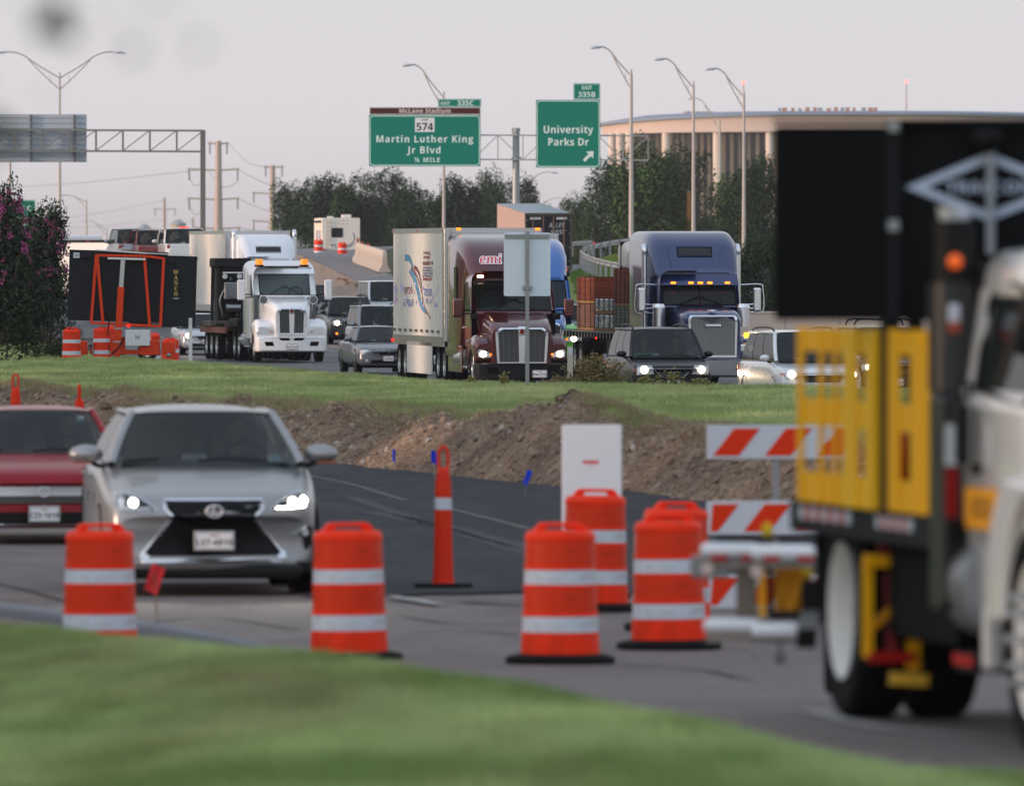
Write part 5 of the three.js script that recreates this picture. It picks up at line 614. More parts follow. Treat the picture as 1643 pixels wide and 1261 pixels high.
// ---- maroon tractor with white printed box trailer
{
  const pos = onFree(838, 62.2), Mr = new THREE.MeshPhysicalMaterial({ color: 0x4a0e16, metalness: 0.25, roughness: 0.28, clearcoat: 1, clearcoatRoughness: 0.05 });
  const word = () => { const s = roundRect(-0.86, 3.12, -0.48, 3.34, 0.05); return s; };
  const o = semi({ name: 'maroon_semi', label: 'maroon aerodynamic tractor with lit headlights behind the white sign back', pos, yaw: 7.5, paint: Mr, plate: 'P04·7715', plateX: 0.45, len: 8.2, hoodW: 0.94, grilleW: 0.70, g0: 0.60, g1: 1.54, hoodLen: 1.75, ws0: 1.98, ws1: 2.72, wsW: 0.98, rake: 0.75, cabW: 1.1, cabRoof: 3.0, cabRear: 3.7, fy: 1.36, hy: 0.86, b0: 0.17, b1: 0.62, bumperPaint: mat(0x17181a, 0.5), spine: true, frameW: 0.08, lit: 1, spot: 130, drives: [6.6, 7.9], skirt: true, mirrorW: 0.26, mirrorH: 0.3, mirrorOut: 0.36, plainBumper: true, lampRim: M.trim, grilleMat: mat(0x4a4a48, 0.5, 0.7),
    sleeper: { stations: [[2.4, 0.96, 2.82, 0.2, 2.7], [2.7, 1.06, 3.2, 0.26, 2.8], [3.1, 1.12, 3.58, 0.32, 2.6], [3.6, 1.18, 3.80, 0.36, 0.8], [4.4, 1.22, 3.92, 0.34], [6.2, 1.22, 3.95, 0.3]] } });
  // the fleet lettering on the fairing
  { const t = canvas(256, 96, (g, w, h) => { g.clearRect(0, 0, w, h); g.font = 'bold italic 84px serif'; g.lineWidth = 10; g.strokeStyle = '#e9ecef'; g.fillStyle = '#c21f2b'; g.strokeText('emi', 14, 74); g.fillText('emi', 14, 74); }); const g = new THREE.PlaneGeometry(0.95, 0.36, 6, 3); const p = g.attributes.position; const fm = o.sleeper; const probe = new THREE.Mesh(fm.geometry, new THREE.MeshBasicMaterial()); for (let i = 0; i < p.count; i++) { const x = p.getX(i) - 0.36, y = p.getY(i) + 3.30; caster.set(V(x, y, 6), V(0, 0, -1)); const h = caster.intersectObject(probe)[0]; p.setXYZ(i, x, y, (h ? h.point.z : -3) + 0.012); } g.computeVertexNormals(); part(o, 'lettering', g, new THREE.MeshStandardMaterial({ map: t, transparent: true, alphaTest: 0.4, roughness: 0.5 })); }
  part(o, 'clearance_lamp', [box(0.16, 0.05, 0.06, -0.78, 2.86, -2.42, 0.02)], M.headlight);
  for (const s of [-1, 1]) { part(o, 'fender_mirror', [box(0.2, 0.16, 0.12, s * 1.08, 1.82, -1.35, 0.04), bar(V(s * 1.0, 1.75, -1.4), V(s * 0.92, 1.45, -1.3), 0.03)], M.black); part(o, 'quarter_window', sheet(1, 1, (u, v) => V(s * 1.226, lerp(2.3, 3.1, v), -lerp(3.9, 4.4, u))), M.tint); }
  // trailer
  const T = boxTrailer({ label: 'white box trailer with red and blue swoosh print behind the maroon tractor', pos, yaw: 7.5, z0: 6.0, z1: 17.0, top: 4.12, bottom: 1.12, skin: trailerWhite, rib: 0.5, bogie: [14.9, 16.2] });
  part(T, 'side_skirt', slab(-1.32, -1.28, 0.25, 1.1, -13.8, -8.4, 0.01), trailerWhite);
  part(T, 'front_radius', [cyl(0.12, 0.12, 2.95, -1.2, 2.62, -6.02, 'y', 16)], M.alu);
  const pr = canvas(1024, 256, (g, w, h) => { g.clearRect(0, 0, w, h); g.lineCap = 'round'; const r = rng(12);   // swoosh of ribbons, blocks of small lettering, sparkles
    const sw = (c, pts, w0, w1) => { const k = new THREE.CatmullRomCurve3(pts.map(([x, y]) => V(x, y, 0))); g.strokeStyle = c; for (let i = 0; i < 60; i++) { const a = k.getPoint(i / 60), b = k.getPoint((i + 1) / 60); g.lineWidth = lerp(w0, w1, i / 60); g.beginPath(); g.moveTo(a.x, a.y); g.lineTo(b.x, b.y); g.stroke(); } };
    sw('#2f7fa8', [[262, 66], [340, 68], [390, 84], [415, 104]], 20, 9); sw('#4f9cc0', [[370, 106], [440, 118], [510, 150], [560, 182], [610, 205], [676, 222]], 14, 15); sw('#2f6ea8', [[350, 106], [430, 126], [500, 160], [560, 196], [640, 222]], 10, 6); sw('#7d2a34', [[384, 98], [470, 112], [550, 140], [605, 170], [655, 208], [784, 242]], 7, 3); sw('#6a222c', [[446, 94], [520, 104], [580, 134], [608, 172], [618, 200]], 12, 6);
    const words = (c, x0, y0, x1, rows, rh, lw) => { g.fillStyle = c; for (let k = 0; k < rows; k++) for (let x = x0; x < x1;) { const lw2 = 6 + r() * 16; if (r() < 0.8) g.fillRect(x, y0 + k * rh + r() * 2, lw2, lw); if (r() < 0.6) g.fillRect(x, y0 + k * rh, 5, rh * 0.8); x += lw2 + 5; } };
    words('#7a3a40', 640, 48, 770, 2, 13, 6); words('#6f2f37', 624, 76, 806, 1, 14, 10); words('#5b5a86', 622, 92, 812, 4, 8, 4); words('#8a2a30', 630, 124, 808, 1, 12, 7); words('#8a4a58', 236, 152, 400, 3, 7, 4); words('#5a7fb8', 218, 188, 424, 3, 7, 4); words('#4a7ab8', 655, 156, 806, 3, 7, 4); words('#6a8ac0', 690, 184, 806, 2, 8, 4);
    for (let i = 0; i < 74; i++) { const x = i < 20 ? 20 + r() * 60 : 150 + r() * 830; g.fillStyle = ['#f2ecff', '#cdb8ff', '#b0a0ee', '#ffd8ee'][i % 4]; g.beginPath(); g.ellipse(x, 140 + r() * 66, 9 + r() * 5, 3.2, -0.4, 0, 7); g.fill(); } });
  const pg = quad(V(-1.318, 1.6, -16.9), V(-1.318, 1.6, -6.1), V(-1.318, 3.95, -6.1), V(-1.318, 3.95, -16.9)); part(T, 'side_print', pg, new THREE.MeshStandardMaterial({ map: pr, transparent: true, alphaTest: 0.35, roughness: 0.45 }));
  const num = canvas(64, 320, (g, w, h) => { g.clearRect(0, 0, w, h); g.fillStyle = '#1a1a1c'; g.font = 'bold 58px sans-serif'; g.textAlign = 'center'; '16263'.split('').forEach((c, i) => g.fillText(c, 32, 56 + i * 62)); }); part(T, 'trailer_number', new THREE.PlaneGeometry(0.2, 1.0).translate(-1.16, 2.45, -5.965), new THREE.MeshStandardMaterial({ map: num, transparent: true, alphaTest: 0.4, roughness: 0.5 }));
  part(T, 'refrigeration_unit', [slab(-0.9, 0.9, 2.4, 3.95, -5.95, -5.5, 0.08)], M.whiteFlat); part(T, 'reflective_tape', Array.from({ length: 9 }, (_, i) => slab(-1.336, -1.325, 1.36, 1.43, -7.2 - i * 1.2, -6.75 - i * 1.2)), mat(0x5a4a4a, 0.4)); part(T, 'rear_lamp', box(0.06, 0.08, 0.1, -1.33, 1.1, -16.9), M.tail);
  part(T, 'marker_light', [box(0.12, 0.07, 0.04, -0.9, 4.1, -5.97), box(0.12, 0.07, 0.04, 1.2, 4.1, -5.97)], M.amber);
}
// ---- blue and green tractor partly hidden behind the maroon one
{
  const pos = onFree(868, 56.5), G = paint(0x58b02a, 0, 0.3), B = paint(0x1f5fa8, 0.1, 0.3);
  semi({ name: 'green_semi', label: 'tractor with bright green hood and blue cab half hidden behind the maroon one', pos, yaw: 7, paint: B, fenderPaint: G, bumperPaint: G, plate: 'T51·9920', len: 8, hoodW: 0.92, grilleW: 0.62, g0: 0.62, g1: 1.55, hoodLen: 1.75, ws0: 2.0, ws1: 2.75, wsW: 0.98, rake: 0.7, cabW: 1.1, cabRoof: 3.0, cabRear: 3.7, fy: 1.5, hy: 1.1, b0: 0.2, b1: 0.75, spine: true, lit: 1, drives: [6.6, 7.9], mirrorMat: M.black, lampRim: M.trim,
    sleeper: { stations: [[2.4, 0.96, 2.85, 0.2, 2.7], [2.8, 1.08, 3.3, 0.28, 2.8], [3.3, 1.15, 3.7, 0.34, 0.8], [4.4, 1.22, 3.95, 0.34], [6.0, 1.22, 3.97, 0.3]] } });
  boxTrailer({ label: 'white box trailer behind the blue and green tractor', pos, yaw: 7, z0: 6.4, z1: 18, skin: trailerWhite, bogie: [15.6, 16.9] });
}
// ---- blue long nose tractor with a flatbed of stone and brick packs
{
  const pos = onFree(1145, 61.5); pos.y -= 0.02; const B = new THREE.MeshPhysicalMaterial({ color: 0x1b2f5c, metalness: 0.35, roughness: 0.3, clearcoat: 1, clearcoatRoughness: 0.05 });
  semi({ name: 'blue_semi', label: 'blue long nose tractor with chrome grille, bumper and twin stacks', pos, yaw: 8, paint: B, plate: 'BX7·4406', plateX: -0.85, len: 8.6, hoodW: 0.80, grilleW: 0.66, g0: 0.76, g1: 1.86, grillePts: [[-0.63, 0.76], [0.63, 0.76], [0.66, 1.76], [0.60, 1.86], [-0.60, 1.86], [-0.66, 1.76]], hoodLen: 2.3, ws0: 2.12, ws1: 2.62, wsW: 0.96, rake: 0.22, cabW: 1.06, cabRoof: 3.02, cabRear: 3.9, fender: 1.18, fy: 1.3, hy: 1.0, b0: 0.24, b1: 0.72, bumperPaint: M.brushed, plainBumper: true, topBar: true, hoodOrnament: true, squareLamp: true, lit: 1, spot: 130, split: true, visor: 0.28, lamps: [-0.8, -0.28, 0, 0.28, 0.8], lampY: 2.70, lampZ: 0.34, lampMat: glow(0xff7a14, 2.2, 0xd06010), grilleMat: mat(0x77797a, 0.35, 0.9), barMat: mat(0x8d8f90, 0.3, 1), grilleBars: 16, frameW: 0.07, drives: [7.0, 8.3], stacks: true, stackX: 1.24, stackTop: 3.58, stackZ: -0.15, airCleaner: true, mirrorMat: M.chrome, mirrorFrame: true, armMat: M.chrome, mirrorW: 0.2, mirrorH: 0.45, mirrorOut: 0.48, tankMat: M.chrome,
    sleeper: { stations: [[2.75, 0.96, 2.98, 0.2, 2.86], [2.95, 1.10, 3.1, 0.2, 2.85], [3.3, 1.16, 3.65, 0.34, 2.8], [3.8, 1.20, 3.98, 0.36, 0.8], [4.5, 1.22, 4.06, 0.3], [6.6, 1.22, 4.06, 0.28]], window: [-0.44, 3.42, 0.44, 3.62], ridges: [-0.70, 0.70], ry0: 3.15, ry1: 3.85 } });
  const ty = R(6.6), T = thing('flatbed_trailer', 'black flatbed trailer carrying stone and brick packs behind the blue truck', 'trailer', pos.clone(), ty);
  part(T, 'deck', slab(-1.28, 1.28, 1.22, 1.36, -22, -7.4, 0.02), M.dark); part(T, 'side_rail', slab(-1.33, -1.27, 1.16, 1.34, -22, -7.4), M.steel); for (let i = 0; i < 20; i++) part(T, 'stake_pocket', box(0.05, 0.16, 0.16, -1.345, 1.24, -8 - i * 0.7), M.black); part(T, 'beam', [slab(-0.6, -0.4, 0.7, 1.22, -21.5, -8), slab(0.4, 0.6, 0.7, 1.22, -21.5, -8)], M.soot); for (const z of [18.6, 19.9]) for (const s of [-1, 1]) dual(T, s * 0.95, 0.52, -z); part(T, 'marker_light', box(0.04, 0.06, 0.06, -1.36, 1.16, -14), M.tail);
  part(T, 'tool_box', slab(-1.25, -0.7, 0.55, 1.15, -12.5, -10.5, 0.03), M.black);
  const course = (a, b, n, seed) => grain(128, (u, v) => { const row = v * n, k = row % 1, g = 0.5 + 0.5 * n3(Math.floor(row) * 3.1 + seed, Math.floor((u * 5 + Math.floor(row) * 0.5)) * 1.7, seed); const e = (k < 0.12) ? 0.35 : 1; return a.map((q, i) => lerp(q, b[i], g) * e); }, true);
  const red = printed(course([0.36, 0.17, 0.12], [0.52, 0.29, 0.21], 11, 2), 0.9), brown = printed(course([0.36, 0.26, 0.22], [0.52, 0.39, 0.33], 9, 5), 0.9), grey = printed(course([0.33, 0.35, 0.30], [0.48, 0.49, 0.42], 7, 9), 0.9), wrap = new THREE.MeshPhysicalMaterial({ color: 0x6d7580, roughness: 0.25, clearcoat: 0.6, bumpMap: grain(128, (u, v) => 0.5 + 0.5 * tile((x, y, z) => fbm(x, y, z, 4), u, v, 1.2)), bumpScale: 0.06 });
  const packs = [['red brick pack standing alone at the rear end of the flatbed', -1.0, 0, 21.3, 19.5, 1.36, 2.32, red], ['brown stone pack, lower of the tall rear pair on the flatbed', -1.25, 1.2, 19.3, 15.4, 1.36, 2.08, brown], ['reddish stone pack, upper of the tall rear pair on the flatbed', -1.25, 1.2, 19.3, 15.4, 2.1, 2.82, red], ['grey plastic wrapped pack, lower of the two in the middle', -1.25, 1.2, 15.1, 11.2, 1.36, 1.80, wrap], ['grey plastic wrapped pack, upper of the two in the middle', -1.25, 1.2, 15.0, 11.3, 1.83, 2.24, wrap], ['grey green stone pack right behind the blue cab, lower one', -1.25, 1.2, 11.0, 8.0, 1.36, 2.04, grey], ['red brick pack right behind the blue cab, upper one', -1.25, 1.2, 11.0, 8.0, 2.06, 3.06, red]];
  for (const [label, x0, x1, z1, z0, y0, y1, m] of packs) { const c = V((x0 + x1) / 2, y0, -(z0 + z1) / 2).applyAxisAngle(V(0, 1, 0), ty).add(pos), o = thing('stone_pack', label, 'stone pack', c, ty, 'packs on the flatbed'); const w = x1 - x0, L = z1 - z0, h = y1 - y0; part(o, 'pack', box(w, h - 0.08, L, 0, (h - 0.08) / 2 + 0.08, 0, 0.03), m); part(o, 'pallet', [box(w, 0.03, L, 0, 0.065, 0), ...[-1, 0, 1].map((k) => box(0.1, 0.05, L, k * (w / 2 - 0.06), 0.025, 0))], M.wood); for (let i = 0; i < 3; i++) part(o, 'strap', box(w + 0.03, h - 0.05, 0.05, 0, (h - 0.05) / 2 + 0.06, -L / 2 + L * (i + 0.6) / 3.2), M.black); }
  const c = V(-0.9, 3.06, -9.0).applyAxisAngle(V(0, 1, 0), ty).add(pos), tp = thing('tarp_bundle', 'pale folded tarpaulin standing on top of the packs behind the blue cab', 'tarpaulin', c, ty); part(tp, 'tarp', loft([{ z: 0.9, ring: halfRound(0.35, 0, 0.55, 0.2, 0.1) }, { z: 0.2, ring: halfRound(0.4, 0, 0.74, 0.2, 0.1) }, { z: -1.0, ring: halfRound(0.36, 0, 0.7, 0.2, 0.1) }]), mat(0xc9c2b8, 0.8)); part(tp, 'strap', box(0.84, 0.72, 0.05, 0, 0.36, 0.0, 0.02), M.black);
}
// ---- dark box trailer driving away
{
  const pos = at(880, 466, 29.2), o = thing('dark_trailer', 'dark rear doors of a box trailer driving away up the road', 'trailer', V(pos.x, freeY(610), pos.z), R(6)); o.rotation.x = 0.04; const D = mat(0x1a1d22, 0.55);
  // its rear faces us: rear face at z = 0, body runs away
  part(o, 'trailer_box', slab(-1.28, 1.28, 1.1, 4.1, -15, 0, 0.02), mat(0xb29a90, 0.6)); part(o, 'roof_sheet', slab(-1.27, 1.27, 4.10, 4.13, -15, -0.02), mat(0x8b98a2, 0.4, 0.5));
  for (const s of [-1, 1]) { part(o, 'rear_door', slab(s * 0.02, s * 1.2, 1.2, 4.0, 0.0, 0.05, 0.01), D); for (const x of [0.28, 0.85]) part(o, 'lock_rod', cyl(0.025, 0.025, 2.7, s * x, 2.6, 0.08, 'y', 8), mat(0x6e5a50, 0.5, 0.5)); part(o, 'tail_light', box(0.3, 0.12, 0.06, s * 0.9, 1.0, 0.03, 0.02), M.tail); part(o, 'door_hinge', Array.from({ length: 4 }, (_, i) => box(0.12, 0.06, 0.04, s * 1.2, 1.5 + i * 0.75, 0.06)), M.steel); }
  const t = canvas(256, 256, (g, w, h) => { g.fillStyle = '#1b1e23'; g.fillRect(0, 0, w, h); g.fillStyle = '#c9ccd0'; g.fillRect(14, 6, 66, 12); g.fillRect(176, 6, 66, 12); g.font = 'bold italic 34px sans-serif'; g.fillStyle = '#a9adb3'; g.fillText('ALLEY', 128, 60); g.fillText('WEST', 140, 96); for (let i = 0; i < 4; i++) { g.fillStyle = '#3a3f45'; g.fillRect(10, 120 + i * 30, 236, 3); } g.fillStyle = '#cdd0d2'; g.fillRect(140, 168, 80, 30); });
  part(o, 'door_print', new THREE.PlaneGeometry(2.3, 2.7).translate(0, 2.62, 0.056), printed(t, 0.5)); part(o, 'rear_frame', [slab(-1.3, -1.2, 1.0, 4.12, -0.05, 0.09), slab(1.2, 1.3, 1.0, 4.12, -0.05, 0.09), slab(-1.3, 1.3, 4.0, 4.14, -0.05, 0.09), slab(-1.2, 1.2, 0.88, 1.1, -0.05, 0.06)], mat(0x4a4742, 0.5, 0.4)); part(o, 'bumper_guard', [slab(-1.0, 1.0, 0.5, 0.6, -0.05, 0.05), slab(-0.7, -0.62, 0.5, 0.9, -0.03, 0.03), slab(0.62, 0.7, 0.5, 0.9, -0.03, 0.03)], M.steel); for (const z of [1.2, 2.5]) for (const s of [-1, 1]) dual(o, s * 0.95, 0.52, -z);
}
// ---- dark pickup at the bend, seen from behind
{
  const p = at(969, 404, 20), o = thing('dark_pickup', 'dark red pickup with tall tail lights driving away at the guard rail bend', 'pickup', p, R(4)); const D = metal(0x2a0d0d, 0.4);
  part(o, 'bed', loft([{ z: 0, ring: halfRound(0.92, 0.55, 1.1, 0.08, 0.1) }, { z: -0.06, ring: halfRound(0.97, 0.5, 1.14, 0.08, 0.1) }, { z: -5.2, ring: halfRound(0.97, 0.5, 1.12, 0.1, 0.1) }, { z: -5.5, ring: halfRound(0.9, 0.55, 1.0, 0.2, 0.1) }]), D); part(o, 'cab', loft([{ z: -1.8, ring: halfRound(0.88, 1.05, 1.2, 0.05, 0.05) }, { z: -1.95, ring: halfRound(0.78, 1.05, 1.84, 0.14, 0.05) }, { z: -3.4, ring: halfRound(0.76, 1.05, 1.86, 0.14, 0.05) }, { z: -4.1, ring: halfRound(0.86, 1.05, 1.2, 0.05, 0.05) }]), D); part(o, 'rear_window', new THREE.PlaneGeometry(1.3, 0.42).translate(0, 1.56, -1.86), mat(0x101215, 0.08)); for (const s of [-1, 1]) { part(o, 'tail_light', box(0.16, 0.5, 0.06, s * 0.82, 0.9, 0.02, 0.03), glow(0xff2a1a, 1.3, 0xb01510)); part(o, 'work_lamp', ball(0.06, s * 0.5, 1.84, -1.9), M.lampOff); for (const z of [1.1, 4.4]) addWheel(o, s * 0.84, 0.4, -z, 0.4, 0.25, 0.25); } part(o, 'rear_bumper', box(1.85, 0.2, 0.14, 0, 0.55, 0.06, 0.04), M.black); part(o, 'tailgate', box(1.4, 0.44, 0.03, 0, 0.88, 0.01, 0.01), D);
}
// ---- motorhome on the ramp
{
  const p = at(547, 424, 25), o = thing('motorhome', 'cream motorhome with swoosh stripes seen from behind on the ramp', 'motorhome', p, R(4.5)); const C = mat(0xdcd8cc, 0.5);
  part(o, 'body_shell', slab(-1.22, 1.22, 0.35, 2.98, -8.5, 0, 0.06), C); const t = canvas(256, 288, (g, w, h) => { g.fillStyle = '#dcd9cf'; g.fillRect(0, 0, w, h); g.lineCap = 'round'; const c = (col, lw, a) => { g.strokeStyle = col; g.lineWidth = lw; g.beginPath(); g.moveTo(a[0], a[1]); g.quadraticCurveTo(a[2], a[3], a[4], a[5]); g.stroke(); }; c('#55565a', 7, [120, 205, 250, 195, 212, 108]); c('#6a6b70', 5, [90, 215, 190, 210, 236, 176]); c('#8b8c90', 5, [130, 232, 200, 214, 256, 150]); g.fillStyle = '#77777a'; for (let i = 0; i < 3; i++) { g.fillRect(112 + i * 26, 18, 12, 5); g.fillRect(112 + i * 26, 40, 12, 5); } g.fillRect(60, 190, 34, 10); });
  part(o, 'rear_panel', new THREE.PlaneGeometry(2.4, 2.6).translate(0, 1.68, 0.012), printed(t, 0.5)); part(o, 'rear_window', slab(-0.62, 0.12, 1.72, 2.34, 0.0, 0.03, 0.02), mat(0x15181c, 0.06)); part(o, 'roof_unit', [slab(0.2, 0.8, 2.98, 3.2, -3, -2.2, 0.05), slab(-0.6, -0.2, 2.98, 3.1, -5, -4.4, 0.04)], C); part(o, 'ladder', [tube([V(-0.95, 0.8, 0.07), V(-0.95, 2.9, 0.07)], 0.018), tube([V(-0.7, 0.8, 0.07), V(-0.7, 2.9, 0.07)], 0.018), ...Array.from({ length: 7 }, (_, i) => tube([V(-0.95, 1 + i * 0.28, 0.07), V(-0.7, 1 + i * 0.28, 0.07)], 0.014))], M.steel); for (const s of [-1, 1]) { part(o, 'tail_light', box(0.26, 0.1, 0.05, s * 1.02, 0.95, 0.02, 0.02), M.tailOff); for (const z of [2.2, 7]) addWheel(o, s * 1.05, 0.42, -z, 0.42, 0.26, 0.26); } part(o, 'bumper', box(2.4, 0.16, 0.14, 0, 0.42, 0.05, 0.03), C); part(o, 'vent_cap', cyl(0.1, 0.1, 0.03, -0.12, 0.72, 0.02, 'z'), M.black); part(o, 'number_plate', box(0.3, 0.16, 0.02, 1.0, 0.72, 0.02), M.whiteFlat); part(o, 'awning', cyl(0.07, 0.07, 6, -1.28, 2.75, -3.6, 'z', 10), M.dark); part(o, 'side_window', [slab(-1.235, -1.22, 1.6, 2.2, -3, -1.6), slab(-1.235, -1.22, 1.6, 2.2, -6, -4.4)], mat(0x15181c, 0.06));
}
// ---- car carrier far left with cars on its deck, and the trucks beyond the sign board
{
  const P = onFree(262, 38.5), ty = R(8); const o = thing('car_carrier', 'steel car carrier trailer with rows of amber lights behind the message board', 'trailer', P, ty); const S = mat(0x55595d, 0.5, 0.5);
  part(o, 'upper_deck', [slab(-1.25, 1.25, 2.1, 2.24, -13, 1.2, 0.02)], S); part(o, 'lower_deck', [slab(-1.25, 1.25, 0.8, 0.95, -13, 1.2, 0.02)], S); for (const z of [0.9, -3, -7, -11]) for (const s of [-1, 1]) part(o, 'deck_post', slab(s * 1.18, s * 1.25, 0.8, 2.2, z - 0.08, z + 0.08), S); part(o, 'light_row', Array.from({ length: 6 }, (_, i) => ball(0.055, -0.4 + i * 0.33, 1.98, 1.24)), glow(0xff9030, 4, 0xff9030)); part(o, 'light_row', Array.from({ length: 5 }, (_, i) => ball(0.05, -0.2 + i * 0.27, 0.72, 1.24)), glow(0xff9030, 3, 0xff9030)); part(o, 'shade_panel', slab(-1.2, 1.2, 0.95, 2.1, -0.4, -0.3), M.soot); for (const z of [0.2, -1.2]) for (const s of [-1, 1]) dual(o, s * 0.95, 0.5, z - 0.6, 0.5);
  const deck = (x, y, z) => V(x, y, z).applyAxisAngle(V(0, 1, 0), ty).add(P);
  const pk = { name: 'white_pickup', cat: 'pickup', paint: paint(0xdfe0e2), L: 5.6, W: 0.98, H: 1.86, belt: 1.22, hood: 1.14, nose: 1.02, wsBase: 1.35, wsTop: 1.95, rearTop: 3.6, rearBase: 3.75, tailY: 1.18, roofW: 0.8, cuts: [0, 0.55, 1], wheelR: 0.38, grilleW: 0.5, grilleY: 0.86, grilleH: 0.28, lampX0: 0.54, lampX1: 0.9, lampY0: 0.78, lampY1: 0.98 };
  const a = trafficCar({ ...pk, label: 'white pickup seen from behind on the upper deck of the car carrier', plate: 'VDC·5519', pos: deck(0.9, 2.26, -4), yaw: 188 }); part(a, 'brake_light', box(0.4, 0.05, 0.04, 0, 1.87, -3.62, 0.01), M.tail); part(a, 'tailgate', box(1.6, 0.5, 0.03, 0, 0.92, -5.6, 0.01), M.white);
  trafficCar({ ...pk, name: 'grey_pickup', cat: 'pickup', paint: metal(0x8b8f94, 0.4), label: 'grey pickup on the car carrier, second in the row left of the white one', plate: 'VDC·5520', pos: deck(-0.55, 2.26, -9.5), yaw: 188 });
  trafficCar({ ...pk, name: 'red_pickup', cat: 'pickup', paint: metal(0x6d1a1a, 0.4), label: 'dark red vehicle squeezed between the grey and white ones on the carrier', plate: 'VDC·5521', pos: deck(0.05, 2.2, -7.2), yaw: 188 });
  const p2 = onFree(190, 33.5); boxTrailer({ label: 'white trailer with dark roof far behind the message board', pos: V(p2.x + 1.0, p2.y - 0.75, p2.z), yaw: 32, z0: 0, z1: 5.4, top: 3.85, skin: M.white, ribs: false, rail: M.black, bogie: [3.5] });
  const p3 = at(128, 470, 29), b = thing('white_bus', 'white high vehicle far off beside the pink flowering bush', 'bus', p3, R(10)); part(b, 'body_shell', slab(-1.25, 1.25, 0.4, 3.2, -9, 0, 0.15), paint(0xd3d9df)); part(b, 'windscreen', slab(-1.1, 1.1, 1.5, 2.7, 0, 0.03, 0.02), mat(0x2c3338, 0.08)); part(b, 'side_windows', slab(-1.27, -1.24, 1.6, 2.6, -8.5, -0.4), mat(0x2c3338, 0.08)); for (const s of [-1, 1]) { addWheel(b, s * 1.05, 0.48, -1.8, 0.48, 0.28, 0.28); addWheel(b, s * 1.05, 0.48, -7, 0.48, 0.28, 0.28); part(b, 'headlight', box(0.3, 0.18, 0.04, s * 0.9, 0.9, 0.01, 0.02), M.lampOff); }
}
// ---------------------------------------------------------------- work zone: barrels, posts, barricade, boards
const onPave = (px, s, dy = 0) => { const d = FOCAL / s; return V((px - MIDX) / s, roadY(d) + dy, -d); };
const scuffed = (base, dirt, seed, k) => canvas(256, 256, (g, w, h) => { g.fillStyle = base; g.fillRect(0, 0, w, h); const r = rng(seed); for (let i = 0; i < 60; i++) { g.fillStyle = dirt + (0.03 + k * r()).toFixed(3) + ')'; const x = r() * w, y = r() * h; g.beginPath(); g.ellipse(x, y, 2 + r() * 26, 1 + r() * 12, r() * 3, 0, 7); g.fill(); } for (let i = 0; i < 70; i++) { g.strokeStyle = dirt + (0.05 + k * 1.6 * r()).toFixed(3) + ')'; g.lineWidth = 0.6 + r() * 2; const x = r() * w, y = r() * h; g.beginPath(); g.moveTo(x, y); g.lineTo(x + (r() - 0.5) * 60, y + (r() - 0.5) * 16); g.stroke(); } });
const barrelPlastic = new THREE.MeshPhysicalMaterial({ map: scuffed('#f03206', 'rgba(70,30,20,', 3, 0.10), roughness: 0.5, specularIntensity: 0.35 }), barrelWhite = new THREE.MeshPhysicalMaterial({ map: scuffed('#c6ced6', 'rgba(80,75,70,', 4, 0.07), roughness: 0.45, specularIntensity: 0.4 }), barrelSheet = new THREE.MeshPhysicalMaterial({ map: scuffed('#d8330c', 'rgba(60,25,15,', 5, 0.10), roughness: 0.45, specularIntensity: 0.4 });
function makeBarrel() {
  const o = thing('traffic_barrel', 'x', 'traffic barrel');
  const band = [[0.055, 0.30], [0.23, 0.293], [0.235, 0.286], [0.365, 0.283], [0.37, 0.29], [0.385, 0.29], [0.39, 0.278], [0.575, 0.274], [0.58, 0.281], [0.59, 0.281], [0.595, 0.272], [0.715, 0.268], [0.72, 0.276], [0.735, 0.276], [0.74, 0.266], [0.925, 0.260], [0.93, 0.267], [0.965, 0.266], [1.0, 0.248], [1.005, 0.2], [0.985, 0.18], [0.985, 0.0]];
  part(o, 'barrel_body', lathe(band.map(([y, r]) => [r, y]), 40), barrelPlastic);
  for (const [a, b, r0, r1] of [[0.24, 0.362, 0.2875, 0.2845], [0.60, 0.712, 0.2735, 0.2695]]) part(o, 'white_band', lathe([[r0 - 0.003, a], [r0, a + 0.002], [r1, b - 0.002], [r1 - 0.003, b]], 40), barrelWhite);
  for (const [a, b, r0, r1] of [[0.395, 0.57, 0.2795, 0.2755], [0.745, 0.92, 0.2675, 0.2615]]) part(o, 'orange_band', lathe([[r0 - 0.003, a], [r0, a + 0.002], [r1, b - 0.002], [r1 - 0.003, b]], 40), barrelSheet);
  { const hs = poly([[-0.235, 0.975], [-0.165, 1.055], [-0.145, 1.066], [0.145, 1.066], [0.165, 1.055], [0.235, 0.975]]); hs.holes.push(poly([[-0.12, 1.0], [0.12, 1.0], [0.10, 1.036], [-0.10, 1.036]])); part(o, 'handle', prism(hs, 0.075, 0.012, -0.037), barrelPlastic); }
  part(o, 'rubber_base', lathe([[0.22, 0.0], [0.40, 0.0], [0.42, 0.02], [0.41, 0.055], [0.33, 0.075], [0.28, 0.08]], 40), M.rubber);
  return o;
}
const barrel0 = makeBarrel();
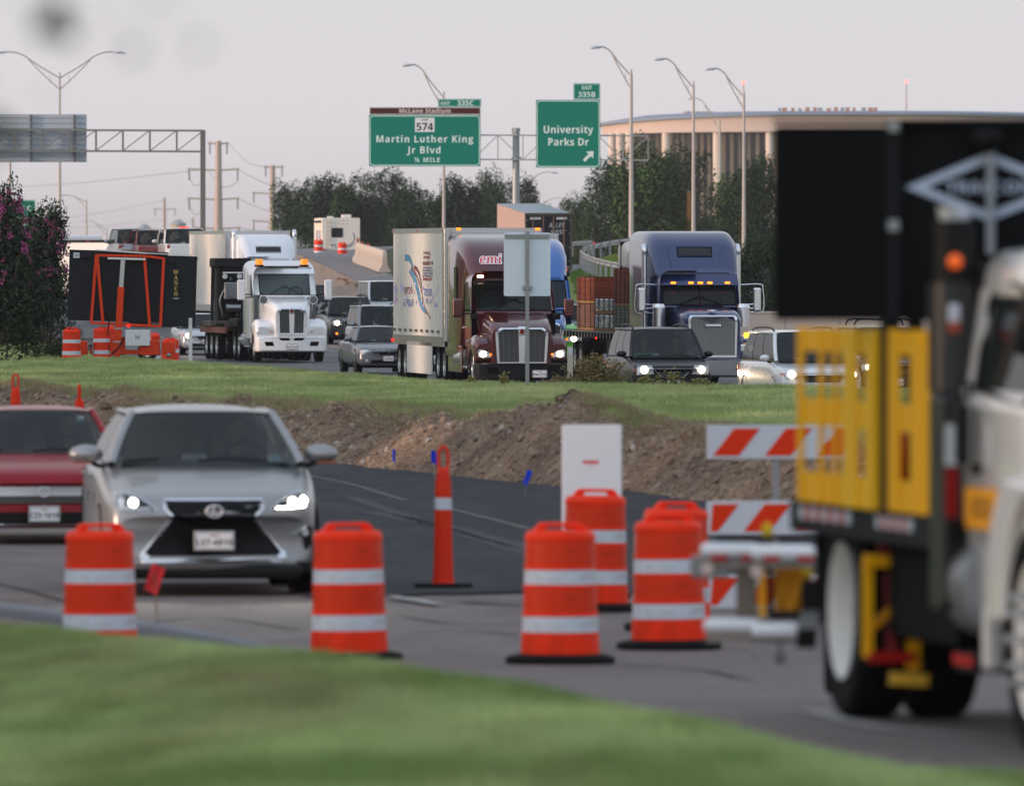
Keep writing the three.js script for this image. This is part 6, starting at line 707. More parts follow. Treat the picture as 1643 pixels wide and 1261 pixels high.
[[159, 206.5, -0.05, 'orange barrel at far left, its lower half hidden by the foreground grass', 0.4], [560, 209, -0.02, 'orange barrel right of the silver crossover, its foot behind the grass edge', 0.3], [899, 213, 0, 'orange barrel nearest the middle with its whole black base in view', 0.12], [953, 184.5, 0, 'orange barrel standing in front of the white panel sign', 0.25], [1074, 204, 0, 'orange barrel beside the striped barricade, front one of the close pair', 0.2], [1082, 194.5, 0, 'orange barrel mostly hidden behind the front one of the close pair', 0.5]].forEach(([px, s, dy, label, yaw], i) => {
  if (i) copyOf(barrel0, label, onPave(px, s, dy), yaw, 'orange barrels along the road').rotation.z = [0, 0.012, 0, -0.015, 0.01, -0.02][i]; else { barrel0.position.copy(onPave(px, s, dy)); barrel0.rotation.y = yaw; tag(barrel0, label, null, 'orange barrels along the road'); }
});
const onLand = (px, s, dy = 0) => { const d = FOCAL / s, x = (px - MIDX) / s; return V(x, landY(x, d) + dy, -d); };
[[114, 53.2, 'orange barrel at the left end of the message board trailer'], [163, 53.0, 'orange barrel in front of the message trailer, left of its mast'], [176, 51, 'orange barrel peeping out behind the left coupling box of the message trailer'], [243, 51.5, 'orange barrel behind the white control box of the message trailer'], [273, 51.2, 'orange barrel at the right end of the message board trailer']].forEach(([px, s, label], i) => copyOf(barrel0, label, onLand(px, s, -0.02), i, 'orange barrels round the message trailer'));
[[511, 26.5, 412, 'orange barrel on the ramp, left one of the pair behind the motorhome'], [549, 26.8, 417, 'orange barrel on the ramp, right one of the pair behind the motorhome']].forEach(([px, s, py, label]) => copyOf(barrel0, label, at(px, py, s), 0.3, 'orange barrels on the ramp'));
// slim channelizer posts
function makePost() {
  const o = thing('channelizer_post', 'x', 'traffic post');
  part(o, 'tube', lathe([[0.11, 0.03], [0.095, 0.12], [0.088, 0.3], [0.075, 0.9], [0.06, 1.08], [0.05, 1.12], [0.0, 1.13]], 28), mat(0xdb2f16, 0.5));
  for (const [a, b] of [[0.42, 0.53], [0.74, 0.85]]) part(o, 'white_band', lathe([[0.088 - a * 0.008, a], [0.089 - a * 0.012, a + 0.01], [0.089 - b * 0.012, b - 0.01], [0.086 - b * 0.012, b]], 28), M.sheeting);
  part(o, 'orange_band', lathe([[0.083, 0.56], [0.0835, 0.57], [0.080, 0.71], [0.079, 0.72]], 28), M.sheetRed); part(o, 'orange_band', lathe([[0.079, 0.88], [0.0795, 0.89], [0.071, 1.0], [0.07, 1.01]], 28), M.sheetRed);
  part(o, 'loop_handle', [tube([V(-0.035, 1.08, 0), V(-0.045, 1.2, 0), V(-0.03, 1.3, 0), V(0, 1.32, 0), V(0.03, 1.3, 0), V(0.045, 1.2, 0), V(0.035, 1.08, 0)], 0.016, 30, 8)], mat(0xdb2f16, 0.5));
  part(o, 'rubber_base', prism(poly([[-0.27, -0.15], [-0.17, -0.25], [0.17, -0.25], [0.27, -0.15], [0.27, 0.15], [0.17, 0.25], [-0.17, 0.25], [-0.27, 0.15]]), 0.055, 0.012).rotateX(-Math.PI / 2), M.rubber); return o;
}
const post0 = makePost(); post0.position.copy(onPave(711, 173)); tag(post0, 'slim orange post with two white bands standing on the black asphalt', null, 'slim orange posts');
copyOf(post0, 'slim orange post with its loop top showing above the red sedan roof', onPave(24, 107.5), 0.3, 'slim orange posts');
copyOf(post0, 'slim orange post between the red sedan roof and the crossover, tilted a little', onPave(128, 117), 1.4, 'slim orange posts').rotation.z = 0.05;
// white panel sign behind the barrels
{
  const p = onPave(950, 178), o = thing('panel_sign', 'blank white plastic panel with a small red print behind the orange barrels', 'sign', p, R(-3)); const m = mat(0xd3d8de, 0.45);
  part(o, 'panel', prism(roundRect(-0.27, 0.62, 0.27, 1.57, 0.02), 0.05, 0.008), m); const t = canvas(128, 64, (g, w, h) => { g.fillStyle = '#d3d8de'; g.fillRect(0, 0, w, h); g.fillStyle = '#c22b34'; g.fillRect(18, 14, 92, 20); g.fillStyle = '#d98a90'; for (let i = 0; i < 6; i++) g.fillRect(24 + i * 14, 19, 7, 10); g.strokeStyle = '#c98a8a'; g.lineWidth = 3; g.beginPath(); g.moveTo(50, 42); g.lineTo(64, 52); g.lineTo(78, 42); g.stroke(); }); part(o, 'red_print', new THREE.PlaneGeometry(0.2, 0.1).translate(-0.01, 1.22, 0.052), printed(t)); for (const x of [-0.2, 0.2]) part(o, 'leg', box(0.05, 0.66, 0.05, x, 0.33, 0.02, 0.01), m); part(o, 'foot', box(0.7, 0.06, 0.36, 0, 0.03, 0.02, 0.02), M.rubber);
}
// striped barricade
{
  const p = onPave(1250, 190), o = thing('striped_barricade', 'barricade with orange and white slanted boards on steel posts', 'barricade', p, R(4));
  for (const [y, off] of [[1.52, 0.05], [0.88, -0.13], [0.26, -0.13]]) { const b = part(o, 'board', box(1.22, 0.285, 0.03, 0, y, 0, 0.006), M.sheeting); for (let k = -2; k < 4; k++) { const x0 = -0.61 + off + k * 0.44, pts = [[x0, y - 0.115], [x0 + 0.22, y - 0.115], [x0 + 0.40, y + 0.115], [x0 + 0.18, y + 0.115]].map(([x, yy]) => [clamp(x, -0.58, 0.58), yy]); if (pts[1][0] - pts[0][0] < 0.03 && pts[2][0] - pts[3][0] < 0.03) continue; part(b, 'stripe', prism(poly(pts), 0.004, 0, 0.0155), M.sheetRed); } }
  for (const x of [-0.02, 0.48]) part(o, 'post', box(0.055, 1.62, 0.055, x, 0.83, -0.045), M.galv); part(o, 'foot', [box(0.06, 0.06, 1.3, -0.02, 0.03, -0.04), box(0.06, 0.06, 1.3, 0.48, 0.03, -0.04)], M.galv);
}
// message board trailer on the grass
{
  const p = onLand(207, 53, 0), o = thing('message_board', 'black message board on an orange trailer mast, seen from behind on the grass', 'message board', p, R(-3)); const O = mat(0xd23c12, 0.45), B = mat(0x191c20, 0.6);
  part(o, 'board', slab(-1.93, 1.06, 1.2, 3.34, -0.36, -0.12, 0.02).rotateZ(-0.028), B); part(o, 'side_board', box(1.0, 2.14, 0.2, 1.46, 2.17, -0.1, 0.02).rotateZ(-0.028).rotateY(0.04), mat(0x1d2126, 0.6)); part(o, 'end_hinges', [box(0.06, 2.1, 0.12, 1.96, 2.12, -0.12, 0.01), box(0.1, 0.06, 0.06, 2.02, 3.1, -0.1), box(0.12, 0.05, 0.05, 1.98, 2.75, 0.0)], B);
  part(o, 'top_strip', [bar(V(-1.0, 3.38, -0.2), V(0.55, 3.28, 0.05), 0.22, 0.035), bar(V(0.55, 3.28, 0.0), V(1.9, 3.22, -0.1), 0.2, 0.03)], M.whiteFlat);
  const post = (a, b, w = 0.085) => part(o, 'frame_bar', bar(V(...a), V(...b), w), O);
  post([-1.0, 3.24, 0.02], [-1.16, 1.2, 0.02]); post([-0.98, 3.24, 0.04], [-0.80, 1.16, 0.04]); post([0.46, 3.2, 0.04], [0.62, 1.1, 0.04]); post([1.05, 3.14, 0.04], [0.95, 1.1, 0.04]); post([-1.18, 1.18, 0.05], [0.98, 1.07, 0.05], 0.07); post([-1.0, 3.22, 0.05], [0.48, 3.2, 0.05], 0.07); post([0.46, 3.2, 0.06], [1.07, 3.12, 0.06], 0.07);
  part(o, 'top_hood', [box(0.22, 0.2, 0.14, -1.3, 3.22, 0.02, 0.03), box(0.2, 0.2, 0.14, 1.3, 3.06, 0.05, 0.03)], B);
  part(o, 'mast_lower', bar(V(-0.36, 0.15, 0.12), V(-0.24, 2.26, 0.12), 0.19, 0.19), O); part(o, 'mast_upper', bar(V(-0.24, 2.26, 0.12), V(-0.18, 3.12, 0.12), 0.13, 0.13), mat(0xb7b9b7, 0.5, 0.3)); part(o, 'mast_collar', [box(0.24, 0.05, 0.22, -0.33, 1.0, 0.12), box(0.24, 0.05, 0.22, -0.35, 0.6, 0.12)], M.steel); part(o, 'cross_head', bar(V(-0.65, 3.13, 0.1), V(0.5, 3.1, 0.1), 0.05, 0.06), M.whiteFlat);
  part(o, 'trailer_frame', [slab(-1.2, 0.55, 0.22, 0.36, -0.3, 0.16, 0.01), slab(-0.6, -0.12, 0.2, 0.75, -0.2, 0.14, 0.03)], O); for (const [x, w, h] of [[-1.44, 0.34, 0.42], [0.62, 0.62, 0.44], [1.2, 0.4, 0.34]]) part(o, 'equipment_box', box(w, h, 0.4, x, 0.42, 0.1, 0.03), O); part(o, 'jack', [cyl(0.03, 0.03, 0.5, -1.1, 0.3, 0.2), cyl(0.03, 0.03, 0.5, -1.68, 0.35, 0.2), ball(0.07, 1.22, 0.2, 0.3)], M.steel); for (const x of [-0.6, 0.5]) { const g = addWheel(o, x, 0.3, -0.5, 0.3, 0.2, 0.19); g.rotation.y = Math.PI / 2; }
  part(o, 'control_box', box(0.74, 0.48, 0.4, 0.28, 0.72, 0.22, 0.02), mat(0xcfd4d8, 0.45)); part(o, 'cable', [tube([V(-0.6, 0.3, 0.2), V(-0.66, 0.8, 0.22), V(-0.58, 1.3, 0.2), V(-0.56, 1.6, 0.1)], 0.022, 20), tube([V(-0.5, 0.25, 0.25), V(-0.3, 0.45, 0.28), V(-0.15, 0.75, 0.22)], 0.02, 16)], M.black); part(o, 'tail_light', ball(0.05, -0.02, 1.08, 0.12), M.tail);
  const wl = (s) => canvas(64, 64, (g) => { g.fillStyle = '#dfe4e8'; g.fillRect(0, 0, 64, 64); g.strokeStyle = '#23406f'; g.lineWidth = 4; g.beginPath(); g.moveTo(8, 10); g.lineTo(56, 10); g.lineTo(50, 54); g.lineTo(14, 54); g.closePath(); g.stroke(); g.fillStyle = '#1f4a86'; g.font = 'bold 38px sans-serif'; g.textAlign = 'center'; g.fillText('W', 32, 46); }); const wm = printed(wl());
  part(o, 'maker_plate', new THREE.PlaneGeometry(0.18, 0.16).translate(-1.62, 3.22, -0.10), wm); part(o, 'maker_plate', new THREE.PlaneGeometry(0.22, 0.19).translate(0.28, 0.74, 0.424), wm); const lt = canvas(64, 300, (g, w, h) => { g.fillStyle = '#1d2126'; g.fillRect(0, 0, w, h); g.fillStyle = '#c9ae4a'; g.font = 'bold 52px serif'; g.textAlign = 'center'; 'WANCO'.split('').forEach((c, i) => g.fillText(c, 32, 48 + i * 52)); g.fillStyle = '#8797b4'; g.fillRect(4, 276, 56, 12); }); part(o, 'lettering', new THREE.PlaneGeometry(0.2, 0.95).translate(1.42, 2.33, 0.075), printed(lt));
}
// sign backs, markers, stakes
{
  const p = onLand(846, 75, -0.1), o = thing('pole_sign', 'blank white back of a road sign on a pole before the maroon truck', 'sign', p, R(2)); part(o, 'sign_panel', prism(roundRect(-0.50, 2.18, 0.50, 3.54, 0.04), 0.02, 0.004, -0.06), mat(0xd3e0ec, 0.5)); part(o, 'pole', [slab(-0.04, 0.04, 0, 3.56, -0.01, 0.05)], M.galv); part(o, 'bracket', [slab(-0.48, 0.48, 3.42, 3.50, -0.035, -0.005), slab(-0.1, 0.1, 2.32, 2.4, -0.035, 0.06)], M.galv); part(o, 'bolt', [cyl(0.02, 0.02, 0.02, 0, 3.38, 0.06, 'z', 8), cyl(0.02, 0.02, 0.02, 0, 2.34, 0.06, 'z', 8)], M.steel);
  [[305, 53, 580, 510, 'pale marker post beside the freeway at the silver sedan'], [915, 66, 623, 556, 'pale wooden marker post at the right fender of the maroon truck'], [1222, 66, 626, 538, 'pale marker post in front of the white minivan']].forEach(([px, s, y0, y1, label], i) => { const q = at(px, y0, s), h = (y0 - y1) / s, w = i ? 0.13 : 0.11; const m = thing('marker_post', label, 'marker post', q, R(5 * i), null); part(m, 'post', box(w, h + 0.5, 0.06, 0, h / 2 - 0.25, 0, 0.01), [M.whiteFlat, mat(0xb9b3a4, 0.8), mat(0x9aa79b, 0.7)][i]); part(m, 'reflector', box(w * 0.7, 0.16, 0.01, 0, h - 0.12, 0.036), [M.sheeting, M.sheeting, M.sheeting][i]); });
  [[634, 728, 112, 'blue flag at the foot of the dirt bank, middle of the picture'], [843, 762, 126, 'blue flag at the foot of the dirt bank, right of the slim orange post'], [697, 730, 117, 'tiny blue flag just left of the slim orange post top'], [474, 727, 110, 'blue flag beside the crossover mirror at the asphalt edge']].forEach(([px, py, s, label], i) => { const d = FOCAL / s, x = (px - MIDX) / s, y = EYE + (HORIZON - py) / s, g0 = Math.max(landY(x, d), roadY(d)); const f = thing('survey_flag', label, 'flag', V(x, g0, -d), 0.3 * i, 'blue survey flags'); part(f, 'wire', cyl(0.004, 0.004, Math.max(0.2, y - g0 + 0.05), 0, Math.max(0.2, y - g0 + 0.05) / 2, 0), M.steel); part(f, 'flag', sheet(5, 3, (u, v) => V(0.02 * Math.sin(u * 5) + (i === 1 ? 0.08 * v : 0) - 0.02, Math.max(0.2, y - g0) - 0.10 + 0.17 * v, 0.09 * u - 0.02).add(V(u * 0.05 - 0.02, -0.05 * u, 0))), mat(0x1238b8, 0.7)); });
  const q = onPave(246, 190, 0), f = thing('red_flag', 'small red flag hanging at the road in front of the silver crossover', 'flag', q, 0.2); part(f, 'stick', tube([V(0.03, 0, 0), V(0, 0.50, 0)], 0.006), M.wood); part(f, 'cloth', sheet(6, 6, (u, v) => V(-0.03 + u * 0.11 + 0.08 * (1 - v), 0.50 - v * 0.22 - 0.05 * u, 0.02 * Math.sin(u * 6 + v * 2)).sub(V(0.06, 0, 0))), mat(0xd93a3e, 0.8));
}
// ---------------------------------------------------------------- the work truck at the right
{
  const P = V(2.78, roadY(54.5), -54.5), yaw = R(9.3); const o = thing('work_truck', 'white crash truck with yellow side racks and a big black arrow board', 'truck', P, yaw);
  const Y = mat(0xf5b208, 0.5), Wp = paint(0xdcdedd, 0, 0.35), K = M.black;
  const wh = mat(0xd4d4d0, 0.5);
  for (const s of [-1, 1]) { const g = sub(o, 'wheel', s * 0.9, 0.52, 0), [t] = wheelGeo(0.52, 0.28, 0.35); part(g, 'tyre', [t.clone().translate(-0.17, 0, 0), t.clone().translate(0.17, 0, 0)], M.rubber); part(g, 'rim', [lathe([[0.03, 0.06], [0.10, 0.05], [0.12, -0.02], [0.16, -0.06], [0.28, -0.08], [0.30, 0.04], [0.315, 0.10], [0.335, 0.132]], 32).rotateZ(Math.PI / 2).translate(-0.17, 0, 0).rotateY(s > 0 ? Math.PI : 0), cyl(0.33, 0.33, 0.3, 0, 0, 0, 'x', 28)], wh); part(g, 'lug_nut', Array.from({ length: 10 }, (_, i) => cyl(0.018, 0.018, 0.05, s * 0.17, 0.24 * Math.sin(i * 0.628), 0.24 * Math.cos(i * 0.628), 'x', 8)), M.brushed); }
  for (const s of [-1, 1]) { const g = sub(o, 'wheel', s * 1.06, 0.52, 4.38), [t] = wheelGeo(0.52, 0.29, 0.35); part(g, 'tyre', t, M.rubber); part(g, 'rim', [lathe([[0.02, 0.14], [0.1, 0.13], [0.12, 0.02], [0.28, 0.0], [0.32, 0.07], [0.355, 0.11]], 32).rotateZ(Math.PI / 2).rotateY(s > 0 ? Math.PI : 0).translate(s * 0.02, 0, 0)], wh); part(g, 'lug_nut', Array.from({ length: 10 }, (_, i) => cyl(0.024, 0.02, 0.1, s * 0.16, 0.2 * Math.sin(i * 0.628), 0.2 * Math.cos(i * 0.628), 'x', 8)), M.chrome); }
  part(o, 'chassis', [slab(-0.5, -0.35, 0.62, 0.9, -1.4, 6), slab(0.35, 0.5, 0.62, 0.9, -1.4, 6)], M.soot);
  part(o, 'deck', slab(-1.22, 1.22, 0.93, 1.02, -1.15, 2.75, 0.01), K); part(o, 'deck_edge', slab(-1.235, -1.2, 0.88, 1.03, -1.15, 2.75), M.dark);
  const tape = (z0, z1, n) => { for (let i = 0; i < n; i++) part(o, 'reflective_tape', slab(-1.246, -1.236, 0.945, 1.005, lerp(z0, z1, i / n), lerp(z0, z1, (i + 1) / n) - 0.01), i % 2 ? M.red : M.sheeting); }; tape(-0.85, 0.45, 9); tape(1.1, 1.95, 7);
  // yellow racks: upright panels with slots, each slat and rail a part
  const A = -1.23, rail = (z0, z1, m = Y, dx = 0) => { for (const [a, b] of [[1.03, 1.18], [1.41, 1.54], [1.77, 1.885]]) part(o, 'rack_rail', slab(A - dx + 0.004, A - dx + 0.014, a, b, z0, z1), m); }, slat = (z0, z1, m = Y, dx = 0) => part(o, 'rack_slat', slab(A - dx - 0.008, A - dx + 0.012, 1.03, 1.89, z0, z1, 0.005), m);
  slat(-0.95, -0.85); slat(-0.40, -0.32); slat(-0.05, 0.02); slat(0.24, 0.40); rail(-0.82, 0.22);
  const Y2 = mat(0xf4bb1e, 0.5); slat(0.40, 0.74, Y2, 0.035); slat(0.96, 1.14, Y2, 0.035); rail(0.72, 0.98, Y2, 0.03); part(o, 'rack_backing', slab(A, A + 0.01, 1.56, 1.76, 0.72, 0.98), mat(0xb8780c, 0.6)); part(o, 'red_panel', slab(A, A + 0.01, 1.19, 1.40, 0.72, 0.98), mat(0xb81c22, 0.5)); part(o, 'rack_end', slab(A - 0.043, A + 0.03, 1.03, 1.89, 1.135, 1.15, 0.004), Y2);
  slat(1.34, 1.58); slat(1.88, 2.12); slat(2.16, 2.3); rail(1.56, 1.90); rail(2.1, 2.2); part(o, 'rack_gap_post', slab(A - 0.01, A + 0.06, 1.0, 1.95, 1.16, 1.31, 0.01), K); part(o, 'red_panel', slab(A + 0.05, A + 0.06, 1.17, 1.34, 1.62, 2.3), mat(0xb81c22, 0.5));
  for (const z of [0.5, 0.95, 1.7, 2.2]) part(o, 'stowed_cone', [lathe([[0.11, 0], [0.03, 0.36], [0.0, 0.37]], 16).translate(-1.02, 1.06, z), box(0.26, 0.03, 0.26, -1.02, 1.045, z)], mat(0xcf2a26, 0.5));
  part(o, 'bulkhead', slab(-1.0, 1.1, 1.02, 1.5, 2.66, 2.72, 0.01), K);
  // black column, stack and tank behind the cab
  const sx = -1.15, sz = 2.5; part(o, 'exhaust_stack', [cyl(0.10, 0.10, 1.5, sx, 1.65, sz, 'y', 20), cyl(0.08, 0.095, 0.16, sx, 2.32, sz, 'y', 20)], M.trim); part(o, 'stack_guard', [cyl(0.125, 0.125, 0.5, sx, 1.86, sz, 'y', 20), slab(sx - 0.1, sx + 0.22, 0.6, 1.6, sz - 0.12, sz + 0.16, 0.03)], mat(0x15181c, 0.35)); part(o, 'stack_top', [cyl(0.07, 0.085, 0.09, sx, 2.42, sz, 'y', 20), cyl(0.082, 0.082, 0.03, sx, 2.36, sz, 'y', 20)], mat(0xc4cad4, 0.35, 0.5)); part(o, 'side_box', slab(sx + 0.08, sx + 0.34, 1.4, 2.2, sz - 0.1, sz + 0.12, 0.04), M.black); part(o, 'amber_marker', ball(0.036, sx - 0.02, 2.21, sz + 0.1, 1, 1, 0.6), glow(0xff6a14, 0.25, 0xc24d0c)); part(o, 'side_reflector', box(0.055, 0.09, 0.02, sx - 0.03, 1.97, sz + 0.13, 0.02), mat(0xc2c8d4, 0.3)); part(o, 'side_reflector', box(0.055, 0.06, 0.022, sx - 0.03, 1.91, sz + 0.13, 0.02), mat(0xa8452e, 0.4)); part(o, 'tape_upright', slab(sx - 0.08, sx - 0.02, 1.27, 1.46, sz + 0.165, sz + 0.17), M.sheeting); part(o, 'tape_upright', slab(sx - 0.08, sx - 0.02, 1.02, 1.26, sz + 0.165, sz + 0.17), mat(0x8e1719, 0.45));
  part(o, 'side_lamp', ball(0.03, sx + 0.05, 0.94, 3.1), M.amberOff); part(o, 'tool_box', slab(-1.12, -0.4, 0.42, 0.92, 0.66, 2.4, 0.03), M.soot); part(o, 'mud_flap', slab(-1.2, -0.6, 0.30, 0.98, 0.61, 0.64), M.soot); part(o, 'fender_flap', slab(-1.2, -0.6, 0.5, 0.98, -0.66, -0.62), M.soot);
  part(o, 'fuel_tank', [cyl(0.24, 0.24, 0.55, -0.98, 0.72, 2.75, 'z', 26), ...[2.56, 2.9].map((z) => cyl(0.248, 0.248, 0.05, -0.98, 0.72, z, 'z', 26))], mat(0x8f9398, 0.4, 0.7)); part(o, 'tank_cap', cyl(0.05, 0.05, 0.05, -1.06, 0.95, 2.85, 'y', 14), M.red); part(o, 'step_tape', Array.from({ length: 3 }, (_, i) => slab(-1.16, -1.14, 0.35, 0.40, 2.5 + i * 0.15, 2.63 + i * 0.15)), M.red); part(o, 'step', slab(-1.15, -0.9, 0.32, 0.41, 2.5, 2.95, 0.01), M.dark);
  // yellow hand truck frame hung beside the wheel
  { const g = sub(o, 'hand_truck', -1.06, 0.02, 0.72); const b = (a, c, m = Y, w = 0.045) => part(g, 'frame_bar', bar(V(...a), V(...c), w), m), wine = mat(0x7c1620, 0.4); b([-0.16, 0.30, 0.05], [-0.16, 0.76, 0.05]); b([0.06, 0.24, 0.05], [0.08, 0.86, 0.05], Y, 0.06); b([-0.18, 0.76, 0.06], [0.05, 0.76, 0.06], Y, 0.06); b([-0.16, 0.30, 0.08], [0.06, 0.30, 0.08], M.red, 0.05); b([-0.06, 0.20, 0.1], [0.12, 0.19, 0.1], mat(0xd6a838, 0.5), 0.06); b([-0.08, 0.76, 0.03], [-0.08, 0.92, 0.03], wine); b([0.1, 0.76, 0.03], [0.1, 0.94, 0.03], wine); b([-0.09, 0.94, 0.03], [0.11, 0.94, 0.03], wine); b([-0.04, 0.3, 0.03], [-0.05, 0.7, 0.03], wine); b([-0.14, 0.44, 0.06], [0.02, 0.60, 0.06], mat(0xd08a10, 0.5), 0.035); }
  // cab, all of it a little forward of the column
  const C = sub(o, 'cab', -0.06, -0.02, 0.14); const cz = (z, w, a, b, r) => ({ z, ring: halfRound(w, a, b, r, 0.08, 8) });
  part(C, 'cab_body', loft([cz(4.15, 1.0, 0.62, 1.56, 0.2), cz(4.08, 1.06, 0.6, 1.62, 0.16), cz(3.75, 1.08, 0.6, 1.68, 0.14), cz(2.44, 1.08, 0.6, 1.68, 0.12), cz(2.40, 1.05, 0.62, 1.64, 0.12)], true, 0.7), Wp);
  part(C, 'cab_roof', loft([cz(3.75, 0.80, 2.12, 2.18, 0.05), cz(3.62, 0.93, 2.05, 2.25, 0.12), cz(3.3, 0.98, 2.03, 2.30, 0.16), cz(2.55, 0.99, 2.03, 2.29, 0.16), cz(2.42, 0.96, 2.03, 2.24, 0.14)], true, 0.7), Wp);
  for (const s of [-1, 1]) { part(C, 'rear_pillar', bar(V(s * 1.03, 1.64, 2.5), V(s * 0.96, 2.1, 2.52), 0.06, 0.26), Wp); part(C, 'front_pillar', bar(V(s * 1.03, 1.64, 4.0), V(s * 0.93, 2.1, 3.62), 0.06, 0.1), Wp); part(C, 'side_window', sheet(1, 1, (u, v) => V(s * lerp(1.045, 0.975, v), lerp(1.62, 2.07, v), lerp(2.62, lerp(3.95, 3.6, v), u))), M.tint); part(C, 'window_gasket', tube([V(s * 1.05, 1.64, 2.66), V(s * 0.98, 2.05, 2.66), V(s * 0.985, 2.05, 3.55), V(s * 1.05, 1.64, 3.92), V(s * 1.05, 1.64, 2.66)], 0.016, 40, 6), K); part(C, 'side_mirror', slab(s * 1.12, s * 1.17, 1.30, 1.58, 2.72, 2.86, 0.03), K); part(C, 'mirror_arm', [tube([V(s * 1.07, 1.66, 2.58), V(s * 1.14, 1.66, 2.7), V(s * 1.145, 1.5, 2.78)], 0.018)], M.trim); part(C, 'grab_rail', tube([V(s * 1.06, 0.86, 2.48), V(s * 1.09, 0.92, 2.48), V(s * 1.09, 1.6, 2.48), V(s * 1.06, 1.66, 2.48)], 0.018, 24), mat(0xb9bbb8, 0.5)); part(C, 'door_handle', box(0.03, 0.05, 0.16, s * 1.09, 1.28, 2.85, 0.01), K); part(C, 'door_seam', slab(s * 1.06, s * 1.083, 0.7, 1.64, 2.6, 2.61), M.soot); part(C, 'cab_skirt', slab(s * 1.0, s * 1.09, 0.36, 0.66, 2.95, 3.06, 0.03), mat(0xc9cac8, 0.5)); }
  part(C, 'rear_window', sheet(1, 1, (u, v) => V(lerp(-0.85, 0.85, u), lerp(1.66, 2.05, v), 2.5)), M.tint); part(C, 'seat', [box(0.5, 0.8, 0.16, -0.5, 1.5, 2.85, 0.06), box(0.5, 0.8, 0.16, 0.5, 1.5, 2.85, 0.06)], mat(0x4a5a58, 0.9)); part(C, 'windscreen', sheet(8, 3, (u, v) => V((u * 2 - 1) * lerp(0.98, 0.88, v), lerp(1.64, 2.1, v), lerp(4.02, 3.68, v))), M.glass);
  part(C, 'hood', loft([cz(5.75, 0.62, 0.7, 1.3, 0.2), cz(5.6, 0.72, 0.62, 1.42, 0.22), cz(4.9, 0.8, 0.62, 1.54, 0.24), cz(4.1, 0.94, 0.62, 1.62, 0.24)], true, 0.7), Wp);
  part(C, 'door_decal', new THREE.PlaneGeometry(0.8, 0.19).rotateY(-Math.PI / 2).translate(-1.092, 1.10, 3.0), printed(canvas(128, 64, (g) => { g.fillStyle = '#e09a1c'; g.fillRect(0, 0, 128, 64); g.fillStyle = '#7a4a12'; g.fillRect(30, 18, 60, 26); g.fillStyle = '#e09a1c'; g.fillRect(40, 26, 40, 10); })));
  for (const s of [-1, 1]) { const arc = new THREE.Shape(); arc.moveTo(-0.95, 0.55); arc.quadraticCurveTo(-0.98, 1.16, -0.5, 1.24); arc.lineTo(0.55, 1.2); arc.quadraticCurveTo(0.9, 1.12, 0.92, 0.6); arc.lineTo(0.66, 0.6); arc.absarc(0, 0.52, 0.64, 0.12, Math.PI - 0.12, false); arc.closePath(); part(o, 'fender', prism(arc, 0.36, 0.03).rotateY(-Math.PI / 2).translate(s > 0 ? 1.16 : -0.84, 0, 4.38), Wp); }
  part(o, 'front_bumper', slab(-1.18, 1.18, 0.4, 0.72, 6.4, 6.6, 0.06), M.chrome);
  // big black board over the bed
  const bd = sub(o, 'arrow_board', -0.33, 0, 1.3); bd.rotation.y = -yaw + R(-1.5); const BK = mat(0x0c0e10, 0.8); part(bd, 'board_wing', slab(-1.42, -0.865, 1.93, 2.85, -0.05, 0.06, 0.02), BK); part(bd, 'board_wing', slab(-0.845, 1.62, 1.93, 2.87, -0.07, 0.04, 0.02), BK); part(bd, 'board_rim', [slab(-1.43, 1.63, 2.865, 2.885, -0.09, 0.09), slab(-0.89, -0.82, 1.9, 2.87, 0.03, 0.08, 0.01)], mat(0x17191c, 0.6)); part(bd, 'board_hinge', [box(0.05, 0.05, 0.06, -0.855, 2.85, 0.09), box(0.05, 0.05, 0.06, -0.855, 2.38, 0.09)], M.steel);
  const sg = mat(0xb4c2d6, 0.5), rimD = poly([[-0.80, 2.56], [-0.40, 2.725], [0.0, 2.56], [-0.40, 2.40]]); rimD.holes.push(poly([[-0.70, 2.56], [-0.40, 2.684], [-0.10, 2.56], [-0.40, 2.441]])); part(bd, 'diamond_emblem', prism(rimD, 0.006, 0, 0.041), sg);
  const tx = canvas(400, 96, (g, w, h) => { g.fillStyle = '#0c0e10'; g.fillRect(0, 0, w, h); g.fillStyle = '#b4c2d6'; g.font = 'bold 86px sans-serif'; g.textAlign = 'center'; g.fillText('TRAFCON', 200, 80, 396); }); part(bd, 'lettering', new THREE.PlaneGeometry(0.42, 0.088).translate(-0.40, 2.562, 0.0485), printed(tx, 0.7)); part(bd, 'mast', slab(-0.415, -0.375, 2.24, 2.74, 0.06, 0.11, 0.01), mat(0x8f959c, 0.5)); part(bd, 'mast_head', [ball(0.06, -0.41, 2.78, 0.1), box(0.16, 0.08, 0.1, -0.41, 2.8, 0.08, 0.02)], K); for (const x of [-0.75, 1.02]) part(bd, 'lift_leg', slab(x - 0.04, x + 0.04, 1.02, 1.95, -0.05, 0.03, 0.01), K);
}
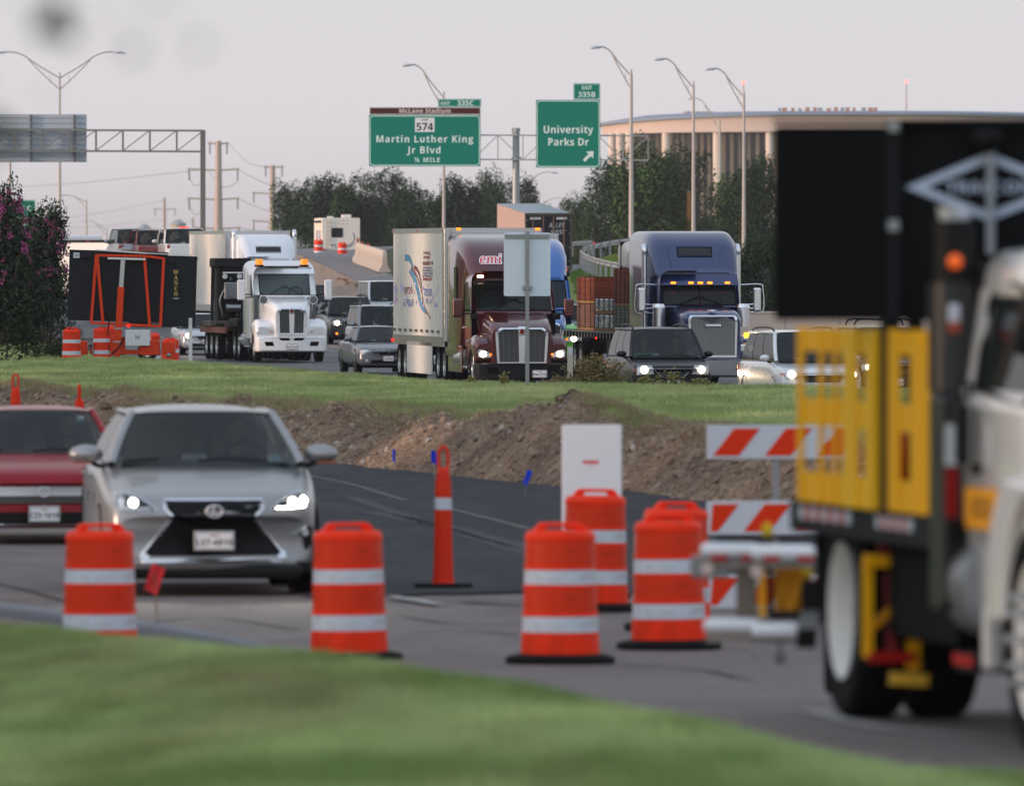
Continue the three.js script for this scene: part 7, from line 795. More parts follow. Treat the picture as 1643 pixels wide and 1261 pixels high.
// crash attenuator frame behind it, its tubes square to the view
{
  const s = 290, P = at(1218, 0, s); P.y = roadY(-P.z); const o = thing('crash_attenuator', 'folded crash attenuator frame with white tubes behind the work truck', 'attenuator', P, R(-4)); const gy = HORIZON + (EYE - P.y) * s, X = (px) => (px - 1218) / s, Yp = (py) => (gy - py) / s;
  const W = mat(0xe0e3e6, 0.35), Y = mat(0xd89a12, 0.5); const rod = (px0, px1, py, r, z) => lathe([[0, 0], [r * 0.7, 0.01], [r, 0.04], [r, X(px1) - X(px0) - 0.04], [r * 0.7, X(px1) - X(px0) - 0.01], [0, X(px1) - X(px0)]], 20).rotateZ(-Math.PI / 2).translate(X(px0), Yp(py), z);
  part(o, 'upper_tube', rod(1123, 1222, 883, 0.042, 0), W); part(o, 'upper_tube', rod(1206, 1312, 886, 0.046, 0.14), W); part(o, 'lower_tube', rod(1128, 1222, 1004, 0.042, 0), W); part(o, 'lower_tube', rod(1208, 1292, 1011, 0.046, 0.14), W);
  for (const [px, z] of [[1142, 0.02], [1190, 0.02], [1228, 0.17], [1283, 0.17]]) part(o, 'red_strip', slab(X(px), X(px + 26), Yp(899), Yp(890), z + 0.02, z + 0.03), M.red);
  part(o, 'end_plate', slab(X(1108), X(1170), Yp(928), Yp(892), -0.08, -0.03, 0.01), M.brushed); part(o, 'carrier_bar', [slab(X(1125), X(1310), Yp(912), Yp(902), -0.06, 0.02), slab(X(1135), X(1310), Yp(1030), Yp(1018), -0.06, 0.1)], mat(0x8a8278, 0.6)); part(o, 'lamp_cup', [cyl(0.03, 0.035, 0.05, X(1136), Yp(913), 0.03, 'z', 16), cyl(0.03, 0.035, 0.05, X(1217), Yp(915), 0.18, 'z', 16)], mat(0xc9b4ac, 0.4)); part(o, 'upright', slab(X(1181), X(1214), Yp(1000), Yp(905), -0.1, -0.02, 0.01), mat(0x6f675c, 0.6)); part(o, 'yellow_upright', slab(X(1218), X(1229), Yp(990), Yp(906), -0.05, 0.0), Y); part(o, 'dark_upright', slab(X(1231), X(1240), Yp(990), Yp(908), -0.1, -0.05), M.black); part(o, 'yellow_box', slab(X(1241), X(1300), Yp(982), Yp(912), -0.3, -0.1, 0.02), mat(0xd98f14, 0.5)); part(o, 'brace', [bar(V(X(1245), Yp(980), -0.09), V(X(1262), Yp(915), -0.09), 0.02), bar(V(X(1268), Yp(980), -0.09), V(X(1290), Yp(920), -0.09), 0.03)], mat(0xe0a020, 0.5)); part(o, 'black_bar', [slab(X(1236), X(1312), Yp(994), Yp(982), -0.1, 0.05, 0.01), slab(X(1150), X(1310), Yp(868), Yp(861), -0.06, 0.0), slab(X(1288), X(1318), Yp(1000), Yp(930), -0.1, 0.1)], M.black); part(o, 'yellow_knob', [ball(0.032, X(1232), Yp(850), 0.02, 1, 1.3, 1), ball(0.03, X(1296), Yp(918), 0.0)], mat(0xc9aa18, 0.5)); part(o, 'red_lamp', slab(X(1292), X(1306), Yp(958), Yp(932), 0.0, 0.03, 0.01), M.red); part(o, 'jack_stand', [cyl(0.012, 0.012, Yp(1028) - Yp(1062), X(1250), Yp(1045), -0.2, 'y', 10), box(0.07, 0.07, 0.08, X(1250), Yp(1056), -0.2, 0.02)], M.brushed); for (const x of [X(1330)]) { addWheel(o, x, 0.2, -1.2, 0.2, 0.14, 0.12, M.steel); part(o, 'frame_leg', bar(V(x, 0.2, -1.2), V(x, Yp(1020), -0.05), 0.04), M.soot); } part(o, 'coupling', [bar(V(X(1300), Yp(990), 0.0), V(X(1345), Yp(985), 4.0), 0.1)], M.black);
}
// ---------------------------------------------------------------- overhead signs
function signPanel(o, x0, x1, y0, y1, draw, back) { const w = x1 - x0, h = y1 - y0, k = 90, t = canvas(Math.round(w * k), Math.round(h * k), (g, W, Hh) => draw(g, W, Hh, k)); const p = part(o, 'sign_panel', prism(roundRect(x0, y0, x1, y1, Math.min(0.12, h * 0.1)), 0.06, 0.008), M.greenRoad); part(p, 'sign_face', new THREE.PlaneGeometry(w - 0.02, h - 0.02).translate((x0 + x1) / 2, (y0 + y1) / 2, 0.064), printed(t, 0.6)); return p; }
const frame = (g, W, Hh, bg, lw, r) => { g.fillStyle = bg; g.fillRect(0, 0, W, Hh); g.strokeStyle = '#cfe3dc'; g.lineWidth = lw; g.beginPath(); g.roundRect(lw, lw, W - 2 * lw, Hh - 2 * lw, r); g.stroke(); };
function truss(o, a, b, h, dpt, n, r, m) {
  const d = b.clone().sub(a); for (const dy of [0, h]) for (const dz of [0, -dpt]) part(o, 'truss_chord', bar(a.clone().add(V(0, dy, dz)), b.clone().add(V(0, dy, dz)), r), m);
  for (let i = 0; i <= n; i++) { const q = a.clone().addScaledVector(d, i / n); part(o, 'truss_upright', [bar(q, q.clone().add(V(0, h, 0)), r * 0.75), bar(q.clone().add(V(0, 0, -dpt)), q.clone().add(V(0, h, -dpt)), r * 0.75), bar(q, q.clone().add(V(0, 0, -dpt)), r * 0.6), bar(q.clone().add(V(0, h, 0)), q.clone().add(V(0, h, -dpt)), r * 0.6)], m); }
}
{
  const s = 28, base = at(828, 470, s), o = thing('sign_structure', 'tall grey post with a truss arm holding two green exit signs', 'sign structure', base); const X = (px) => (px - 828) / s, Yp = (py) => (470 - py) / s, S = mat(0x9aa0a2, 0.5, 0.4);
  part(o, 'post', [cyl(0.24, 0.19, Yp(207), 0, Yp(207) / 2, 0, 'y', 20), cyl(0.24, 0.24, 0.22, 0, Yp(207) - 0.05, 0, 'y', 20), cyl(0.27, 0.27, 0.16, 0, Yp(255), 0, 'y', 20), cyl(0.25, 0.25, 0.12, 0, Yp(216), 0, 'y', 20)], S);
  const a = V(X(598), Yp(255), 0.45), b = V(X(1040), Yp(257), 0.45); truss(o, a, b, 39 / s, 0.9, 11, 0.07, S); const n = 11; for (let i = 0; i < n; i++) { const p = a.clone().lerp(b, i / n), q = a.clone().lerp(b, (i + 1) / n), up = V(0, 39 / s, 0); part(o, 'truss_brace', i % 2 ? bar(p.clone().add(up), q, 0.045) : bar(p, q.clone().add(up), 0.045), S); }
  const A = thing('exit_sign', 'wide green sign reading Martin Luther King Jr Blvd with brown stadium strip', 'road sign', base.clone().add(V(0, 0, 0.62)));
  const G = '#067c6a';
  signPanel(A, X(592), X(771), Yp(267), Yp(184.5), (g, W, Hh, k) => { frame(g, W, Hh, G, 5, 16); g.fillStyle = '#dfe5e6'; g.fillRect(W * 0.412, 14, W * 0.176, 74); g.fillStyle = '#1d2126'; g.textAlign = 'center'; g.font = 'bold 14px sans-serif'; g.fillText('LOOP', W / 2, 30); g.font = 'bold 54px sans-serif'; g.fillText('574', W / 2, 80); g.fillStyle = '#dbe8e4'; g.font = 'bold 50px sans-serif'; g.letterSpacing = '3px'; g.fillText('Martin Luther King', W / 2, 142); g.fillText('Jr Blvd', W / 2, 199); g.font = 'bold 34px sans-serif'; g.fillText('¼ MILE', W / 2 + 14, 244); });
  { const p = signPanel(A, X(593), X(771), Yp(184), Yp(172.5), (g, W, Hh) => { frame(g, W, Hh, '#4d2320', 2, 3); g.fillStyle = '#d6cfcc'; g.textAlign = 'center'; g.font = 'bold 34px sans-serif'; g.fillText('McLane Stadium', W / 2, 30); }); p.material = mat(0x5a2a26, 0.6); }
  signPanel(A, X(703), X(772), Yp(172), Yp(159), (g, W, Hh) => { frame(g, W, Hh, G, 3, 5); g.fillStyle = '#dbe8e4'; g.textAlign = 'left'; g.font = 'bold 24px sans-serif'; g.fillText('EXIT', 12, 31); g.font = 'bold 38px sans-serif'; g.fillText('335C', 98, 35); });
  part(A, 'sign_bracket', [-2, -1, 0, 1].map((k) => slab(X(680) + k * 1.5 - 0.05, X(680) + k * 1.5 + 0.05, Yp(262), Yp(190), -0.14, -0.02)), S);
  const B = thing('exit_sign', 'tall green sign reading University Parks Dr with an arrow', 'road sign', base.clone().add(V(0, 0, 0.62)));
  signPanel(B, X(860), X(963), Yp(269), Yp(160.5), (g, W, Hh) => { frame(g, W, Hh, G, 5, 16); g.fillStyle = '#dbe8e4'; g.textAlign = 'center'; g.font = 'bold 53px sans-serif'; g.fillText('University', W / 2, 172); g.fillText('Parks Dr', W / 2, 236); g.save(); g.translate(W * 0.82, Hh - 58); g.rotate(-Math.PI / 4); g.fillRect(-34, -8, 44, 16); g.beginPath(); g.moveTo(8, -26); g.lineTo(38, 0); g.lineTo(8, 26); g.closePath(); g.fill(); g.restore(); });
  signPanel(B, X(920), X(963), Yp(160), Yp(134), (g, W, Hh) => { frame(g, W, Hh, G, 3, 5); g.fillStyle = '#dbe8e4'; g.textAlign = 'center'; g.font = 'bold 26px sans-serif'; g.fillText('EXIT', W / 2, 32); g.font = 'bold 40px sans-serif'; g.fillText('335B', W / 2, 72); });
  part(B, 'sign_bracket', [-1, 0, 1].map((k) => slab(X(911) + k * 1.3 - 0.05, X(911) + k * 1.3 + 0.05, Yp(262), Yp(165), -0.14, -0.02)), S);
}
{ // gantry at the left, sign seen from behind
  const s = 29.5, base = at(325, 455, s), o = thing('sign_gantry', 'grey truss gantry on a square post at the left with a sign back', 'sign structure', base); const X = (px) => (px - 325) / s, Yp = (py) => (455 - py) / s, S = mat(0x7d807c, 0.6, 0.4);
  part(o, 'post', slab(-0.14, 0.14, 0, Yp(209), -0.14, 0.14, 0.02), mat(0x6a6d69, 0.6, 0.3)); const a = V(X(-150), Yp(241), 0), b = V(X(326), Yp(243), 0); truss(o, a, b, 33.5 / s, 0.9, 11, 0.1, S); for (let i = 0; i < 11; i++) { const p = a.clone().lerp(b, i / 11), q = a.clone().lerp(b, (i + 1) / 11); part(o, 'truss_brace', bar(p, q.add(V(0, 33.5 / s, 0)), 0.055), S); }
  const g = thing('overhead_sign', 'grey ribbed back of a large overhead sign at the top left', 'road sign', base.clone().add(V(0, 0, -1.2))); const x0 = X(-150), x1 = X(137), y0 = Yp(260), y1 = Yp(183); const P = part(g, 'sign_sheet', slab(x0, x1, y0, y1, -0.05, 0), mat(0xa6b2bc, 0.6, 0.1)); const n = 9; for (let i = 0; i < n; i++) part(g, 'rib', slab(x0, x1, lerp(y0, y1, (i + 0.5) / n) - 0.025, lerp(y0, y1, (i + 0.5) / n) + 0.025, 0, 0.05), mat(0xb2bcc4, 0.6, 0.1)); for (const px of [48, 118, -40]) part(g, 'hanger', slab(X(px) - 0.06, X(px) + 0.06, y0, y1, 0.05, 0.16), mat(0x5f676e, 0.5, 0.4));
}
{ // small green sign behind the bush
  const s = 24, p = at(40, 460, s), o = thing('exit_sign', 'small far green sign edge behind the pink flowering bush', 'road sign', p); signPanel(o, -1.4, 0.66, 4.6, 5.8, (g, W, Hh) => { frame(g, W, Hh, '#0b7257', 3, 5); g.fillStyle = '#cfe3dc'; g.font = 'bold 44px sans-serif'; g.fillText('335 C', 50, 66); }); const q = signPanel(o, -1.4, 0.66, 4.2, 4.58, (g, W, Hh) => frame(g, W, Hh, '#5a2a26', 2, 3)); q.material = mat(0x5a2a26, 0.6); signPanel(o, -1.4, 0.66, 2.2, 4.18, (g, W, Hh) => frame(g, W, Hh, '#0b7257', 3, 5)); part(o, 'post', [cyl(0.09, 0.09, 5, -1, 2.5, -0.1), cyl(0.09, 0.09, 5, 0.4, 2.5, -0.1)], M.galv);
}
// ---------------------------------------------------------------- lamps
function lampPost(label, px, pyTop, s, arms, armLen, rise, baseY = 420, lean = 0, pole = 0.11) {
  const base = at(px, baseY, s), o = thing('street_lamp', label, 'street lamp', base, 0, 'freeway street lamps'), h = (baseY - pyTop) / s, m = mat(0xb4aea8, 0.6, 0.15);
  part(o, 'pole', cyl(pole * 1.15, pole * 0.62, h, 0, h / 2, 0, 'y', 14), m); part(o, 'pole_cap', cyl(0.06, 0.05, 0.3, 0, h + 0.12, 0, 'y', 10), m);
  for (const k of arms) { const up = [V(0, h - 0.15, 0), V(k * armLen * 0.36, h + rise * 0.45, 0), V(k * armLen * 0.60, h + rise * 0.86, 0), V(k * armLen * 0.78, h + rise, 0), V(k * armLen * 0.92, h + rise * 1.0, 0)], lo = [V(0, h - 1.0, 0), V(k * armLen * 0.36, h + rise * 0.28, 0), V(k * armLen * 0.52, h + rise * 0.7, 0)]; part(o, 'arm', [tube(up, 0.05, 30, 8), tube(lo, 0.042, 20, 8), bar(V(k * armLen * 0.16, h + rise * 0.02, 0), V(k * armLen * 0.16, h - 0.52, 0), 0.035)], m); const hd = part(o, 'lamp_head', [ball(0.5, k * (armLen * 0.98), h + rise - 0.02, 0, 0.78, 0.2, 0.4), ball(0.3, k * (armLen * 1.06), h + rise - 0.08, 0, 0.6, 0.22, 0.6)], mat(0xc2cad0, 0.5, 0.1)); }
  return o;
}
lampPost('double armed street lamp behind the sign back at the top left', 95, 122, 22, [-1, 1], 4.4, 1.75, 440, 0, 0.12);
lampPost('street lamp behind the Martin Luther King sign, its arm over the tab', 712, 153, 24, [-1], 2.5, 2.05);
lampPost('tallest street lamp just right of the University Parks sign', 1013, 118, 26, [-1], 2.25, 1.65, 425, 0, 0.15);
lampPost('second street lamp from the University Parks sign', 1113, 137, 24.5, [-1], 2.3, 1.75, 425, 0, 0.13);
lampPost('street lamp third from the sign with a red beacon far behind', 1194, 152, 24, [-1], 2.3, 1.75, 430, 0, 0.13);
lampPost('shorter far street lamp between the second and third right of the sign', 1155, 192, 15.5, [-1], 3.0, 2.2, 420, 0, 0.16);
lampPost('small far street lamp above the pink bush, arm to the left', 138, 322, 13, [-1], 3.0, 0.7, 420, 0, 0.14);
lampPost('tiny far street lamp behind the trailers at the left, arm to the left', 171, 368, 11, [-1], 3.4, 1.3, 420, 0, 0.14);
lampPost('far street lamp peeping out right of the sign post with its arm to the right', 828, 300, 17, [1], 3.6, 1.4, 420, 0, 0.13);
lampPost('lowest far street lamp right of the sign post, above the dark trailer roof', 852, 332, 12, [1], 4.4, 1.2, 420, 0, 0.13);
{ const p = at(15, 440, 26), o = thing('sign_pole', 'thin grey pole below the sign back at the left picture edge', 'pole', p); part(o, 'pole', cyl(0.09, 0.07, 180 / 26 + 3, 0, 180 / 52 + 1.2, 0, 'y', 10), M.galv); part(o, 'pole_cap', cyl(0.08, 0.08, 0.06, 0, 180 / 26 + 2.7, 0), M.galv); }
[[1105, 308, 22, 'orange brown wooden pole left of the second right street lamp'], [1189, 338, 22, 'short orange brown wooden pole left of the third right street lamp']].forEach(([px, py, s, label]) => { const o = thing('wooden_pole', label, 'pole', at(px, 430, s)); const h = (430 - py) / s; part(o, 'pole', cyl(0.17, 0.14, h, 0, h / 2, 0, 'y', 12), mat(0xa8743f, 0.85)); part(o, 'cap', cyl(0.15, 0.1, 0.06, 0, h + 0.03, 0, 'y', 12), M.galv); });
// ---------------------------------------------------------------- power line
{
  const s = 8, steel = mat(0xa79a90, 0.55, 0.25); const mast = (px, top, s, arms, w, label) => { const b = at(px, 412, s), o = thing('power_pylon', label, 'pylon', b, 0, 'steel power line masts'), h = (412 - top) / s; part(o, 'shaft', cyl(w, w * 0.62, h, 0, h / 2, 0, 'y', 12), steel); for (const [y, l, r] of arms) { const hy = (412 - y) / s; part(o, 'cross_arm', [bar(V(-l / s, hy, 0), V(0, hy - 0.3, 0), 0.34), bar(V(0, hy - 0.3, 0), V(r / s, hy, 0), 0.34)], steel); part(o, 'insulator', [-l / s + 0.4, r / s - 0.4].map((x) => cyl(0.14, 0.14, 2.2, x, hy - 1.2, 0, 'y', 8)), mat(0x6d6a68, 0.6)); } return { b, h, s }; };
  mast(350, 226, 8, [[229, 17, 17], [271, 50, 34], [318, 50, 34], [365, 42, 36]], 0.95, 'thick steel power mast with four cross arms right of the gantry post');
  mast(437, 265, 7, [[267, 14, 18], [309, 33, 30], [354, 33, 30]], 0.9, 'steel power mast at the left edge of the tree line');
  mast(263, 317, 5, [[335, 17, 19], [368, 17, 19]], 0.7, 'thinner far power mast left of the gantry post'); mast(309, 349, 5, [[352, 3, 3]], 0.4, 'short far stub mast between the two roof turrets');
  const wires = []; const wire = (a, b, sag) => { const p = at(...a), q = at(...b), m = p.clone().lerp(q, 0.5); m.y -= sag; wires.push(tube([p, p.clone().lerp(m, 0.55).add(V(0, -sag * 0.1, 0)), m, q.clone().lerp(m, 0.55).add(V(0, -sag * 0.1, 0)), q], 0.05, 30, 4)); };
  wire([-20, 302, 6], [318, 273, 8], 0.6); wire([-20, 360, 6], [265, 321, 5], 1.2); wire([40, 368, 5], [265, 352, 5], 0.6); wire([384, 274, 8], [470, 300, 7], 1); wire([384, 320, 8], [470, 340, 7], 1); wire([300, 276, 8], [322, 294, 8], 1.6); wire([300, 322, 8], [322, 340, 8], 1.6); wire([366, 230, 8], [425, 268, 7], 1.4); wire([384, 366, 8], [470, 372, 7], 0.5); wire([335, 276, 8], [384, 290, 8], 2.2); wire([1160, 338, 20], [1260, 343, 20], 0.2);
  tag(lone('power_wires', wires, mat(0x77757a, 0.6), 'thin sagging wires of the far power line', 'wires'), null, null, null, 'stuff');
  [[230, 366, 402, 23, 'left one of the two small pale turrets on the far roof'], [285, 359, 402, 25, 'right one of the two small pale turrets on the far roof']].forEach(([px, y0, y1, w, label]) => { const s = 12, o = thing('roof_turret', label, 'turret', at(px, y1 + 4, s), 0, 'small turrets'), h = (y1 + 4 - y0) / s, r = w / s / 2; part(o, 'drum', cyl(r, r, h, 0, h / 2, 0, 'y', 8), mat(0xb3a79c, 0.8)); part(o, 'cap', [cyl(r * 1.08, r * 0.35, 0.55, 0, h + 0.27, 0, 'y', 8), cyl(r * 1.08, r * 1.08, 0.12, 0, h - 0.02, 0, 'y', 8)], mat(0x9aa0a6, 0.6)); });
}
// ---------------------------------------------------------------- the arena
{
  const s = 9, d = FOCAL / s, base = at(1385, 412, s), o = thing('arena', 'large round arena with pinkish fascia and tall columns beyond the trees', 'arena', base); const a = 419 / s, b = 40, ex = 2.6, Yp = (py) => (412 - py) / s;
  const P = (t, k = 1) => { const c = Math.cos(t), q = Math.sin(t); return V(Math.sign(c) * Math.pow(Math.abs(c), 2 / ex) * a * k, 0, Math.sign(q) * Math.pow(Math.abs(q), 2 / ex) * b * k); };
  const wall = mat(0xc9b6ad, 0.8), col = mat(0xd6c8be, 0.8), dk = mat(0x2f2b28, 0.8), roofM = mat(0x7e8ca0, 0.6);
  const drop = (x) => 13 / s * Math.pow(Math.min(1, Math.abs(x) / a), 3); const ringBand = (k, y0, y1, n = 120, d0 = 0, d1 = 0) => sheet(n, 1, (u, v) => { const p = P(u * 2 * Math.PI, k); p.y = lerp(y0 - d0 * drop(p.x), y1 - d1 * drop(p.x), v); return p; });
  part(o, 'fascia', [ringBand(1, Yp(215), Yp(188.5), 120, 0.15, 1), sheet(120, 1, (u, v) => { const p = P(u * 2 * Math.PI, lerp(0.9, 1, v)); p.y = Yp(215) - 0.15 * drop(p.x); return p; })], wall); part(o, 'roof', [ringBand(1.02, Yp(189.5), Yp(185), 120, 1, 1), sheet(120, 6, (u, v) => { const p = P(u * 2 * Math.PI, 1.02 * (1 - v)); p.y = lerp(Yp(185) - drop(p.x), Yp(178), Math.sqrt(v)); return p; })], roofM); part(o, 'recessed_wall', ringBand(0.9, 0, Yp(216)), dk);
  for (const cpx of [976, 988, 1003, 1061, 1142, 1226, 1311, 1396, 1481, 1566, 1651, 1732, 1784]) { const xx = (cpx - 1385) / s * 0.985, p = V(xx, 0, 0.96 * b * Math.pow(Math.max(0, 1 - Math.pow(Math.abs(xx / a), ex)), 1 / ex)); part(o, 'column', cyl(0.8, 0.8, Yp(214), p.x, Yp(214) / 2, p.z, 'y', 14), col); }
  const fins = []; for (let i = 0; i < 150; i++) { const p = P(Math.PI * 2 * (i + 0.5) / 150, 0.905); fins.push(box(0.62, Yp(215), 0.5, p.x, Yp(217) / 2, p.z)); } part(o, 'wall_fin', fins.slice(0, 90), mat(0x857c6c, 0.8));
  const rnd = rng(3); for (let i = 0; i < 15; i++) { const px = 1240 + i * 11 + rnd() * 5; part(o, 'roof_vent', box(0.5 + rnd() * 0.5, 0.6 + rnd() * 0.4, 0.6, (px - 1385) / s, Yp(180.5), b * 0.9), i % 3 ? mat(0xb08a76, 0.7) : mat(0x9aa2aa, 0.5)); } for (let i = 0; i < 6; i++) part(o, 'roof_unit', box(1.1, 0.9, 1, (1098 + i * 8 - 1385) / s, Yp(185.5), b * 0.6), i % 2 ? mat(0xb9c3cc, 0.5) : mat(0xc7b3a4, 0.6)); part(o, 'roof_mast', [cyl(0.1, 0.07, 50 / s, (1453 - 1385) / s, Yp(157), 6, 'y', 8)], mat(0xb08a86, 0.6)); part(o, 'roof_mast', [cyl(0.1, 0.07, 60 / s, (1192 - 1385) / s, Yp(160), 6, 'y', 8)], mat(0xb08a86, 0.6)); part(o, 'beacon', [ball(0.3, (1453 - 1385) / s, Yp(132), 6), ball(0.3, (1192 - 1385) / s, Yp(134), 6)], glow(0xff6a5a, 2, 0xd04030));
}
// ---------------------------------------------------------------- trees
function crownGeo(seed, n, leaf, lumps) {
  const rnd = rng(seed), L = []; for (let i = 0; i < lumps; i++) { const a = rnd() * 6.28, h = rnd(); const r = 0.85 * Math.sqrt(rnd()) * (1 - 0.5 * Math.max(0, h - 0.4)); L.push([Math.cos(a) * r * 0.8, 0.12 + h * 0.78, Math.sin(a) * r * 0.8, 0.22 + rnd() * 0.2]); }
  const p = [], nn = [], cc = [], ix = [];
  for (let i = 0; i < n; i++) {
    const l = L[Math.floor(rnd() * lumps)]; const v = V(rnd() * 2 - 1, rnd() * 2 - 1, rnd() * 2 - 1).normalize(); const k = l[3] * (0.55 + 0.5 * Math.pow(rnd(), 0.6)); const c = V(l[0] + v.x * k, l[1] + v.y * k * 0.75, l[2] + v.z * k);
    const a = V(rnd() - 0.5, rnd() - 0.5, rnd() - 0.5).normalize(), b = a.clone().cross(V(rnd() - 0.5, rnd() - 0.5, rnd() - 0.5)).normalize(), e = leaf * (0.5 + rnd()); const o = p.length / 3;
    for (const [s, t] of [[-1, -0.2], [0, -0.8], [1, 0.1], [0.1, 0.9]]) { const q = c.clone().addScaledVector(a, s * e).addScaledVector(b, t * e * 0.8); q.y = c.y + (q.y - c.y) * 0.38; p.push(q.x, q.y, q.z); const w = v.clone().multiplyScalar(0.8).add(V(0, 0.35, 0)).normalize(); nn.push(w.x, w.y, w.z); const g = 0.65 + 0.7 * rnd(); cc.push(g, g, g); }
    ix.push(o, o + 1, o + 2, o, o + 2, o + 3);
  }
  const g = new THREE.BufferGeometry(); g.setAttribute('position', new THREE.Float32BufferAttribute(p, 3)); g.setAttribute('normal', new THREE.Float32BufferAttribute(nn, 3)); g.setAttribute('color', new THREE.Float32BufferAttribute(cc, 3)); g.setAttribute('uv', new THREE.Float32BufferAttribute(new Float32Array(p.length / 3 * 2), 2)); g.setIndex(ix); return g;
}
const crowns = [1, 2, 3, 4].map((k) => crownGeo(100 + k, 16000, 0.03, 34)), leafMat = (r, g, b) => new THREE.MeshPhysicalMaterial({ color: new THREE.Color().setRGB(r, g, b), vertexColors: true, roughness: 0.95, specularIntensity: 0.05, side: THREE.DoubleSide });
const leafA = leafMat(0.034, 0.080, 0.034), leafB = leafMat(0.056, 0.120, 0.040), leafC = leafMat(0.026, 0.062, 0.032), barkM = mat(0x4a3d31, 0.95);
const limb = (rnd) => { const L = [cyl(0.05, 0.025, 0.5, 0, 0.22, 0, 'y', 8)]; for (let i = 0; i < 5; i++) { const a = rnd() * 6.28; L.push(tube([V(0, 0.25 + 0.05 * i, 0), V(Math.cos(a) * 0.2, 0.4 + 0.07 * i, Math.sin(a) * 0.2), V(Math.cos(a) * 0.4, 0.5 + 0.08 * i, Math.sin(a) * 0.4)], 0.014, 6, 5)); } return merge(L); };
const limbs = [limb(rng(9)), limb(rng(10))]; let tk = 0;
function tree(label, px, pyTop, pyBot, w, s, m, group, name = 'broad_tree') { const o = thing(name, label, 'tree', at(px, pyBot, s), tk * 1.3, group), h = (pyBot - pyTop) / s, r = w / s / 2; const c = part(o, 'crown', crowns[tk % 4], m); c.scale.set(r * 1.15, h * 1.02, r * 1.15); const t = part(o, 'trunk', limbs[tk % 2], barkM); t.scale.set(r, h, r); tk++; return o; }
const row = 'dark trees along the far side of the road';
[[470, 300, 410, 90, 'dark tree at the left end of the row beside the power mast'], [520, 290, 420, 100, 'dark tree behind the left edge of the motorhome'], [570, 294, 420, 90, 'dark tree directly above the motorhome roof'], [618, 288, 430, 95, 'dark tree below the left half of the Martin Luther King sign'], [662, 302, 430, 90, 'lower dark tree below the middle of the Martin Luther King sign'], [735, 292, 430, 100, 'dark tree right of the lamp pole under the wide sign'], [780, 288, 430, 95, 'dark tree just left of the sign post'], [836, 300, 430, 85, 'dark tree behind the sign post foot'], [700, 320, 440, 90, 'low dark tree behind the white box trailer roof'], [600, 330, 440, 100, 'low dark tree right of the motorhome'], [650, 350, 445, 80, 'lowest dark shrub like tree above the concrete barrier'], [885, 345, 440, 70, 'dark tree behind the dark trailer']].forEach(([px, a, b, w, label], i) => tree(label, px, a, b, w, 17 + (i % 3) * 1.2, [leafA, leafC][i % 2], row));
const grp = 'large green trees in front of the arena';
[[925, 318, 430, 80, 'lighter green tree below the University Parks sign'], [985, 268, 430, 110, 'big green tree at the foot of the tallest lamp, left one'], [1040, 244, 430, 120, 'biggest green tree between the tallest lamp and the second one'], [1100, 256, 430, 110, 'big green tree behind the second right lamp pole'], [1165, 290, 430, 80, 'green tree in the gap between the second and third lamp poles'], [1215, 262, 440, 100, 'big green tree beside the black board edge'], [950, 360, 470, 90, 'lighter low tree behind the grass island'], [1015, 340, 440, 90, 'low green tree behind the tallest lamp foot'], [1085, 350, 450, 100, 'low green tree above the blue cab roof'], [1150, 350, 470, 100, 'low green tree behind the right stack of the blue truck'], [1205, 370, 510, 100, 'dark low tree right of the blue truck'], [1240, 400, 515, 90, 'dark low tree behind the concrete wall'], [1290, 300, 470, 110, 'dark tree hidden partly behind the black board'], [1370, 300, 480, 130, 'dark tree seen below the black board, mostly hidden']].forEach(([px, a, b, w, label], i) => tree(label, px, a, b, w, 19 + (i % 3) * 1.5, i === 0 || i === 6 ? leafB : [leafB, leafA][i % 2], grp));
[[1200, 395, 506, 62, 'dark shrub between the right stack of the blue truck and its mirror'], [1242, 385, 507, 70, 'dark shrub behind the concrete wall, left of the black board'], [1300, 400, 508, 90, 'dark shrub behind the concrete wall, hidden by the black board'], [1175, 420, 506, 50, 'dark shrub behind the blue sleeper right edge']].forEach(([px, a, b, w, label]) => tree(label, px, a, b, w, 36, leafA, 'dark shrubs behind the concrete wall', 'roadside_shrub'));
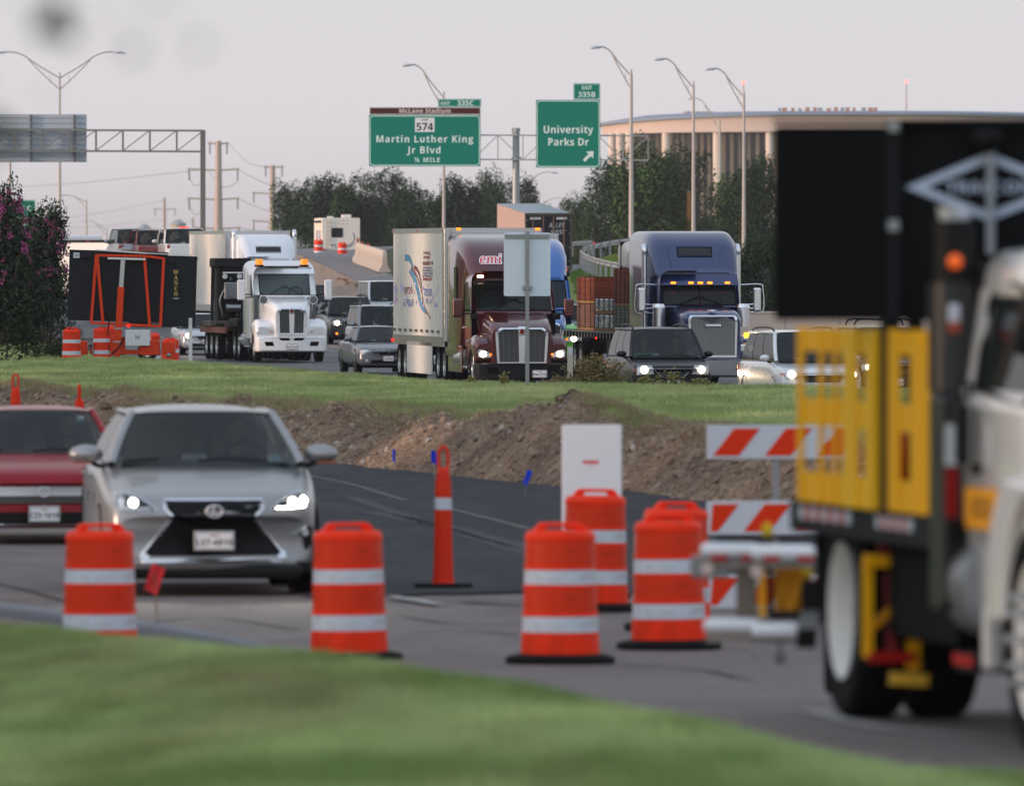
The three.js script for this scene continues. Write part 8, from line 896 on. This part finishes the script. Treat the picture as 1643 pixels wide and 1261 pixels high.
// pink flowering bush at the left
{
  const lm = leafMat(0.045, 0.078, 0.038), fmat = mat(0xa0497a, 0.9), w = new THREE.IcosahedronGeometry(1, 0);
  const bush = (label, px, s, y0, h, r, seed, nf) => { const o = thing('flowering_bush', label, 'bush', onLand(px, s, 0)), g = crownGeo(seed, 24000, 0.034, 60), f = part(o, 'foliage', g, lm), rnd = rng(seed), fl = []; f.scale.set(r, h, r); f.position.y = y0; for (let i = 0; i < nf; i++) { const a = rnd() * 6.28, k = 0.25 + 0.75 * Math.sqrt(rnd()), q = 0.95 * Math.sqrt(1 - Math.pow(Math.max(0, k - 0.4) / 0.66, 2)) * (0.8 + 0.2 * rnd()), c = V(Math.cos(a) * q * r, y0 + k * h * 0.98, Math.sin(a) * q * r); for (let m = 0; m < 10; m++) { const e = 0.018 + 0.02 * rnd(); fl.push(w.clone().scale(e, e, e).translate(c.x + (rnd() - 0.5) * 0.2, c.y + (rnd() - 0.5) * 0.22, c.z + (rnd() - 0.5) * 0.2)); } } const fm = part(o, 'flowers', fl, fmat); fm.userData.kind = 'stuff'; for (let i = 0; i < 4; i++) part(o, 'stem', tube([V(0.1 * i - 0.15, 0, 0), V(0.2 * (i - 1.5), y0 + h * 0.2, 0.1 * i), V(0.4 * (i - 1.5), y0 + h * 0.55, 0.15 * i)], 0.05, 8, 6), barkM); return o; };
  bush('tallest pink flowering bush cut by the left picture edge', 2, 47, 0.4, 5.1, 1.2, 211, 110); bush('pink flowering bush between the picture edge and the message board', 72, 45, 0.7, 4.0, 1.08, 212, 90); bush('dark bush with few pink flowers low between the two taller ones', 30, 46, 0.0, 3.7, 1.4, 213, 30);
  // scrub at its foot
  [[70, 52, 1.0, 1.0, 'brown green scrub below the pink flowering bushes'], [122, 50, 0.7, 0.95, 'low straw coloured scrub left of the leftmost barrel of the message trailer'], [8, 55, 1.2, 1.9, 'dark scrub at the left picture edge below the pink bush'], [95, 53, 0.6, 0.7, 'low dark green scrub beside the leftmost barrel of the message trailer']].forEach(([px, s, w, h, label], i) => { const b = thing('scrub_bush', label, 'bush', onLand(px, s, -0.05)); const c = part(b, 'foliage', crownGeo(300 + i, 2600, 0.05, 16), [leafMat(0.085, 0.085, 0.04), leafMat(0.14, 0.12, 0.07), leafMat(0.04, 0.06, 0.03), leafMat(0.05, 0.07, 0.035)][i]); c.scale.set(w, h, w); part(b, 'stem', tube([V(0, 0, 0), V(0.1, h * 0.5, 0)], 0.03), barkM); });
}
// tall weeds at the road edge
function weed(label, px, s, h, w, seed, m, dense = 60) {
  const o = thing('tall_weed', label, 'weed', onLand(px, s, -0.03)), rnd = rng(seed), st = [], lf = [], sd = []; const q = new THREE.IcosahedronGeometry(1, 0);
  for (let i = 0; i < dense; i++) { const a = rnd() * 6.28, r = w * Math.sqrt(rnd()) * 0.5, tx = Math.cos(a) * r * 2.2 * (0.5 + rnd()), tz = Math.sin(a) * r, hh = h * (0.45 + 0.55 * rnd()) * (1 - 0.3 * Math.abs(tx) / (w + 0.01)); const c = new THREE.CatmullRomCurve3([V(tx * 0.3, 0, tz * 0.3), V(tx * 0.5, hh * 0.5, tz * 0.5), V(tx, hh, tz)]); st.push(new THREE.TubeGeometry(c, 5, 0.008, 4)); for (let k = 0; k < 10; k++) { const t = 0.25 + 0.75 * rnd(), p = c.getPoint(t), e = 0.014 + 0.03 * rnd(); (t > 0.6 ? sd : lf).push(q.clone().scale(e, e * 0.7, e).translate(p.x + (rnd() - 0.5) * 0.12, p.y + (rnd() - 0.5) * 0.1, p.z + (rnd() - 0.5) * 0.12)); } }
  part(o, 'stems', st, mat(0x6b6a3a, 0.95)); part(o, 'leaves', lf, m[0]); part(o, 'seed_heads', sd, m[1]); return o;
}
const wm1 = [mat(0x4c5a30, 0.95), mat(0x7a6a4c, 0.95)], wm2 = [mat(0x5e6e3c, 0.95), mat(0x7c7548, 0.95)];
weed('big brownish weed clump between the marker post and the dark minivan', 955, 70, 1.25, 0.8, 51, wm1, 190); weed('low weed at the right front wheel of the maroon truck', 893, 70, 0.42, 0.4, 52, wm1, 40); weed('weed stalk in front of the maroon bumper, left of the sign pole', 808, 72, 0.5, 0.12, 53, wm2, 10); weed('weed stalk at the left front wheel of the maroon truck', 757, 70, 0.4, 0.14, 54, wm2, 14); weed('tall weed stalks in front of the dark minivan grille', 1075, 76, 0.62, 0.55, 55, wm2, 26); weed('weed stalks below the left headlight of the dark minivan', 1045, 76, 0.45, 0.25, 56, wm2, 14); weed('weed tuft under the white marker post of the white minivan', 1190, 74, 0.45, 0.4, 57, wm1, 40); weed('weed stalks right of the dark minivan', 1125, 76, 0.4, 0.4, 58, wm2, 18);
// twig of near leaves hanging into the top left corner, far out of focus
{
  const s = 1150, o = thing('leafy_twig', 'blurred leaves of a near twig hanging in the top left corner', 'twig', at(-60, -80, s)); const q = (px, py, ds = 0) => at(px, py, s + ds).sub(o.position), lf = (px, py, r, a, ds) => { const c = q(px, py, ds), g = new THREE.CircleGeometry(1, 10).scale(r, r * 0.5, 1).rotateZ(a); const p = g.attributes.position; for (let i = 0; i < p.count; i++) p.setZ(i, 0.25 * r * Math.pow(p.getX(i) / r, 2)); g.rotateX(0.5 * Math.sin(px)); return g.translate(c.x, c.y, c.z); }; const lm = new THREE.MeshPhysicalMaterial({ color: 0x22301a, roughness: 0.7, specularIntensity: 0.2, side: THREE.DoubleSide });
  for (const [px, py, r, a] of [[82, 28, 0.034, 0.9], [90, 42, 0.034, -0.7], [210, 84, 0.012, 0.3], [222, 76, 0.01, 1.4], [316, 76, 0.010, 1.0], [328, 70, 0.008, 0.2], [2, 222, 0.026, 1.2], [-18, 205, 0.03, 0.4], [250, -6, 0.011, 0.2], [75, 150, 0.008, 0.8]]) part(o, 'leaf', lf(px, py, r, a, px * 0.2), lm); part(o, 'stem', [tube([q(-60, -80), q(20, -10), q(80, 30)], 0.0008, 10, 5), tube([q(20, -10), q(140, 20), q(215, 80)], 0.0006, 10, 5), tube([q(140, 20), q(260, 20), q(320, 74)], 0.0005, 10, 5), tube([q(-60, -80), q(-40, 90), q(2, 220)], 0.0008, 10, 5)], barkM);
}
// the tree belt left of the road, outside the frame, that keeps the low sun off the near ground
{
  const o = thing('tree_belt', 'belt of trees left of the road beyond the picture edge', 'trees'); const g = crownGeo(400, 2600, 0.075, 30); const rnd = rng(71), gm = []; for (let z = -10; z > -520; z -= 7.5) { const h = (z > -230 ? 11 : 9) + 3.5 * rnd(); const x = -62 - 10 * rnd() + z * 0.06; const c = part(o, 'crown', g, leafA); c.position.set(x, -0.3, z - 4 * rnd()); c.scale.set(4.6, h, 4.6); c.rotation.y = rnd() * 6; } o.userData.kind = 'stuff';
}
// ---------------------------------------------------------------- people in the cars: one seated figure, then copies
function field(bones, cell, pad = 0.06) {       // smooth union of tapered capsules, meshed
  const lo = V(9, 9, 9), hi = V(-9, -9, -9); for (const [a, b, ra, rb] of bones) for (const [p, r] of [[a, ra], [b, rb]]) { lo.min(V(p.x - r, p.y - r, p.z - r)); hi.max(V(p.x + r, p.y + r, p.z + r)); } lo.subScalar(pad); hi.addScalar(pad);
  const size = Math.max(hi.x - lo.x, hi.y - lo.y, hi.z - lo.z), n = Math.min(110, Math.ceil(size / cell) + 3), mc = new MarchingCubes(n, new THREE.MeshBasicMaterial(), true, false, 400000); mc.isolation = 0; const q = V(0, 0, 0), ab = V(0, 0, 0), k = cell * 1.6;
  const h = size / (n - 3) ; for (let z = 0; z < n; z++) for (let y = 0; y < n; y++) for (let x = 0; x < n; x++) { q.set(lo.x + x * h, lo.y + y * h, lo.z + z * h); let d = 9; for (const [a, b, ra, rb] of bones) { ab.subVectors(b, a); const L2 = ab.lengthSq() || 1e-9; const t = clamp(((q.x - a.x) * ab.x + (q.y - a.y) * ab.y + (q.z - a.z) * ab.z) / L2); const dx = q.x - a.x - ab.x * t, dy = q.y - a.y - ab.y * t, dz = q.z - a.z - ab.z * t; const e = Math.sqrt(dx * dx + dy * dy + dz * dz) - lerp(ra, rb, t); const w = clamp(0.5 + 0.5 * (d - e) / k); d = d * (1 - w) + e * w - k * w * (1 - w); } mc.field[x + y * n + z * n * n] = -d; }
  mc.update(); const c = mc.count, P = new Float32Array(c * 3), N = new Float32Array(c * 3); for (let i = 0; i < c; i++) for (let j = 0; j < 3; j++) { const v = mc.positionArray[i * 3 + j]; P[i * 3 + j] = lo.getComponent(j) + (v * 0.5 + 0.5) * n * h; N[i * 3 + j] = mc.normalArray[i * 3 + j]; }
  const g = new THREE.BufferGeometry(); g.setAttribute('position', new THREE.BufferAttribute(P, 3)); g.setAttribute('normal', new THREE.BufferAttribute(N, 3)); g.computeVertexNormals(); return g;
}
const B = (a, b, ra, rb = ra) => [V(...a), V(...b), ra, rb];
// origin at the seat, facing +z
const head = field([B([0, 0.70, 0.03], [0, 0.76, 0.02], 0.085, 0.088), B([0, 0.645, 0.055], [0, 0.69, 0.06], 0.05, 0.06), B([0, 0.60, 0.07], [0, 0.61, 0.08], 0.026, 0.024), B([0, 0.71, 0.118], [0, 0.675, 0.135], 0.010, 0.016), B([-0.045, 0.735, 0.098], [0.045, 0.735, 0.098], 0.016, 0.016), B([-0.02, 0.632, 0.108], [0.02, 0.632, 0.108], 0.010), B([-0.092, 0.70, 0.01], [-0.092, 0.67, 0.015], 0.016, 0.012), B([0.092, 0.70, 0.01], [0.092, 0.67, 0.015], 0.016, 0.012), B([0, 0.46, -0.01], [0, 0.62, 0.01], 0.058, 0.052)], 0.009);
const handPart = (s) => { const w = V(s * 0.155, 0.335, 0.43), bs = [B([s * 0.155, 0.335, 0.42], [s * 0.15, 0.355, 0.475], 0.026, 0.03)]; for (let i = 0; i < 4; i++) { const ox = s * (0.125 + i * 0.021), L = [0.040, 0.046, 0.043, 0.033][i]; bs.push(B([ox, 0.36, 0.48], [ox, 0.385, 0.48 + L * 0.8], 0.0095, 0.009), B([ox, 0.385, 0.48 + L * 0.8], [ox, 0.37, 0.49 + L], 0.009, 0.0085), B([ox, 0.37, 0.49 + L], [ox, 0.35, 0.485 + L * 0.7], 0.0085, 0.0075)); } bs.push(B([s * 0.125, 0.345, 0.45], [s * 0.100, 0.368, 0.472], 0.012, 0.010), B([s * 0.100, 0.368, 0.472], [s * 0.096, 0.385, 0.495], 0.010, 0.0085)); return field(bs, 0.0045, 0.02); };
const arms = field([B([-0.27, 0.20, 0.14], [-0.16, 0.33, 0.41], 0.042, 0.028), B([0.27, 0.20, 0.14], [0.16, 0.33, 0.41], 0.042, 0.028)], 0.012), shirtG = field([B([0, 0.02, 0], [0, 0.22, -0.02], 0.14, 0.145), B([-0.06, 0.24, -0.01], [0.06, 0.24, -0.01], 0.14), B([-0.16, 0.41, -0.02], [0.16, 0.41, -0.02], 0.078), B([-0.19, 0.41, -0.01], [-0.27, 0.21, 0.12], 0.062, 0.054), B([0.19, 0.41, -0.01], [0.27, 0.21, 0.12], 0.062, 0.054), B([0, 0.44, -0.01], [0, 0.47, -0.01], 0.07, 0.06)], 0.013), legsG = field([B([-0.09, 0.0, 0.03], [-0.11, 0.06, 0.46], 0.09, 0.065), B([0.09, 0.0, 0.03], [0.11, 0.06, 0.46], 0.09, 0.065), B([-0.11, 0.06, 0.46], [-0.11, -0.28, 0.56], 0.06, 0.045), B([0.11, 0.06, 0.46], [0.11, -0.28, 0.56], 0.06, 0.045)], 0.014), hairG = field([B([0, 0.765, -0.0], [0, 0.775, 0.0], 0.092, 0.094), B([0, 0.70, -0.045], [0, 0.76, -0.03], 0.07, 0.08), B([-0.06, 0.80, 0.06], [0.06, 0.80, 0.06], 0.028)], 0.01);
const skinG = merge([head, arms, handPart(-1), handPart(1)]);
function rider(label, carO, x, y, z, yaw, shirt, hair, skin) {
  const p = V(x, y, z).applyAxisAngle(V(0, 1, 0), carO.rotation.y).add(carO.position), o = thing('person', label, 'person', p, carO.rotation.y + yaw); part(o, 'body', skinG, skin || M.skin); part(o, 'shirt', shirtG, mat(shirt, 0.9)); part(o, 'trousers', legsG, mat(0x23252b, 0.9)); part(o, 'hair', hairG, mat(hair, 0.8)); part(o, 'eye', [ball(0.009, -0.034, 0.712, 0.108), ball(0.009, 0.034, 0.712, 0.108)], M.black); part(o, 'mouth', box(0.04, 0.005, 0.004, 0, 0.632, 0.119), mat(0x7a4a40, 0.7)); return o;
}
const find = (n) => scene.children.find((c) => c.name === n);
{
  const a = find('silver_suv'), b = find('red_sedan'), c = find('dark_minivan'), d = find('silver_sedan'), e = find('dark_suv'), f = find('grey_sedan');
  rider('driver in dark clothes with dark hair behind the wheel of the silver crossover', a, 0.36, 0.76, -2.48, 0, 0x1d232b, 0x1a1412); rider('driver with dark hair behind the wheel of the red sedan', b, 0.36, 0.52, -2.62, 0, 0x27303a, 0x1f1713); rider('driver with a dark top at the wheel of the dark minivan', c, 0.38, 0.70, -2.28, 0, 0x2b2f3a, 0x17120f); rider('front passenger in a pale green top in the dark minivan', c, -0.38, 0.68, -2.3, 0.15, 0x6f9a8c, 0x3a2c20); rider('driver with dark hair at the wheel of the silver sedan', d, 0.34, 0.53, -2.45, 0, 0x3a3f47, 0x1a1412); rider('driver in a reddish top at the wheel of the dark sport utility', e, 0.36, 0.74, -2.5, 0, 0x6a3a36, 0x241a15); rider('driver of the grey older sedan with hands on the wheel', f, 0.36, 0.52, -2.65, 0, 0x54514b, 0x2a211b);
}
renderer.render(scene, camera);
